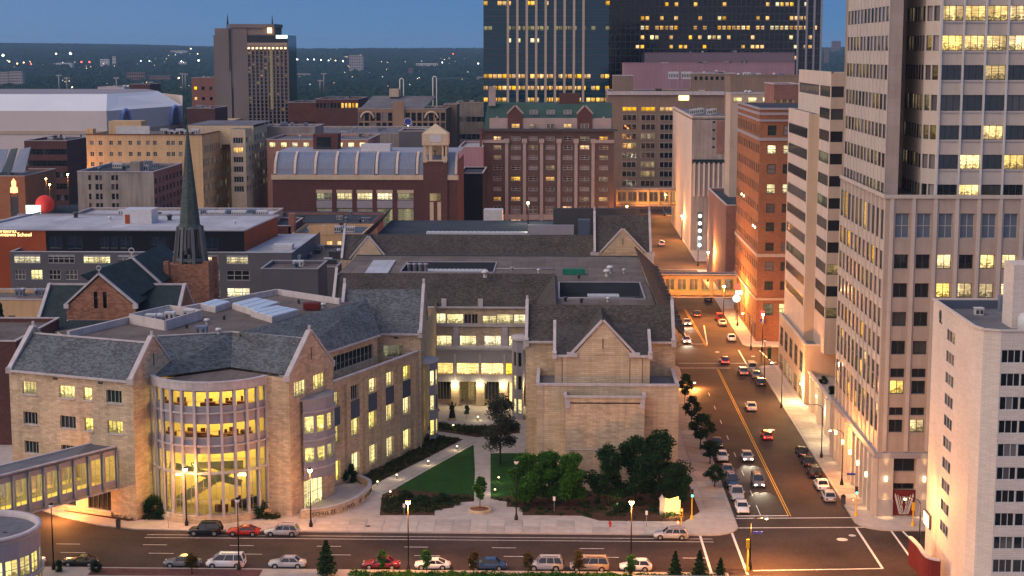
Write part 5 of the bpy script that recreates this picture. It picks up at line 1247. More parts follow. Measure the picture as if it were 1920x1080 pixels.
# ================================================================== WHITE HOTEL
HX, HYF, HYB, HZ = 47.6, 188.0, 212.2, 33.5
hot = thing('white_hotel', 'white brick hotel with strips of dark windows and a roof monogram', 'hotel', (HX, HYF, 0))
style('ho4', 4, 1, metall, [(gdark, 1)], 3, .09); style('ho3', 3, 1, metall, [(gdark, 1)], 3, .07)
cz_ = 1.9
hzf = lambda py: zY(py, HYF, 1890)
fw = []
for a, b_ in ((656, 681), (700, 725), (744, 769), (788, 813), (832, 857), (876, 900), (919, 943), (962, 987), (1006, 1030), (1049, 1074)):
    v0, v1 = hzf(b_), hzf(a); fw += [(.15, 2.35, v0, v1, 'ho3', R.choice((gblinds, gblinds, rwarm if a in (700, 1049) else gdark))), (2.42, 6.5, v0, v1, 'ho4', R.choice((gdark, gblinds))), (8.5, 12.5, v0, v1, 'ho4', gblinds)]
fw += [(x0_, x0_ + 2.2, hzf(b_) - .0 - 3.3 * 0, hzf(a), 'ho3', gblinds) for a, b_ in () for x0_ in (0,)]
facade(hot, (HX + 2.3, HYF), (HX + 26, HYF), 0, HZ, fw, hotelw, .18, label='front with wide window strips')
facade(hot, (HX, HYF + 3.2), (HX + .55, HYF + .9), 0, HZ, (), hotelw, .2); facade(hot, (HX + .55, HYF + .9), (HX + 2.3, HYF), 0, HZ, (), hotelw, .2)
sw = []
for i in range(10):
    z_ = zY(620, 202, 1790) - i * 2.68; sw.append((8.0, 12.3, z_ - 1.5, z_, 'ho3', R.choice((gdark, gblinds, rwarm, gblinds))))
facade(hot, (HX, HYB), (HX, HYF + 3.2), 0, HZ, sw, hotelw, .04, label='blank street side with one column of windows')
facade(hot, (HX + 26, HYB), (HX, HYB), 0, HZ, (), hotelw); facade(hot, (HX + 26, HYF), (HX + 26, HYB), 0, HZ, (), hotelw)
out = [(HX, HYB), (HX, HYF + 3.2), (HX + .55, HYF + .9), (HX + 2.3, HYF), (HX + 26, HYF), (HX + 26, HYB)]
part('roof', MB().prism([(HX + .12, HYB - .12), (HX + .12, HYF + 3.3), (HX + .65, HYF + 1.05), (HX + 2.4, HYF + .12), (HX + 25.9, HYF + .12), (HX + 25.9, HYB - .12)], HZ - 1.4, HZ - 1.1), roofgrey, hot)
b = MB()
for i in range(len(out)): a, c_ = out[i], out[(i + 1) % 6]; b.bar((*a, HZ), (*c_, HZ), .4, .18)
part('coping', b, hotelw, hot)
b = MB()
for a, c_ in (((HX + .25, HYB - .25), (HX + .25, HYF + 3)), ((HX + .5, HYB - .25), (HX + 25.5, HYB - .25)), ((HX + 2.4, HYF + .25), (HX + 25.5, HYF + .25))): b.bar((*a, HZ - 1.2), (*c_, HZ - 1.2), .2, 1.19)
part('parapet', b, bluewall, hot); part('mechanical_parapet', MB().box(HX + 8, HX + 20, HYB - 1.6, HYB - .4, HZ - 1.1, HZ + .7), bluemetal, hot)
x, y = P(1835, 590, HZ - 1.1); unit(hot, x, y, HZ - 1.1, 1, 1, .9, metall)
x, y = P(1912, 625, HZ - 1.1); part('stair_penthouse', MB().box(x, x + 9, y + 3.5, y + 8, HZ - 1.1, HZ + 6.5), hotelw, hot)
b = MB().lathe([(0, 0), (1.5, 0), (1.7, .3), (1.7, 1.7), (1.4, 2.2), (0, 2.3)], (x + 1.6, y + .6, HZ - 1.1), 18); part('round_cooling_fan', b, metall, hot)
# roof monogram on the street side
mg = MB(); my, mzz = HYF + 18.8, 31.0
my = HYB - 4.3; mzz = 32.2
for r_ in (.55,): mg.tube([(HX - .08, my + r_ * cos(a * pi / 8) * .8, mzz + r_ * 1.1 * sin(a * pi / 8)) for a in range(17)], .07, 6)
mg.tube([(HX - .08, my, mzz + .6), (HX - .08, my, mzz - 1.0)], .07, 6); mg.tube([(HX - .08, my + .1, mzz + .1), (HX - .08, my - .45, mzz - .9)], .06, 6); mg.tube([(HX - .08, my - .1, mzz + .1), (HX - .08, my + .35, mzz - .9)], .06, 6)
mg.box(HX - .12, HX - .02, my - .95, my - .8, mzz - 1.0, mzz - .82); part('monogram', mg, metald, hot)
# lit sign and maroon canopy at the foot
sgn = thing('lit_wall_sign', 'small square lit sign with dark divisions low on the hotel corner', 'sign', (HX - .4, HYB - .8, 6))
q0 = Q(1737, 975, HYB); b = MB().box(HX - .35, HX - .05, HYB - 3.4, HYB - .2, 4.2, 6.0); part('sign_box', b, metald, sgn)
for i in range(2):
    for j in range(2): part('sign_panel', MB().box(HX - .4, HX - .36, HYB - 3.3 + i * 1.55, HYB - 1.9 + i * 1.55, 4.3 + j * .85, 5.05 + j * .85), signy if (i + j) % 2 else glow('pale_green_sign_light', (.8, 1, .7), 2.2), sgn)
cn = thing('maroon_canopy', 'curved maroon entrance canopy wall at the foot of the white hotel', 'canopy', (45.5, 203, 0))
cc_ = smooth([P(1706, 1008, 3.4), P(1722, 1024, 3.4), P(1738, 1045, 3.4), P(1763, 1052, 3.4)], 5)
b = MB(); c = MB()
for a, c2 in zip(cc_, cc_[1:]): b.bar((*a, .0), (*c2, .0), .25, 3.4); c.bar((*a, 3.4), (*c2, 3.4), .5, .2)
part('canopy_wall', b, maroon, cn); part('canopy_coping', c, trim, cn)

# ================================================================== PODIUM, TERRACE AND BANDED BUILDING
PX, PZ = 45.0, 11.2
pod = thing('corner_podium', 'low stone podium with tall street windows and flat blue roof', 'building', (PX, 303, 0))
style('pd', 3, 3, aludark, [(rdim, .5), (gdark, .5)], 2, .1); style('shop', 3, 2, aludark, [(rwarm, 1)], 2, .1)
pl0, pl1 = 304.0, 341.0
facade(pod, (PX, pl1), (PX, pl0), 0, PZ, [(u, u + 4.2, 5.4, 9.3, 'pd') for u in (2, 9, 16, 23, 30)] + [(u, u + 4.6, .4, 3.6, 'shop') for u in (2, 9, 16, 23, 30)], precast, .1)
facade(pod, (PX, pl0), (PX + 13, pl0), 0, PZ, (), precast); facade(pod, (PX + 40, pl1), (PX, pl1), 0, PZ, (), precast)
part('roof', MB().box(PX + .3, PX + 40, pl0 + .3, pl1 - .3, PZ - 1, PZ - .7), roofgrey, pod)
b = MB(); b.bar((PX + .2, pl0, PZ), (PX + .2, pl1, PZ), .5, .25); b.bar((PX, pl0 + .2, PZ), (PX + 13, pl0 + .2, PZ), .5, .25); part('coping', b, precastl, pod)
tr_ = thing('stone_arcade_terrace', 'stepped stone arcade with planted terrace between the podium and the tower', 'building', (PX, 285, 0))
facade(tr_, (PX + .8, 303.9), (PX + .8, TYB + .1), 0, 6.2, [(u, u + 4.0, .3, 4.4, 'shop') for u in (3, 11, 19, 27)], precastl, .8)
part('deck', MB().box(PX + 1.1, PX + 14, TYB + .2, 303.8, 5.2, 5.5), conc2, tr_)
b = MB(); b.bar((PX + .8, TYB, 6.2), (PX + .8, 303.9, 6.2), .6, .3)
for y in (TYB + 3, 280, 289, 298): b.box(PX + .1, PX + .8, y - .8, y + .8, 0, 6.2)
part('coping', b, precastl, tr_)
for i, (x_, y_, z_) in enumerate(((PX - .35, 305.5, 3.6), (PX + .3, 272.5, 4.3), (PX + .3, 281, 4.3), (PX + .3, 291, 4.3))):
    par_t = pod if i == 0 else tr_; part('wall_lamp', MB().box(x_ - .15, x_ + .15, y_ - .3, y_ + .3, z_, z_ + .3), glow('shop_lamp_%d' % i, (1, .85, .45), 22 if i == 0 else 8), par_t)
    l = bpy.data.lights.new('shop_light', 'POINT'); l.energy = (2600, 700, 700, 700)[i]; l.color = (1, .80, .38); l.shadow_soft_size = .15; o = bpy.data.objects.new('shop_light', l); COL.objects.link(o); o.location = (x_ - .6, y_, z_ - .3)
bx = building('glazed_side_block', 'grey block with tall lit glazing behind the terrace beside the tower', PX + 7.5, PX + 30, 270, 300, 15.5, precast, roofgrey, W=[(u, u + 3, z, z + 3, 'pd', rgreen) for u in (1, 6, 11, 16, 21, 26) for z in (6.2, 10.4)])
BDX = 47.0
bd = thing('banded_office_building', 'beige office building with ribbon windows and stepped bays behind the podium', 'building', (BDX, 310, 0))
bz = lambda py: zY(py, 300, 1560)
style('rib', 7, 1, aludark, [(gpale, .45), (rgreen, .3), (gdark, .25)], 2, .09); style('rib2', 3, 1, aludark, [(gdark, .9), (rdim, .1)], 2, .09)
pt_ = bz(247) - bz(289); tops = [bz(204 + 0)]
fz = [(bz(267) - pt_ * k, bz(246.5) - pt_ * k) for k in range(-3, 9)]
BT = bz(137)
fz = [f for f in fz if f[1] < BT - 1.5 and f[0] > PZ + 1]
A0, A1, B0_, B1_ = 313.5, 341.5, 300.5, 313.5
fA = [(a - .1, b_ - .1) for a, b_ in fz]; AT = zY(214, A0, 1500)
facade(bd, (46.0, A1), (46.0, A0), PZ - 1, AT, [(1.2, 26.8, a, b_, 'rib14') for a, b_ in fA if b_ < AT - 1] if STY.setdefault('rib14', (14, 1, aludark, [(gpale, .6), (rgreen, .25), (gdark, .15)], 2, .16)) else [], precastl, .05)
facade(bd, (46.0, A0), (47.9, A0), PZ - 1, AT, (), precast)
facade(bd, (47.9, A0), (47.9, B0_), PZ - 1, BT, [(.8, 12.2, a, b_, 'rib') for a, b_ in fz], precastl, .05)
facade(bd, (47.9, B0_), (62, B0_), PZ - 1, BT, [(.1, 7, a, b_, 'rib2') for a, b_ in fz], precast, .2)
facade(bd, (47.9, A1), (47.9, A0), AT, BT, [(.8, 27, a, b_, 'rib14') for a, b_ in fz if a > AT], precastl, .2)
facade(bd, (62, A1), (46, A1), 0, AT, (), precast); facade(bd, (62, B0_), (62, A1), 0, BT, (), precast)
part('roof', MB().box(47.95, 61.9, B0_ + .1, A1, BT - 1, BT - .7), roofgrey, bd); part('lower_roof', MB().box(46.05, 47.9, A0 + .1, A1 - .1, AT - .3, AT), roofgrey, bd)
b = MB(); b.bar((48.1, B0_, BT), (48.1, A1, BT), .4, .2); b.bar((47.9, B0_ + .2, BT), (62, B0_ + .2, BT), .4, .2); b.bar((46.2, A0, AT), (46.2, A1, AT), .4, .2); part('coping', b, precastl, bd)
b = building('pink_brick_block', 'pink brick block seen above the orange building beside the banded offices', xY(1451, 430, 180), xY(1500, 430, 180), 430, 450, zY(158, 430, 1470), brickp, roofdark, S=grid(xY(1500, 430, 180) - xY(1451, 430, 180), 7, .6, [(zY(206, 430), zY(186, 430))], 'twn', 0, 1.2))

# ================================================================== ORANGE BRICK BUILDING
OXW, OYF, OYB = 43.9, 372.0, 419.5
og = thing('orange_brick_building', 'orange brick office building lit at the corner with dark green trimmed windows', 'building', (OXW, OYF, 0))
ozz = lambda py: zY(py, OYF, 1450)
OT = ozz(205)
style('ob', 1, 2, M('green_window_frame', (.04, .08, .07), .5, .05, 1, bump=0), [(gdark, .5), (gteal, .3), (rpale, .2)], 2, .12); style('obn', 1, 1, aludark, [(gdark, .8), (rdim, .2)], 2, .1)
ro_ = [(ozz(b_), ozz(a)) for a, b_ in ((235, 254), (272, 289), (308, 326), (345, 363), (382, 399), (417, 434), (455, 471), (491, 508), (527, 544))]
wl = {(1, 0): rpale, (1, 1): rpale, (3, 0): rpale, (3, 1): rpale}
ws = [(u, u + 1.95, v0, v1, 'ob', wl.get((r, c_), R.choice((gdark, gteal, gpale)))) for r, (v0, v1) in enumerate(ro_) for c_, u in enumerate((1.7, 5.2, 8.7, 12.2))]
ws += [(1.6, 3.8, ozz(592), ozz(569), 'ob', rdim), (5.0, 7.2, ozz(589), ozz(569), 'ob', rpale)]
facade(og, (OXW, OYF), (60, OYF), 0, OT, ws, bricko, .25)
nW = 13; pw = (OYB - OYF) / nW; lw = [(pw * i + 1.1, pw * (i + 1) - 1.1, v0, v1, 'obn') for i in range(nW) for v0, v1 in ro_] + [(pw * i + .8, pw * (i + 1) - .8, .6, 4.2, 'obn', rwarm if i % 3 else gdark) for i in range(nW)]
facade(og, (OXW, OYB), (OXW, OYF), 0, OT, lw, bricko, .06); facade(og, (60, OYB), (OXW, OYB), 0, OT, (), bricko)
part('roof', MB().box(OXW + .1, 59.9, OYF + .1, OYB - .1, OT - .3, OT - .1), roofdark, og)
for za, zb2 in ((ozz(206), ozz(202)), (ozz(216), ozz(211)), (ozz(228), ozz(224)), (ozz(264), ozz(258)), (ozz(482), ozz(476)), (ozz(563), ozz(559))):
    b = MB(); b.box(OXW - .25, 60, OYF - .25, OYF - .004, za, zb2); b.box(OXW - .25, OXW - .004, OYF - .004, OYB, za, zb2); part('cornice', b, precast if za < 20 else metalg, og)
for y, z in ((374, 26), (378, 26), (398, 31), (403, 31)):
    part('sconce', MB().box(OXW - .6, OXW - .3, y - .15, y + .15, z - .5, z), warmlamp, og)
    l = bpy.data.lights.new('facade_uplight', 'SPOT'); l.energy = 1500; l.color = (1, .55, .18); l.spot_size = radians(40); l.spot_blend = .9; l.shadow_soft_size = .1
    o = bpy.data.objects.new('facade_uplight', l); COL.objects.link(o); o.location = (OXW - .55, y, z + .1); o.rotation_euler = (pi, 0, 0)

# ================================================================== BUILDINGS ALONG THE FAR STREET
def bq(name, label, pxl, pxr, pyt, Y, dep, wall, roof, n=0, w=1.2, r=0, h=1.8, k='obn', zb=2, pyb=None, lit=None, skip=None, **kw):
    """building whose street front lies at distance Y and spans the measured width"""
    xl, xr = xY(pxl, Y, pyt), xY(pxr, Y, pyt); zt = zY(pyt, Y, (pxl + pxr) / 2)
    S = grid(xr - xl, n, w, floors(zb, r, (zt - zb - 1) / max(r, 1), h), k, lit=lit, skip=skip) if n else ()
    return building(name, label, xl, xr, Y, Y + dep, zt, wall, roof, S=S, **kw)
building('small_mauve_building', 'dark roofed mauve brick building with string lights beyond the orange one', 43.2, 52, 437, 492, zY(385, 437, 1360), brickp, roofdark, W=())
qb = thing('windowless_grey_tower', 'pale grey concrete block with fluted lower wall along the far street', 'building', (42.4, 545, 0))
QX, QY = 42.3, 545.0; qt = zY(219, QY, 1330); qz = lambda py: zY(py, QY, 1330)
facade(qb, (QX, 640), (QX, QY), 0, qt, (), precastl); facade(qb, (QX, QY), (56, QY), 0, qt, [(xY(1335, QY) - QX, xY(1340, QY) - QX, qz(a + 3), qz(a - 1), 'obn', gteal) for a in (228, 243, 259, 275)] + [(xY(1360, QY) - QX, xY(1364, QY) - QX, qz(a + 3), qz(a - 1), 'obn', gteal) for a in (228, 243, 259, 275)], greyconc)
part('roof', MB().box(QX, 56, QY, 640, qt - .9, qt - .6), roofgrey, qb); part('brick_strip', MB().box(xY(1343, QY), xY(1356, QY), QY - .2, QY - .01, qz(288), qz(226)), brickp, qb)
for i in range(8): x = xY(1300 + i * 9, QY, 340); part('wall_flute', MB().box(x, x + .55, QY - .5, QY - .01, qz(368), qz(305)), precastl, qb)
part('teal_band', MB().box(QX + .2, 56, QY - .15, QY - .01, qz(307), qz(299)), gteal, qb)
b = MB(); b.bar((QX + .2, QY, qt), (QX + .2, 640, qt), .5, .25); b.bar((QX, QY + .2, qt), (56, QY + .2, qt), .5, .25); part('coping', b, trim, qb)
for i in range(5): unit(qb, 45 + i * 2, 580 + (i * 7) % 20, qt - .6, 1.8, 2.5, 1.8, metall)
# brown precast office behind
Y = 690.0; po = bq('brown_precast_office', 'wide brown precast office slab with amber top floor windows', 1140, 1420, 172, Y, 40, beigeo, roofgrey)
oz = lambda py: zY(py, Y, 1200); xl_ = xY(1140, Y, 172)
style('po', 3, 1, M('pale_mullion', (.35, .30, .25), .5, .05, 1, bump=0), [(gblack, 1)], 2, .22)
for c_, (a, b_) in enumerate(((1166, 1193), (1201, 1228), (1236, 1262))):
    for r in range(9):
        m = ramber if r == 0 else (gblack if R.random() > .12 else rdim)
        window(po, (xY(a, Y) + xY(b_, Y)) / 2, Y - .1, oz(209 + r * 17.6), 0, xY(b_, Y) - xY(a, Y), oz(200 + r * 17.6) - oz(209 + r * 17.6) if r == 0 else oz(198 + r * 17.6) - oz(210 + r * 17.6), 'po', m)
part('cornice', MB().box(xl_ - .5, xY(1420, Y), Y - 1, Y - .1, oz(178), oz(171)), trim, po); part('lit_sign_window', MB().box(xY(1271, Y), xY(1290, Y), Y - .2, Y - .1, oz(188), oz(179)), signy, po)
part('base_wall', MB().box(xl_, xY(1262, Y), Y - .6, Y - .1, 0, oz(362)), brickp, po)
bq('low_brown_penthouse', 'brown flat topped penthouse block with small dark windows', 1300, 1380, 138, 700, 20, beigeo, roofgrey, 8, 1.2, 1, 1.5, zb=zY(150, 700)); bq('tan_penthouse', 'plain tan penthouse block near the pink wall', 1150, 1187, 142, 700, 14, beigeo, roofgrey)
bq('long_tan_block', 'long tan parapet block behind the orange brick building', 1370, 1500, 142, 560, 20, beigeo, roofgrey, cap=beigeo)
bq('pale_lit_block', 'pale block with one bright lit window behind the orange building', 1370, 1452, 176, 470, 14, precast, roofgrey, 3, 2.5, 1, 2.4, zb=zY(192, 470), lit=lambda r, c_: rpale)
bq('pink_wall_building', 'long pink ribbed wall building in front of the black tower', 1171, 1490, 119, 760, 30, pinkwall, mauvewall, cap=pinkwall); bq('mauve_slab', 'mauve blank slab building behind the pink wall', 1209, 1490, 99, 800, 30, mauvewall, mauvewall, cap=mauvewall)
for i, (px, py) in enumerate(((1263, 148), (1287, 148))): x, z = Q(px, py, 705); o = thing('rooftop_chiller', 'rooftop chiller on a steel frame, %s of the two on the office roof' % ('left' if i == 0 else 'right'), 'chiller', (x, 705, z), 0, 'chillers on the office roof'); unit(o, x, 706, z, 4, 3, 3, metall, 'fan_box'); b = MB(); [b.box(x + k - .12, x + k + .12, 704.8, 705.1, z - 3.5, z) for k in (-1.8, 1.8)]; part('steel_frame', b, metalg, o)
# mirror glass tower with tan fins
Y = 790.0; gt_ = thing('glass_tower', 'dark blue mirror glass tower with vertical tan stripes', 'skyscraper', (xY(1020, Y), Y, 0)); xl, xr = xY(907, Y), xY(1140, Y); gzz = lambda py: zY(py, Y, 1020); top = 150
LR = {2: .55, 3: .25, 7: .95, 8: .9, 9: .85, 0: .3}
facade(gt_, (xl, Y), (xr, Y), 0, top, (), gtower, .1, 'glass_wall'); facade(gt_, (xl, Y + 50), (xl, Y), 0, top, (), gtower, .1, 'glass_wall'); facade(gt_, (xr, Y), (xr, Y + 50), 0, top, (), gtower, .1, 'glass_wall'); part('roof', MB().box(xl, xr, Y, Y + 50, top - .5, top - .1), roofdark, gt_)
for k in range(9): x = xY(952.5 + k * 17.5, Y); part('stone_fin', MB().box(x - .55, x + .55, Y - .5, Y - .01, 0, top + 2), precast, gt_)
for k in range(60):
    z = 6 + k * 3.0
    if z < top: part('floor_line', MB().box(xl, xr, Y - .06, Y - .01, z - .12, z + .12), metald, gt_)
style('gl', 1, 1, metald, [(ramber, 1)], 1, .05)
for py, pr_, mt in ((6, .35, ramber), (53, .55, rgreen), (76, .22, rpale), (143, .9, ramber), (165, .9, ramber), (187, .7, ramber), (-40, .5, ramber), (-80, .3, rpale)):
    for k in range(27):
        if R.random() < pr_ and (py != 76 or k < 12): x = xY(911 + k * 8.7, Y); window(gt_, x, Y - .12, gzz(py + 4), 0, 1.9, 2.0, 'gl', mt)
# black tower behind
Y = 880.0; bt = thing('black_skyscraper', 'very wide black gridded skyscraper with rows of amber office lights', 'skyscraper', (xY(1330, Y), Y, 0)); xl, xm, xr = xY(1140, Y), xY(1490, Y), xY(1534, Y); top = 150; yz = lambda py: zY(py, Y, 1300)
facade(bt, (xl, Y), (xr, Y), 0, top, (), gblack, .1, 'glass_wall'); facade(bt, (xl, Y + 60), (xl, Y), 0, top, (), gblack, .1, 'glass_wall'); facade(bt, (xr, Y), (xr, Y + 60), 0, top, (), gblack, .1, 'glass_wall'); part('roof', MB().box(xl, xr, Y, Y + 60, top - .5, top - .1), roofdark, bt)
for k in range(44): x = xY(1144 + k * 8.9, Y); part('mullion', MB().box(x - .10, x + .10, Y - .25, Y - .01, 20, top), M('mid_grey_mullion', (.11, .10, .11), .5, .05, 1, bump=0) if 'mid_grey_mullion' not in MATS else MATS['mid_grey_mullion'], bt)
for k in range(34): z = 30 + k * 3.6; part('floor_line', MB().box(xl, xr, Y - .2, Y - .01, z - .15, z + .15), MATS['mid_grey_mullion'], bt)
for px in (1490, 1506, 1520, 1533): x = xY(px, Y); part('concrete_fin', MB().box(x - .5, x + .5, Y - .8, Y - .01, 0, top), metalg, bt)
for py, pr_ in ((8, .2), (34, .35), (52, .8), (70, .3), (88, .35), (108, .15), (-12, .3), (-30, .2), (-50, .4), (-75, .2)):
    for k in range(43):
        if R.random() < pr_ and k > 4: x = xY(1148.5 + k * 8.9, Y); window(bt, x, Y - .14, yz(py + 4), 0, 1.8, 2.1, 'gl', ramber if R.random() < .8 else rpale)

# ================================================================== MID-DISTANCE, LEFT AND CENTRE
# dark red theatre with ribbed barrel roof and clock tower
KY_ = 522.0; kz_ = lambda py: zY(py, KY_, 680); kx_ = lambda px: xY(px, KY_, 350)
th = thing('brick_theatre', 'dark red brick theatre with ribbed blue barrel roof and lit tall windows', 'building', (kx_(680), KY_, 0))
style('th', 4, 2, alu, [(rpale, .6), (rgreen, .4)], 2, .14); style('thl', 4, 4, alu, [(rgreen, 1)], 2, .14)
tz_ = kz_(337); x0, x1 = kx_(511), kx_(858)
ws = []
for i, (a, b_) in enumerate(((593, 622), (631, 660), (669, 698), (706.5, 735.5), (745, 775))):
    ws.append((kx_(a) - x0, kx_(b_) - x0, kz_(375), kz_(362), 'th'))
    ws.append((kx_(a) - x0, kx_(b_) - x0, kz_(397) if i < 3 else kz_(425), kz_(391), 'thl'))
ws.append((kx_(807) - x0, kx_(826) - x0, kz_(376), kz_(364), 'th', rdim))
facade(th, (x0, KY_), (x1, KY_), 0, tz_, ws, brickd, .5); facade(th, (x1, KY_), (x1, KY_ + 34), 0, tz_ + 6, (), brickd); facade(th, (x0, KY_ + 34), (x0, KY_), 0, tz_, (), brickd)
for i, (a, b_) in enumerate(((593, 622), (631, 660), (669, 698), (706.5, 735.5), (745, 775))):
    part('stone_surround', MB().box(kx_(a) - .1, kx_(b_) + .1, KY_ - .15, KY_ - .01, kz_(362), kz_(356)), cream, th); part('grey_shutter', MB().box(kx_(a), kx_(b_), KY_ - .1, KY_ - .01, kz_(390), kz_(376)), metalg, th)
part('stone_band', MB().box(x0 - .3, x1 + .3, KY_ - .4, KY_ - .01, kz_(337), kz_(328)), cream, th)
zb0, zt0 = kz_(328), kz_(286) - 0; cur = [(0, 0), (.5, 2.2), (1.6, 4.4), (3.4, 6.2), (6.5, 7.6)]; sc_ = (zY(286, KY_ + 6.5) - zb0) / 7.6
ribs = [514, 551, 589, 628, 666, 704, 742, 780]
def barrel(xa, xb, e, m, nm):
    b = MB()
    for (y0, z0), (y1, z1) in zip(cur, cur[1:]): b.face([(xa, KY_ + y0 - e, zb0 + z0 * sc_ + e), (xb, KY_ + y0 - e, zb0 + z0 * sc_ + e), (xb, KY_ + y1 - e, zb0 + z1 * sc_ + e), (xa, KY_ + y1 - e, zb0 + z1 * sc_ + e)], 0, False)
    if e:
        for s_ in (xa, xb):
            for (y0, z0), (y1, z1) in zip(cur, cur[1:]): b.face([(s_, KY_ + y0 - e, zb0 + z0 * sc_ + e), (s_, KY_ + y1 - e, zb0 + z1 * sc_ + e), (s_, KY_ + y1, zb0 + z1 * sc_), (s_, KY_ + y0, zb0 + z0 * sc_)])
    part(nm, b, m, th)
bnd = ribs + [858]
for a, b_ in zip(bnd, bnd[1:]): barrel(kx_(a) + .5, kx_(b_) - .3, 0, bluemetal, 'roof_panel')
for a in ribs + [853]: barrel(kx_(a), kx_(a) + .75, .35, precastl, 'roof_rib')
part('roof', MB().box(x0, x1, KY_ + 6.4, KY_ + 34, zb0 + 7 * sc_, zb0 + 7.6 * sc_), metalg, th); part('end_wall', MB().box(x0 + .1, x0 + .3, KY_ + 3, KY_ + 34, tz_, zb0 + 7 * sc_), brickd, th)
rt = zb0 + 7.6 * sc_
part('roof_plant', MB().box(kx_(669), kx_(725), KY_ + 12, KY_ + 18, rt, rt + 2.2), metall, th)
b = MB().box(kx_(569), kx_(617), KY_ + 22, KY_ + 30, rt, rt + 5); part('stair_tower', b, brickd, th); part('stair_tower_glass', MB().box(kx_(576), kx_(603), KY_ + 21.8, KY_ + 22, rt, rt + 4), gdark, th)
# clock tower
ta, tb_ = kx_(794), kx_(839); tm = (ta + tb_) / 2; tyy = KY_ - .6
part('tower_shaft', MB().box(ta, tb_, tyy, tyy + 7, 0, kz_(302)), brickd, th); part('stone_panel', MB().box(kx_(806), kx_(813), tyy - .12, tyy, kz_(425), kz_(378)), cream, th); part('stone_panel', MB().box(kx_(820), kx_(827), tyy - .12, tyy, kz_(425), kz_(378)), cream, th); part('red_strip', MB().box(kx_(814), kx_(819), tyy - .1, tyy, kz_(425), kz_(378)), redm if 0 else brickr, th)
part('tower_window', MB().box(kx_(806), kx_(827), tyy - .1, tyy, kz_(376), kz_(362)), rdim, th)
b = MB()
for x_ in (ta, kx_(805), kx_(829), tb_ - 1.1): b.box(x_, x_ + 1.0, tyy, tyy + 1, kz_(302), kz_(272))
b.kind = 1
for x_ in (ta, tb_ - 1.3): b.box(x_, x_ + 1.3, tyy - .2, tyy + 1.2, kz_(304), kz_(293))
b.box(ta, tb_, tyy - .3, tyy + 7.2, kz_(302), kz_(300)); b.box(ta, tb_, tyy + 5.5, tyy + 7, kz_(300), kz_(272)); part('belfry', b, cream, th)
part('tower_top', MB().box(ta - .3, tb_ + .3, tyy - .4, tyy + 7.3, kz_(272), kz_(250)), cream, th)
part('tower_louvre', MB().box(kx_(807), kx_(828), tyy - .5, tyy - .41, kz_(266), kz_(252)), metall, th)
zz = kz_(250); pkk = (tm, tyy + 3.5, kz_(232)); b = MB()
cs_ = [(ta - .2, tyy - .4), (tb_ + .2, tyy - .4), (tb_ + .2, tyy + 7.2), (ta - .2, tyy + 7.2)]
for i in range(4): b.face([(*cs_[i], zz), (*cs_[(i + 1) % 4], zz), pkk])
b.tube([pkk, (pkk[0], pkk[1], pkk[2] + 1.6)], .12, 6); part('tower_roof', b, cream, th)
text('Y', th, (tm, tyy - .1, kz_(290)), 0, 2.4, bronze, 'hanging_bell', .3)
# tall slab hotel of dark brick with green mansard
Y = 610.0; mh = thing('brick_apartment_hotel', 'tall dark brick hotel with pale vertical strips and green mansard roof', 'hotel', (xY(1025, Y), Y, 0)); hx = lambda px: xY(px, Y, 300); hz = lambda py: zY(py, Y, 1030)
style('mh', 2, 2, M('pale_sash', (.40, .36, .34), .6, .05, 1, bump=0), [(gpale, .42), (gdark, .28), (rdim, .12), (rwarm, .08), (ramber, .10)], 2, .2)
xl, xr = hx(905), hx(1151); baysx = [(925, 940), (958, 976), (991, 1008), (1023, 1040), (1055, 1073), (1087, 1105), (1123, 1140)]
rws = [272, 291, 310, 331, 350, 369, 255.5]; ws = []
for r, py in enumerate(rws):
    for a, b_ in baysx: ws.append((hx(a) - xl, hx(b_) - xl, hz(py + 8.5), hz(py), 'mh'))
for a, b_ in baysx: ws.append((hx(a) - xl, hx(b_) - xl, hz(401), hz(386), 'mh')); ws.append((hx(a) - xl, hx(b_) - xl, hz(426), hz(411), 'arch'))
facade(mh, (xl, Y), (xr, Y), 0, hz(244), ws, M('hotel_brick', (.115, .080, .072), .9, .12, .2), .4); facade(mh, (xr, Y), (xr, Y + 30), 0, hz(244), (), brickd); facade(mh, (xl, Y + 30), (xl, Y), 0, hz(244), (), brickd)
strip = M('hotel_pale_strip', (.36, .30, .29), .9, .1, .3)
for a in (950, 983.5, 1015.5, 1048, 1080, 1112): part('stone_strip', MB().box(hx(a - 3), hx(a + 3), Y - .5, Y - .01, 0, hz(268)), strip, mh); part('stone_capital', MB().box(hx(a - 5), hx(a + 5), Y - .9, Y - .01, hz(268), hz(260)), strip, mh)
part('stone_base', MB().box(xl, xr, Y - .35, Y - .02, hz(412), hz(402)), strip, mh); part('cornice', MB().box(xl - 1.2, xr + 1.2, Y - 1.6, Y - .01, hz(246), hz(241)), metald, mh)
for a, b_ in ((905, 950), (1117, 1151)): part('stone_balcony', MB().box(hx(a), hx(b_), Y - .8, Y - .01, hz(268), hz(262)), strip, mh)
part('attic_wall', MB().box(hx(918), hx(1146), Y - .3, Y + 3, hz(244), hz(222)), strip, mh)
part('mansard_roof', MB().plate([(hx(907), Y + .3, hz(244)), (hx(1148), Y + .3, hz(244)), (hx(1148), Y + 8, hz(196)), (hx(912), Y + 8, hz(196))], .3), greenroof, mh); part('roof', MB().box(hx(912), hx(1148), Y + 8, Y + 28, hz(196) - 1, hz(196)), greenroof, mh)
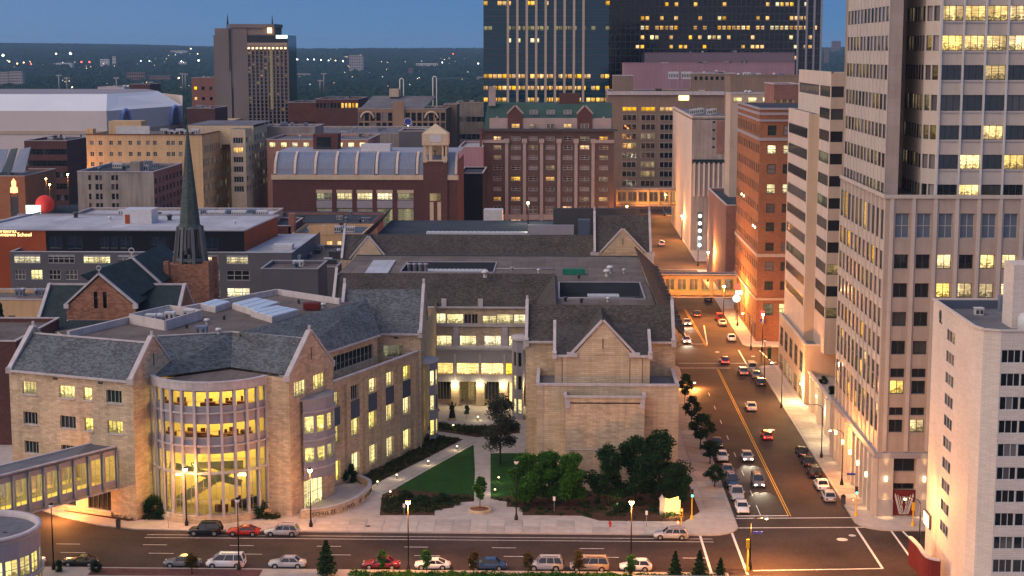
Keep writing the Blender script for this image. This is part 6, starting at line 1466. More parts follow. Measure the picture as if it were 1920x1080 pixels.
for a in (966, 1096):
    g = MB(); x0_, x1_, xm_ = hx(a - 14), hx(a + 14), hx(a); g.prism([(x0_, Y - .6), (x1_, Y - .6), (x1_, Y + 3), (x0_, Y + 3)], hz(244), hz(214)); g.face([(x0_, Y - .6, hz(214)), (x1_, Y - .6, hz(214)), (xm_, Y - .6, hz(199))]); part('gable', g, brickd, mh)
    c = MB(); c.bar((x0_, Y - .5, hz(214)), (xm_, Y - .5, hz(199)), .8, .6); c.bar((xm_, Y - .5, hz(199)), (x1_, Y - .5, hz(214)), .8, .6); part('gable_coping', c, strip, mh)
for a in (932, 1131): g = MB(); g.box(hx(a - 9), hx(a + 9), Y - .2, Y + 2, hz(240), hz(228)); g.face([(hx(a - 7), Y - .25, hz(228)), (hx(a + 7), Y - .25, hz(228)), (hx(a), Y - .25, hz(217))]); part('dormer', g, strip, mh)
for a, m in ((967, ramber), (1000, rdim), (1032, gdark), (1064, ramber), (1096, gdark)): window(mh, hx(a), Y - .7, hz(240), 0, 3.0, 1.6, 'mh', m)
for a in (1000, 1032, 1064): window(mh, hx(a), Y + 3.6, hz(215), 0, 3.0, 1.6, 'mh', gblue)
part('chimney', MB().box(hx(915), hx(928), Y + 6, Y + 9, hz(200), hz(163)), strip, mh); part('penthouse', MB().box(hx(1048), hx(1087), Y + 9, Y + 15, hz(197), hz(176)), brickd, mh)
part('red_hoist_mast', MB().box(hx(900), hx(904), Y - 2, Y - 1, 0, hz(240)), redm if 0 else brickr, mh)
wu = thing('white_cooling_block', 'white louvred cooling block beside the brick hotel foot', 'chiller', (xY(925, 520), 520, 0)); unit(wu, xY(925, 455), 455, 0, 5.0, 5, zY(392, 455), metall, 'cooling_box')
# yellow brick department block and neighbours
Y = 575.0; style('yb', 2, 2, alu, [(gdark, .6), (gpale, .4)], 2, .12); style('yb4', 4, 1, alu, [(gdark, .9), (rwarm, .1)], 2, .14); style('yb2', 2, 1, alu, [(gdark, .7), (rgreen, .3)], 1, .12)
yx = lambda px: xY(px, Y, 300); yz = lambda py: zY(py, Y, 280)
x0, x1 = yx(163), yx(380); ws = []
for yy in (264, 285, 304):
    for a in (170, 186, 206, 222, 242, 258, 275, 288, 313, 322, 336, 350): 
        if yy < 300 or a < 230: ws.append((yx(a) - x0, yx(a + 7) - x0, yz(yy + 8), yz(yy), 'yb'))
yb = thing('yellow_brick_block', 'big yellow brick block with small paired windows and receding side', 'building', (x0, Y, 0))
facade(yb, (x0, Y), (x1, Y), 0, yz(253), ws, yellow, .3); e1 = (xY(433, Y + 42, 300), Y + 42); Ls_ = hypot(e1[0] - x1, 42)
facade(yb, (x1, Y), e1, 0, yz(253), grid(Ls_, 13, 1.7, floors(2, 7, 4.6, 2.7), 'yb2'), yellow, .3); facade(yb, (x0, Y + 42), (x0, Y), 0, yz(253), (), yellow)
part('roof', MB().prism([(x0 + .1, Y + .1), (x1 - .1, Y + .1), (e1[0] - .2, e1[1]), (x0 + .1, Y + 42)], yz(253) - 1, yz(253) - .7), roofbrown, yb)
c = MB(); c.bar((x0, Y, yz(253)), (x1, Y, yz(253)), .6, .3); c.bar((x1, Y, yz(253)), (*e1, yz(253)), .6, .3); part('coping', c, brickr, yb)
part('penthouse', MB().box(yx(194), yx(256), Y + 8, Y + 16, yz(253) - 1, yz(229)), yellow, yb); part('penthouse', MB().box(yx(163), yx(176), Y, Y + 4, yz(253), yz(242)), yellow, yb); part('white_screen', MB().box(yx(208), yx(272), Y + 7.6, Y + 7.9, yz(253) - 1, yz(238)), metall, yb)
for i in range(7): unit(yb, yx(292 + i * 10), Y + 14, yz(253) - .7, 2.6, 2, 2.2 - (i % 3) * .4, metall)
Y = 590.0; cb2 = thing('cream_corner_building', 'cream corner building with bands of four part windows, one lit', 'building', (xY(460, Y), Y, 0))
x0, xm_, = xY(433, Y, 300), xY(461, Y, 300); e1 = (xY(502, Y + 45, 300), Y + 45); zt = zY(242, Y, 450); rr_ = [(zY(p + 11, Y, 450), zY(p, Y, 450)) for p in (258, 276, 294, 312, 331, 349)]
facade(cb2, (x0, Y), (xm_, Y), 0, zt, [(.9, xm_ - x0 - .9, a, b_, 'yb4', ramber if i == 1 else gdark) for i, (a, b_) in enumerate(rr_)] if STY else [], cream, .35); L2 = hypot(e1[0] - xm_, 45)
facade(cb2, (xm_, Y), e1, 0, zt, grid(L2, 8, L2 / 8 * .62, rr_, 'yb2'), cream, .3); facade(cb2, (x0, Y + 40), (x0, Y), 0, zt, (), cream); part('roof', MB().prism([(x0 + .1, Y + .1), (xm_ - .1, Y + .1), (e1[0] - .2, e1[1]), (x0 + .1, Y + 45)], zt - .3, zt - .1), roofgrey, cb2); facade(cb2, (xY(350, 600, 235), 600), (xY(475, 600, 235), 600), zt - 6, zY(235, 600, 420), (), cream, name='rear_wall')
part('rear_roof', MB().box(xY(350, 600, 235), xY(475, 600, 235), 600, 640, zY(235, 600) - .2, zY(235, 600)), roofgrey, cb2)
gb = building('weathered_concrete_block', 'weathered grey block with dark square windows in front of the yellow one', xY(145, 492, 330), xY(288, 492, 330), 492, 530, zY(322, 492, 220), greyconc, roofdark,
    S=[(xY(a, 492, 350) - xY(145, 492, 330), xY(b_, 492, 350) - xY(145, 492, 330), zY(y_ + 11, 492, 220), zY(y_, 492, 220), 'big2') for y_ in (327, 345, 363, 381) for a, b_ in ((166, 171), (179, 185), (187, 192), (209, 215), (217, 222))] if STY.setdefault('big2', (1, 2, aludark, [(gdark, .8), (gpale, .2)], 2, .1)) else (), E=grid(38, 8, 2.6, [(zY(y_ + 10, 505, 300), zY(y_, 505, 300)) for y_ in (330, 348, 366, 384)], 'big2'), wallE=brickp)
part('roof_bulkhead', MB().box(xY(244, 500, 310), xY(262, 500, 310), 500, 505, zY(322, 500) - 1, zY(305, 500)), greyconc, gb)
bq('dark_warehouse', 'dark red brick warehouse with rows of small windows at far left', 45, 125, 264, 700, 50, brickd, roofdark, 10, 2.6, 5, 2.4, 'big2'); bq('copper_hall', 'low orange brick hall with teal glass pyramids at the left edge', -40, 46, 330, 640, 40, bricko, roofdark, 8, 1.4, 1, 2, 'obn', zb=18, lit=lambda r, c_: rpale)
gp_ = thing('glass_pyramids', 'teal ribbed glass roof peaks at the left edge', 'skylight', (xY(10, 640), 645, 22))
for i, (a, b_) in enumerate(((-30, 2), (2, 20), (20, 45))): x0_, x1_ = xY(a, 640), xY(b_, 640); part('glass_peak', MB().plate([(x0_, 640, zY(323, 640, 10)), (x1_, 640, zY(323, 640, 10)), (x1_ - 1, 652, zY(280 - 2 * i, 650, 10)), (x0_, 652, zY(280, 650, 10))], .3), gteal if i % 2 else bluemetal, gp_)
# arena
Y = 745.0; ar = thing('white_arena', 'huge white arena with two arched blue windows at its right end', 'arena', (xY(150, Y), Y, 0)); ax = lambda px: xY(px, Y, 220); az = lambda py: zY(py, Y, 150)
pf = [(ax(-420), Y + 25), (ax(-200), Y), (ax(47), Y), (ax(200), Y), (xY(345, Y + 75), Y + 75)]; back_ = [(xY(300, Y + 130), Y + 130), (ax(-420), Y + 130)]
ins = [(ax(-400), Y + 55), (ax(-190), Y + 22), (ax(50), Y + 20), (ax(175), Y + 24), (xY(300, Y + 82), Y + 82)]
zw, zt = az(208), zY(176, Y + 25, 150)
for a, b_ in zip(pf, pf[1:]): facade(ar, a, b_, 0, zw, (), whitew)
for i in range(4): part('bevelled_roof', MB().plate([(*pf[i], zw), (*pf[i + 1], zw), (*ins[i + 1], zt), (*ins[i], zt)], .4), whiter, ar)
part('roof', MB().prism(ins + [(xY(280, Y + 125), Y + 125), (ax(-400), Y + 125)], zt - 1, zt), M('arena_grey_roof', (.26, .25, .29), .9, .1, .02, bump=0), ar); facade(ar, pf[4], back_[0], 0, zt - 2, (), whitew)
b = MB()
for i in range(4): b.bar((*pf[i], az(252)), (*pf[i + 1], az(252)), .6, 1.6)
part('stone_band', b, precast, ar)
for px, f in ((235, .22), (325, .88)):
    x, y = pf[3][0] + (pf[4][0] - pf[3][0]) * f, pf[3][1] + (pf[4][1] - pf[3][1]) * f; b = MB(); tt = Vector((pf[4][0] - pf[3][0], pf[4][1] - pf[3][1], 0)).normalized(); nn_ = Vector((tt.y, -tt.x, 0))
    pts = [Vector((x, y, zw - 9)) + tt * (5 * cos(pi - a * pi / 10)) + Vector((0, 0, 9 * sin(a * pi / 10))) + nn_ * .5 for a in range(11)]
    b.face(pts[::-1]); b.tube(pts, .9, 6, 1); part('arched_window', b, [gblue, M('arena_blue_arch', (.22, .30, .60), .5, .1, 1, bump=0) if 'arena_blue_arch' not in MATS else MATS['arena_blue_arch']], ar)
# tall slab tower with two spikes
Y = 905.0; st = thing('slab_tower', 'tall brown slab tower with two spikes and glowing crown', 'skyscraper', (xY(470, Y), Y, 0)); sx_ = lambda px: xY(px, Y, 120); sz_ = lambda py: zY(py, Y, 470)
tanc = M('tower_brown_concrete', (.205, .175, .17), .85, .08, .05)
part('west_slab', MB().box(sx_(400), sx_(404), Y + 2, Y + 30, 0, sz_(66)), tanc, st); part('concrete_slab', MB().box(sx_(404), sx_(433), Y, Y + 30, 0, sz_(53)), tanc, st); part('recess', MB().box(sx_(433), sx_(437), Y + 1, Y + 30, 0, sz_(50)), gdark, st); part('concrete_slab', MB().box(sx_(437), sx_(464), Y, Y + 30, 0, sz_(53)), tanc, st)
part('spike', MB().box(sx_(427), sx_(430.5), Y - 1.2, Y, sz_(130), sz_(45)), tanc, st); part('spike_tip', MB().tube([(sx_(429), Y - .6, sz_(45)), (sx_(429), Y - .6, sz_(26))], .55, 6, 0, .1), metald, st)
part('top_slab', MB().prism([(sx_(432), Y - .5), (sx_(515), Y - .5), (sx_(520), Y + 20), (sx_(432), Y + 20)], sz_(52), sz_(45)), tanc, st)
gf = sx_(464), sx_(540)
part('glass_wall', MB().box(gf[0], gf[1], Y + .5, Y + 30, 0, sz_(66)), gblack, st); part('crown_block', MB().box(gf[0], sx_(515), Y + .6, Y + 25, sz_(66), sz_(52)), tanc, st)
for k in range(11): x = gf[0] + (gf[1] - gf[0]) * k / 10; part('concrete_fin', MB().box(x - .45, x + .45, Y - .4, Y + .5, 0, sz_(92)), tanc, st)
for k in range(19): part('floor_line', MB().box(gf[0], gf[1], Y + .1, Y + .49, sz_(222 - k * 7) - .25, sz_(222 - k * 7) + .25), metald if 0 else tanc, st)
part('crown_band', MB().box(gf[0], gf[1], Y - .9, Y + .5, sz_(92), sz_(80)), tanc, st)
crown = glow('warm_crown_lamp', (1.0, .62, .30), 3.2)
for k in range(10):
    x = gf[0] + (gf[1] - gf[0]) * (k + .5) / 10; part('crown_lamp', MB().box(x - .5, x + .5, Y - 1.5, Y - .9, sz_(92), sz_(89)), crown, st); l = bpy.data.lights.new('crown_lamp_light', 'SPOT'); l.energy = 900; l.color = (1, .6, .35); l.spot_size = radians(70); l.spot_blend = 1; o = bpy.data.objects.new('crown_lamp_light', l); COL.objects.link(o); o.location = (x, Y - 2.0, sz_(92)); o.rotation_euler = (pi, 0, 0)
part('crown_core', MB().box(sx_(503), sx_(511), Y - .8, Y, sz_(62), sz_(52)), crown, st); part('lit_sign', MB().box(sx_(519), sx_(540), Y - .9, Y - .5, sz_(72), sz_(66)), signw, st)
part('glazed_stair', MB().box(sx_(506), sx_(512), Y - .8, Y + .4, sz_(205), sz_(80)), rdim, st); part('spike', MB().tube([(sx_(512), Y, sz_(48)), (sx_(512), Y, sz_(28))], .5, 6, 0, .1), metald, st); part('base_block', MB().box(sx_(403), sx_(450), Y - 20, Y, 0, sz_(222)), cream, st)
for k in range(30):
    if R.random() < .8: window(st, gf[0] + (gf[1] - gf[0]) * (R.randint(0, 9) + .5) / 10, Y + .3, sz_(95 + R.randint(0, 17) * 7), 0, 2.4, 1.2, 'gl', rdim)

# ---- row of older buildings across the middle distance
bq('long_red_brick_block', 'long red brick block with small windows right of the slab tower', 540, 610, 192, 880, 30, brickr, roofdark, 14, 2.0, 3, 2.6, 'big2'); bq('dark_pilastered_block', 'dark brick block with five glowing upper windows', 592, 672, 186, 850, 40, brickd, roofdark, 12, 1.3, 1, 2.6, 'obn', zb=zY(203, 850), lit=lambda r, c_: ramber if c_ > 6 else gdark)
sh = bq('sandstone_arched_hall', 'sandstone arched window hall with slate roof and round blue sign', 671, 836, 204, 800, 40, M('sandstone', (.30, .20, .14), .9, .15, .1), roofdark, 15, 2.1, 2, 4.0, 'big2', zb=zY(246, 800))
hx2 = lambda px: xY(px, 800, 200); part('slate_roof', MB().plate([(hx2(676), 800, zY(203, 800)), (hx2(795), 800, zY(203, 800)), (hx2(812), 820, zY(180, 820)), (hx2(690), 820, zY(180, 820))], .4), roofgrey, sh); part('roof_lantern', MB().box(hx2(724), hx2(742), 815, 822, zY(182, 815), zY(167, 815)), precast, sh)
for px in (689, 809):
    x, z = Q(px, 222, 799.6); part('entrance_arch', MB().lathe([(2.6, 0), (3.6, 0), (3.6, .6)], (x, 0, 0), 2) if 0 else MB().tube([(x + 3.1 * cos(a * pi / 10), 799.7, z + 3.1 * sin(a * pi / 10)) for a in range(11)], .5, 6), cream, sh)
part('central_bay', MB().box(hx2(737), hx2(758), 798.8, 799.9, zY(250, 800), zY(190, 800)), M('sandstone_light', (.34, .22, .15), .9, .15, .1), sh)
x, z = Q(765, 228, 790); sg = thing('round_blue_sign', 'round blue sign glowing on a short pole before the sandstone hall', 'sign', (x, 790, z)); part('sign_disc', MB().tube([(x, 789.7, z), (x, 790.3, z)], 1.6, 16), bluep, sg); part('sign_ring', MB().tube([(x + 1.7 * cos(a * pi / 8), 789.6, z + 1.7 * sin(a * pi / 8)) for a in range(17)], .12, 6), whitep, sg); part('pole', MB().box(x - .3, x + .3, 789.9, 790.1, z - 6, z - 1.6), signw, sg)
bq('plain_stone_block', 'plain grey stone block left of the mirror glass tower', 855, 912, 192, 860, 30, greyconc, roofdark, 6, 2.4, 4, 2.6, 'big2'); bq('brown_ivy_block', 'narrow brown block beside the clock tower', 832, 857, 196, 830, 20, beigeo, roofdark)
bq('low_grey_roofs', 'low grey roofed block with rooftop pipes before the sandstone hall', 500, 790, 250, 660, 60, greyconc, roofgrey); bq('pink_arched_annexe', 'pink rendered annexe with lit arched windows behind the theatre', 500, 690, 262, 600, 40, brickp if 0 else M('salmon_wall', (.42, .22, .16), .9, .08, .2), roofgrey, 9, 2.2, 1, 2.4, 'obn', zb=zY(277, 600), lit=lambda r, c_: rpale)
bq('flat_grey_annexe', 'flat grey annexe block between the cream corner building and theatre', 490, 590, 238, 640, 24, greyconc, roofgrey); bq('dark_grey_car_park', 'dark grey blank block behind the theatre clock tower', 748, 795, 246, 615, 20, greywall, roofdark); bq('pale_pink_shed', 'pale low shed roof left of the brick hotel', 860, 905, 276, 600, 40, pinkwall, roofpale); bq('dark_gap_building', 'dark unlit block between theatre and brick hotel', 862, 905, 325, 560, 30, blackwall, roofdark)
bq('brown_far_block', 'brown block with lit stair near the arena', 359, 402, 146, 980, 30, brickp, roofdark, 3, 1.8, 3, 2, 'obn', zb=30, lit=lambda r, c_: ramber if c_ == 0 else gdark); bq('dark_garage', 'dark striped brick garage right of the arena', 350, 403, 203, 800, 30, brickd, roofdark); bq('brown_far_hall', 'small dark brick hall on the skyline beyond the arena roof', 243, 281, 158, 1100, 30, brickd, roofdark); bq('white_pavilion', 'low white pavilion beyond the arena', 183, 233, 163, 1150, 20, whitew, whiter)
building('street_roof_strip', 'long flat roof strip with tan parapet in front of the weathered block', xY(120, 455, 390), xY(500, 455, 390), 440, 482, zY(392, 482), greyconc, roofpale)
unl = ('leftmost metal box on the flat roof strip, just right of the church spire', 'blue grey metal box second along the flat roof strip', 'large metal box in the left middle of the flat roof strip', 'blue grey box in the exact middle of the flat roof strip', 'pale metal box right of the middle of the flat roof strip', 'blue grey box second from the right end of the flat roof strip', 'metal box nearest the brick theatre on the flat roof strip')
for i in range(7):
    b_ = (xY(362 + i * 21, 462, 388), 462); o = thing('rooftop_unit_box', unl[i], 'rooftop unit', (*b_, zY(392, 482) - .7), 0, 'rooftop units on the flat roof strip'); unit(o, b_[0], b_[1] + (i * 5) % 9, zY(392, 482) - .7, 3 + i % 3, 2.4, 1.8, (metall, bluemetal)[i % 2], 'casing')
# red balloon dome, lit board and neon pylon at the left
x, z = Q(84, 383, 520); o = tag(ob('red_balloon', MB().lathe([(0, -2.9), (1.7, -2.4), (2.7, -1.1), (3, 0), (2.6, 1.4), (1.6, 2.5), (0, 3)], (0, 0, 0), 20).mesh('red_balloon', [M('red_inflatable', (.75, .06, .05), .5, .05, 1, bump=0)]), None, (x, 520, z)), 'big round red inflatable ball beside the lit white board', 'balloon')
x, z = Q(62, 392, 515); o = thing('lit_white_board', 'lit white billboard leaning in front of the red ball', 'billboard', (x, 515, z)); part('board', MB().box(x - 2.2, x + 2.4, 514.8, 515, z - 3, z + 1.2), signw, o); part('support', MB().box(x - 1.9, x - 1.6, 515, 515.3, z - 8, z + 1), metald, o)
x, z = Q(26, 352, 560); o = thing('neon_pylon', 'tall pylon topped with red and orange neon at far left', 'sign', (x, 560, 0)); b = MB(); [b.box(x + k - .15, x + k + .15, 559.8, 560.2, 0, z - 2) for k in (-1.2, 1.2)]; b.box(x - 1.3, x + 1.3, 559.9, 560.1, z - 10, z - 3); part('pylon', b, metald, o); part('neon_top', MB().lathe([(0, 3.2), (.8, 2), (.7, .4), (1.2, 0), (1.3, -1.6), (0, -1.8)], (x, 560, z), 10), glow('neon_orange', (1, .25, .08), 6), o)

# ================================================================== LAWNS, BEDS AND PATHS OF THE COURTYARD
def sheet(name, pxs, z, mat, par=schoolblock, world_pts=None, h=.0):
    pts = world_pts or [P(*p, .14) for p in pxs]; return part(name, MB().prism(pts, .12, z), mat, par)
def inside(p, poly):
    c = False; n = len(poly); j = n - 1
    for i in range(n):
        if (poly[i][1] > p[1]) != (poly[j][1] > p[1]) and p[0] < (poly[j][0] - poly[i][0]) * (p[1] - poly[i][1]) / (poly[j][1] - poly[i][1]) + poly[i][0]: c = not c
        j = i
    return c
def leaf_mesh(name, pts_fn, n, size, mat, seed=1, up=.3):
    rr_ = random.Random(seed); v = []; f = []
    for k in range(n):
        c = pts_fn(rr_)
        if c is None: continue
        s_ = size * rr_.uniform(.6, 1.4); a = Vector((rr_.gauss(0, 1), rr_.gauss(0, 1), rr_.gauss(0, 1) * .6)).normalized(); b = a.cross(Vector((rr_.gauss(0, 1), rr_.gauss(0, 1), rr_.gauss(0, 1)))).normalized()
        c = Vector(c); i = len(v); v += [c - a * s_, c + b * s_ * .55, c + a * s_, c - b * s_ * .55]; f.append((i, i + 1, i + 2, i + 3))
    me = bpy.data.meshes.new(name); me.from_pydata([tuple(q) for q in v], [], f); me.materials.append(mat); return me
def field(name, label, pxs, n, h, size, mat, seed=1, wpts=None, lumps=1.0):
    poly = wpts or [P(*p, .14) for p in pxs]; xs = [p[0] for p in poly]; ys = [p[1] for p in poly]; r0 = random.Random(seed)
    cl = []
    while len(cl) < n // 28:
        p = (r0.uniform(min(xs), max(xs)), r0.uniform(min(ys), max(ys)))
        if inside(p, poly): cl.append((p, r0.uniform(.45, 1.0) * h))
    def fn(r_):
        (x, y), hh = r_.choice(cl); a = r_.uniform(0, 2 * pi); q = r_.random() ** .5 * hh * .9; zz = .15 + hh * (1 - (q / hh) ** 2 * .8) * r_.random() ** .6; return (x + cos(a) * q, y + sin(a) * q, zz)
    o = ob(name, leaf_mesh(name, fn, n, size, mat, seed)); tag(o, label, 'plants', kind='stuff'); return o
lawn = sheet('lawn', [(745, 914), (808, 878), (888, 834), (893, 930), (718, 938)], .17, grass); sheet('lawn', [(920, 850), (985, 850), (1000, 925), (920, 935)], .17, grass)
sheet('garden_path', [(686, 918), (790, 866), (880, 821), (895, 826), (800, 878), (712, 926)], .19, conc); sheet('garden_path', [(893, 822), (919, 822), (919, 960), (888, 960)], .19, conc); sheet('garden_path', [(795, 806), (880, 821), (893, 828), (800, 812)], .185, conc)
sheet('planting_bed', [(640, 912), (792, 834), (800, 813), (872, 822), (790, 864), (686, 916), (655, 912)], .16, mulch)
sheet('planting_bed', [(716, 928), (740, 917), (893, 930), (893, 940), (855, 942), (850, 952), (815, 955), (815, 966), (712, 966)], .18, mulch)
sheet('planting_bed', [(920, 935), (950, 941), (950, 950), (980, 952), (980, 966), (1090, 967), (1130, 978), (1283, 978), (1312, 960), (1280, 880), (1060, 900), (1000, 925)], .18, mulch)
sheet('courtyard_paving', [(795, 764), (975, 757), (968, 790), (920, 797), (850, 796), (797, 786)], .18, M('pale_courtyard_paving', (.50, .46, .42), .85, .1, .4))
sheet('planting_bed', [(795, 788), (850, 798), (920, 799), (972, 792), (975, 812), (895, 820), (800, 805)], .17, mulch)
sheet('planting_bed', [(165, 925), (262, 975), (240, 977), (120, 958)], .18, mulch); sheet('planting_bed', [(262, 974), (520, 974), (530, 962), (500, 952), (285, 952)], .18, mulch)
field('ground_cover', 'low green ground cover in rows between the right wing and the path', [(650, 910), (790, 838), (800, 817), (866, 824), (785, 866), (690, 912)], 9000, .55, .16, leafs, 2)
field('bed_shrubs', 'dark shrubs and perennials in the bed in front of the lawn', [(720, 934), (890, 934), (885, 940), (845, 950), (810, 962), (718, 963)], 7000, .8, .15, leafs, 3)
field('bed_shrubs', 'dark mulch bed plants under the trees by the stone block', [(925, 938), (985, 962), (1120, 972), (1280, 974), (1275, 900), (1060, 905)], 7000, .6, .15, leafd, 4)
field('courtyard_shrubs', 'ring of clipped shrubs before the courtyard paving', [(798, 790), (850, 800), (925, 800), (970, 795), (972, 810), (895, 817), (802, 803)], 5000, .7, .14, leafs, 5)
field('wall_shrubs', 'row of low shrubs along the foot of the left wing', [(150, 925), (262, 972), (240, 975), (120, 950)], 3500, .9, .15, leafs, 6)
field('front_shrubs', 'mixed shrubs along the foot of the round glass front', [(268, 974), (520, 974), (520, 968), (268, 968)], 5000, .8, .14, leafs, 7)
field('pavement_hedge', 'long low hedge of green leaves along the near edge of the street', None, 16000, .75, .13, leafm, 8, wpts=[(-26, 199.4), (19, 199.4), (19, 201.0), (-26, 201.0)])
# ---- trees
TREES = {}
def tree_proto(kind, h, cr, seed, leaf, n=2600, name='tree', lf=None, trunk_r=.16, cb=.28):
    r_ = random.Random(seed); t = thing(name, 'x', 'tree'); b = MB(); lean = r_.uniform(-.15, .15)
    if kind == 'round':
        b.tube([(0, 0, 0), (lean * .3, 0, h * .3), (lean, .05, h * .62), (lean, 0, h * .85)], trunk_r, 7, 0, trunk_r * .3); lobes = []
        for k in range(24):
            a = k * 2.4 + r_.uniform(-.5, .5); t_ = ((k * .7548) % 1 + r_.uniform(0, .12)) % 1; z = h * (cb + .06 + (.86 - cb) * t_); q = cr * r_.uniform(.25, .80) * max(.15, math.sin(pi * (.16 + .80 * t_)) ** .7) * .95; p = (cos(a) * q + lean, sin(a) * q, z)
            b.tube([(lean * .5, 0, max(h * .22, z - q * 1.0)), p], trunk_r * .4, 5, 0, .02, False); lobes.append((p, cr * r_.uniform(.26, .42)))
        lobes.append(((lean, 0, h * .9), cr * .35))
        def fn(q_):
            (x, y, z), rr_ = q_.choice(lobes); d = Vector((q_.gauss(0, 1), q_.gauss(0, 1), q_.gauss(0, 1))).normalized() * rr_ * (q_.random() ** .4) * q_.uniform(.8, 1.25); return (x + d.x, y + d.y, z + d.z * .85)
    else:
        b.tube([(0, 0, 0), (0, 0, h)], trunk_r, 6, 0, .03)
        def fn(q_):
            z = q_.uniform(.08, 1.0); w = cr * (1.02 - z) ** .8 * (.75 + .25 * sin(z * 40)); a = q_.uniform(0, 2 * pi); w *= q_.random() ** .45; return (cos(a) * w, sin(a) * w, h * z - w * .15)
    tk = ob('trunk', b.mesh('trunk', [bark]), t); tk.matrix_parent_inverse = Matrix.Identity(4)
    cw = ob('crown', leaf_mesh('crown', fn, n, lf or .2, leaf, seed), t); cw.matrix_parent_inverse = Matrix.Identity(4)
    TREES[name + str(seed)] = (t, h, cr); return t, h, cr, [False]
pr_g = tree_proto('round', 8, 3.0, 11, leafm, 11000, 'leafy_tree', .155, cb=.12); pr_d = tree_proto('round', 9, 2.9, 12, leafd, 12000, 'dark_tree', .16, cb=.12); pr_s = tree_proto('round', 5.5, 1.5, 13, leafd, 3000, 'street_tree', .13, .08)
pr_y = tree_proto('round', 4.2, 1.1, 14, leafm, 1100, 'young_tree', .15, .06); pr_b = tree_proto('round', 4.2, 1.1, 15, leafb, 1000, 'russet_tree', .15, .06); pr_c = tree_proto('cone', 4.6, 1.5, 16, leafd, 2400, 'conifer', .16, .1); pr_t = tree_proto('round', 11, 3.0, 17, leafg, 7000, 'tall_thin_tree', .14, .14, cb=.2)
pr_h = tree_proto('round', 3.0, 1.9, 18, leafd, 3600, 'bushy_shrub', .12, .05, cb=-.05)
def plant(pr, px, py, label, h=None, w=None, top=None, cat='tree', group=None, xy=None, z=.15):
    t, ph, pc, used = pr; x, y = xy or P(px, py)
    if top is not None: h = zY(top, y, px)
    h = h or ph; sc_ = h / ph; sw_ = (w / (2 * pc)) if w else sc_
    if used[0]: o = copytree(t, (x, y, z), R.uniform(0, 6.28), label, group)
    else: o = t; used[0] = True; o.location = (x, y, z); o.rotation_euler[2] = R.uniform(0, 6.28); o['label'] = label; KIDS[t.name] = list(t.children)
    if group: o['group'] = group
    o['category'] = cat; o.scale = (sw_, sw_, sc_); return o
for px, py, top, w, pr, lb in ((985, 950, 850, 6.2, pr_g, 'bright green leafy tree leftmost of the clump before the stone block'), (1030, 945, 846, 6.5, pr_g, 'full green tree second in the clump, touching the block corner'), (1072, 950, 850, 5.6, pr_g, 'green tree with drooping side branches in the middle of the clump'),
        (1140, 950, 834, 5.8, pr_d, 'dark tree right of the gap in the clump'), (1192, 945, 818, 6.8, pr_d, 'tall dark tree with twin crowns near the right of the clump'), (1235, 945, 806, 7.4, pr_d, 'tallest dark tree at the right end of the clump'), (1268, 955, 868, 5.2, pr_d, 'low dark tree behind the lit yellow sign')):
    plant(pr, px, py, lb, top=top, w=w * 1.12, group='trees before the stone block')
for px, py, top, w, lb in ((1340, 915, 872, 3.6, 'dark street tree nearest the corner on the left kerb'), (1331, 872, 826, 3.6, 'dark street tree second from the corner on the left kerb'), (1313, 845, 775, 4.8, 'widest dark street tree halfway along the left kerb'), (1296, 800, 742, 3.4, 'dark street tree by the rear of the stone block'), (1284, 760, 700, 3.0, 'slim dark street tree farthest up the left kerb')):
    plant(pr_s, px, py, lb, top=top, w=w, group='street trees on the left kerb')
plant(pr_t, 938, 872, 'tall thin grey green tree standing before the courtyard', top=736, w=7.0); plant(pr_y, 900, 958, 'young tree growing in the round stone planter', top=893, w=2.6)
for px, top, w, pr, lb in ((612, 1016, 3.6, pr_c, 'big dark bushy tree at the near edge left of centre'), (716, 1032, 1.6, pr_y, 'small green tree before the red parked car'), (800, 1030, 1.7, pr_y, 'small green tree before the white parked coupe'), (888, 1034, 1.9, pr_b, 'russet leaved small tree before the blue car'), (990, 1036, 1.8, pr_b, 'russet leaved small tree before the small silver jeep'), (1087, 1032, 2.2, pr_b, 'yellow brown small tree before the tan van'), (1182, 1040, 1.9, pr_y, 'small green tree before the white hatchback'), (360, 1040, 2.4, pr_b, 'russet shrub like tree at the tail of the grey car')):
    plant(pr, px, 1083, lb, top=top, w=w, xy=(xY(px, 200.2, 1075), 200.2), group='small trees along the near kerb')
for px, top, w, lb in ((1266, 1036, 2.4, 'dark conifer left of the near crossing'), (1312, 1034, 2.6, 'tallest of the dark conifers near the crossing'), (1351, 1048, 2.0, 'low dark conifer beside the crossing line')): plant(pr_c, px, 1080, lb, top=top, w=w, xy=(xY(px, 200.6, 1075), 200.6), group='conifers near the crossing')
plant(pr_h, 288, 972, 'rounded dark shrub left of the round glass front', h=3.0, w=4.4, cat='shrub'); plant(pr_h, 472, 970, 'rounded dark shrub right of the round glass front', h=2.8, w=5.0, cat='shrub'); plant(pr_h, 655, 905, 'dark shrub beside the low wall at the entrance', h=2.8, w=3.6, cat='shrub'); plant(pr_h, 180, 1078, 'dark potted shrub at the near kerb by the black car', h=1.5, w=1.6, cat='shrub', xy=(xY(180, 200.6, 1075), 200.6)); plant(pr_h, 110, 1074, 'dark shrub at the foot of the left lamp post', h=1.4, w=1.5, cat='shrub', xy=(xY(112, 200.8, 1075), 200.8))
for px, py, lb in ((818, 790, 'small tree left of the courtyard statue'), (875, 787, 'small tree right of the courtyard statue')): plant(pr_y, px, py, lb, h=2.6, w=1.3)
plant(pr_c, 4, 618, 'dark conifer at the left edge before the tan wall', top=572, w=5, xy=(xY(2, 322, 600), 322))
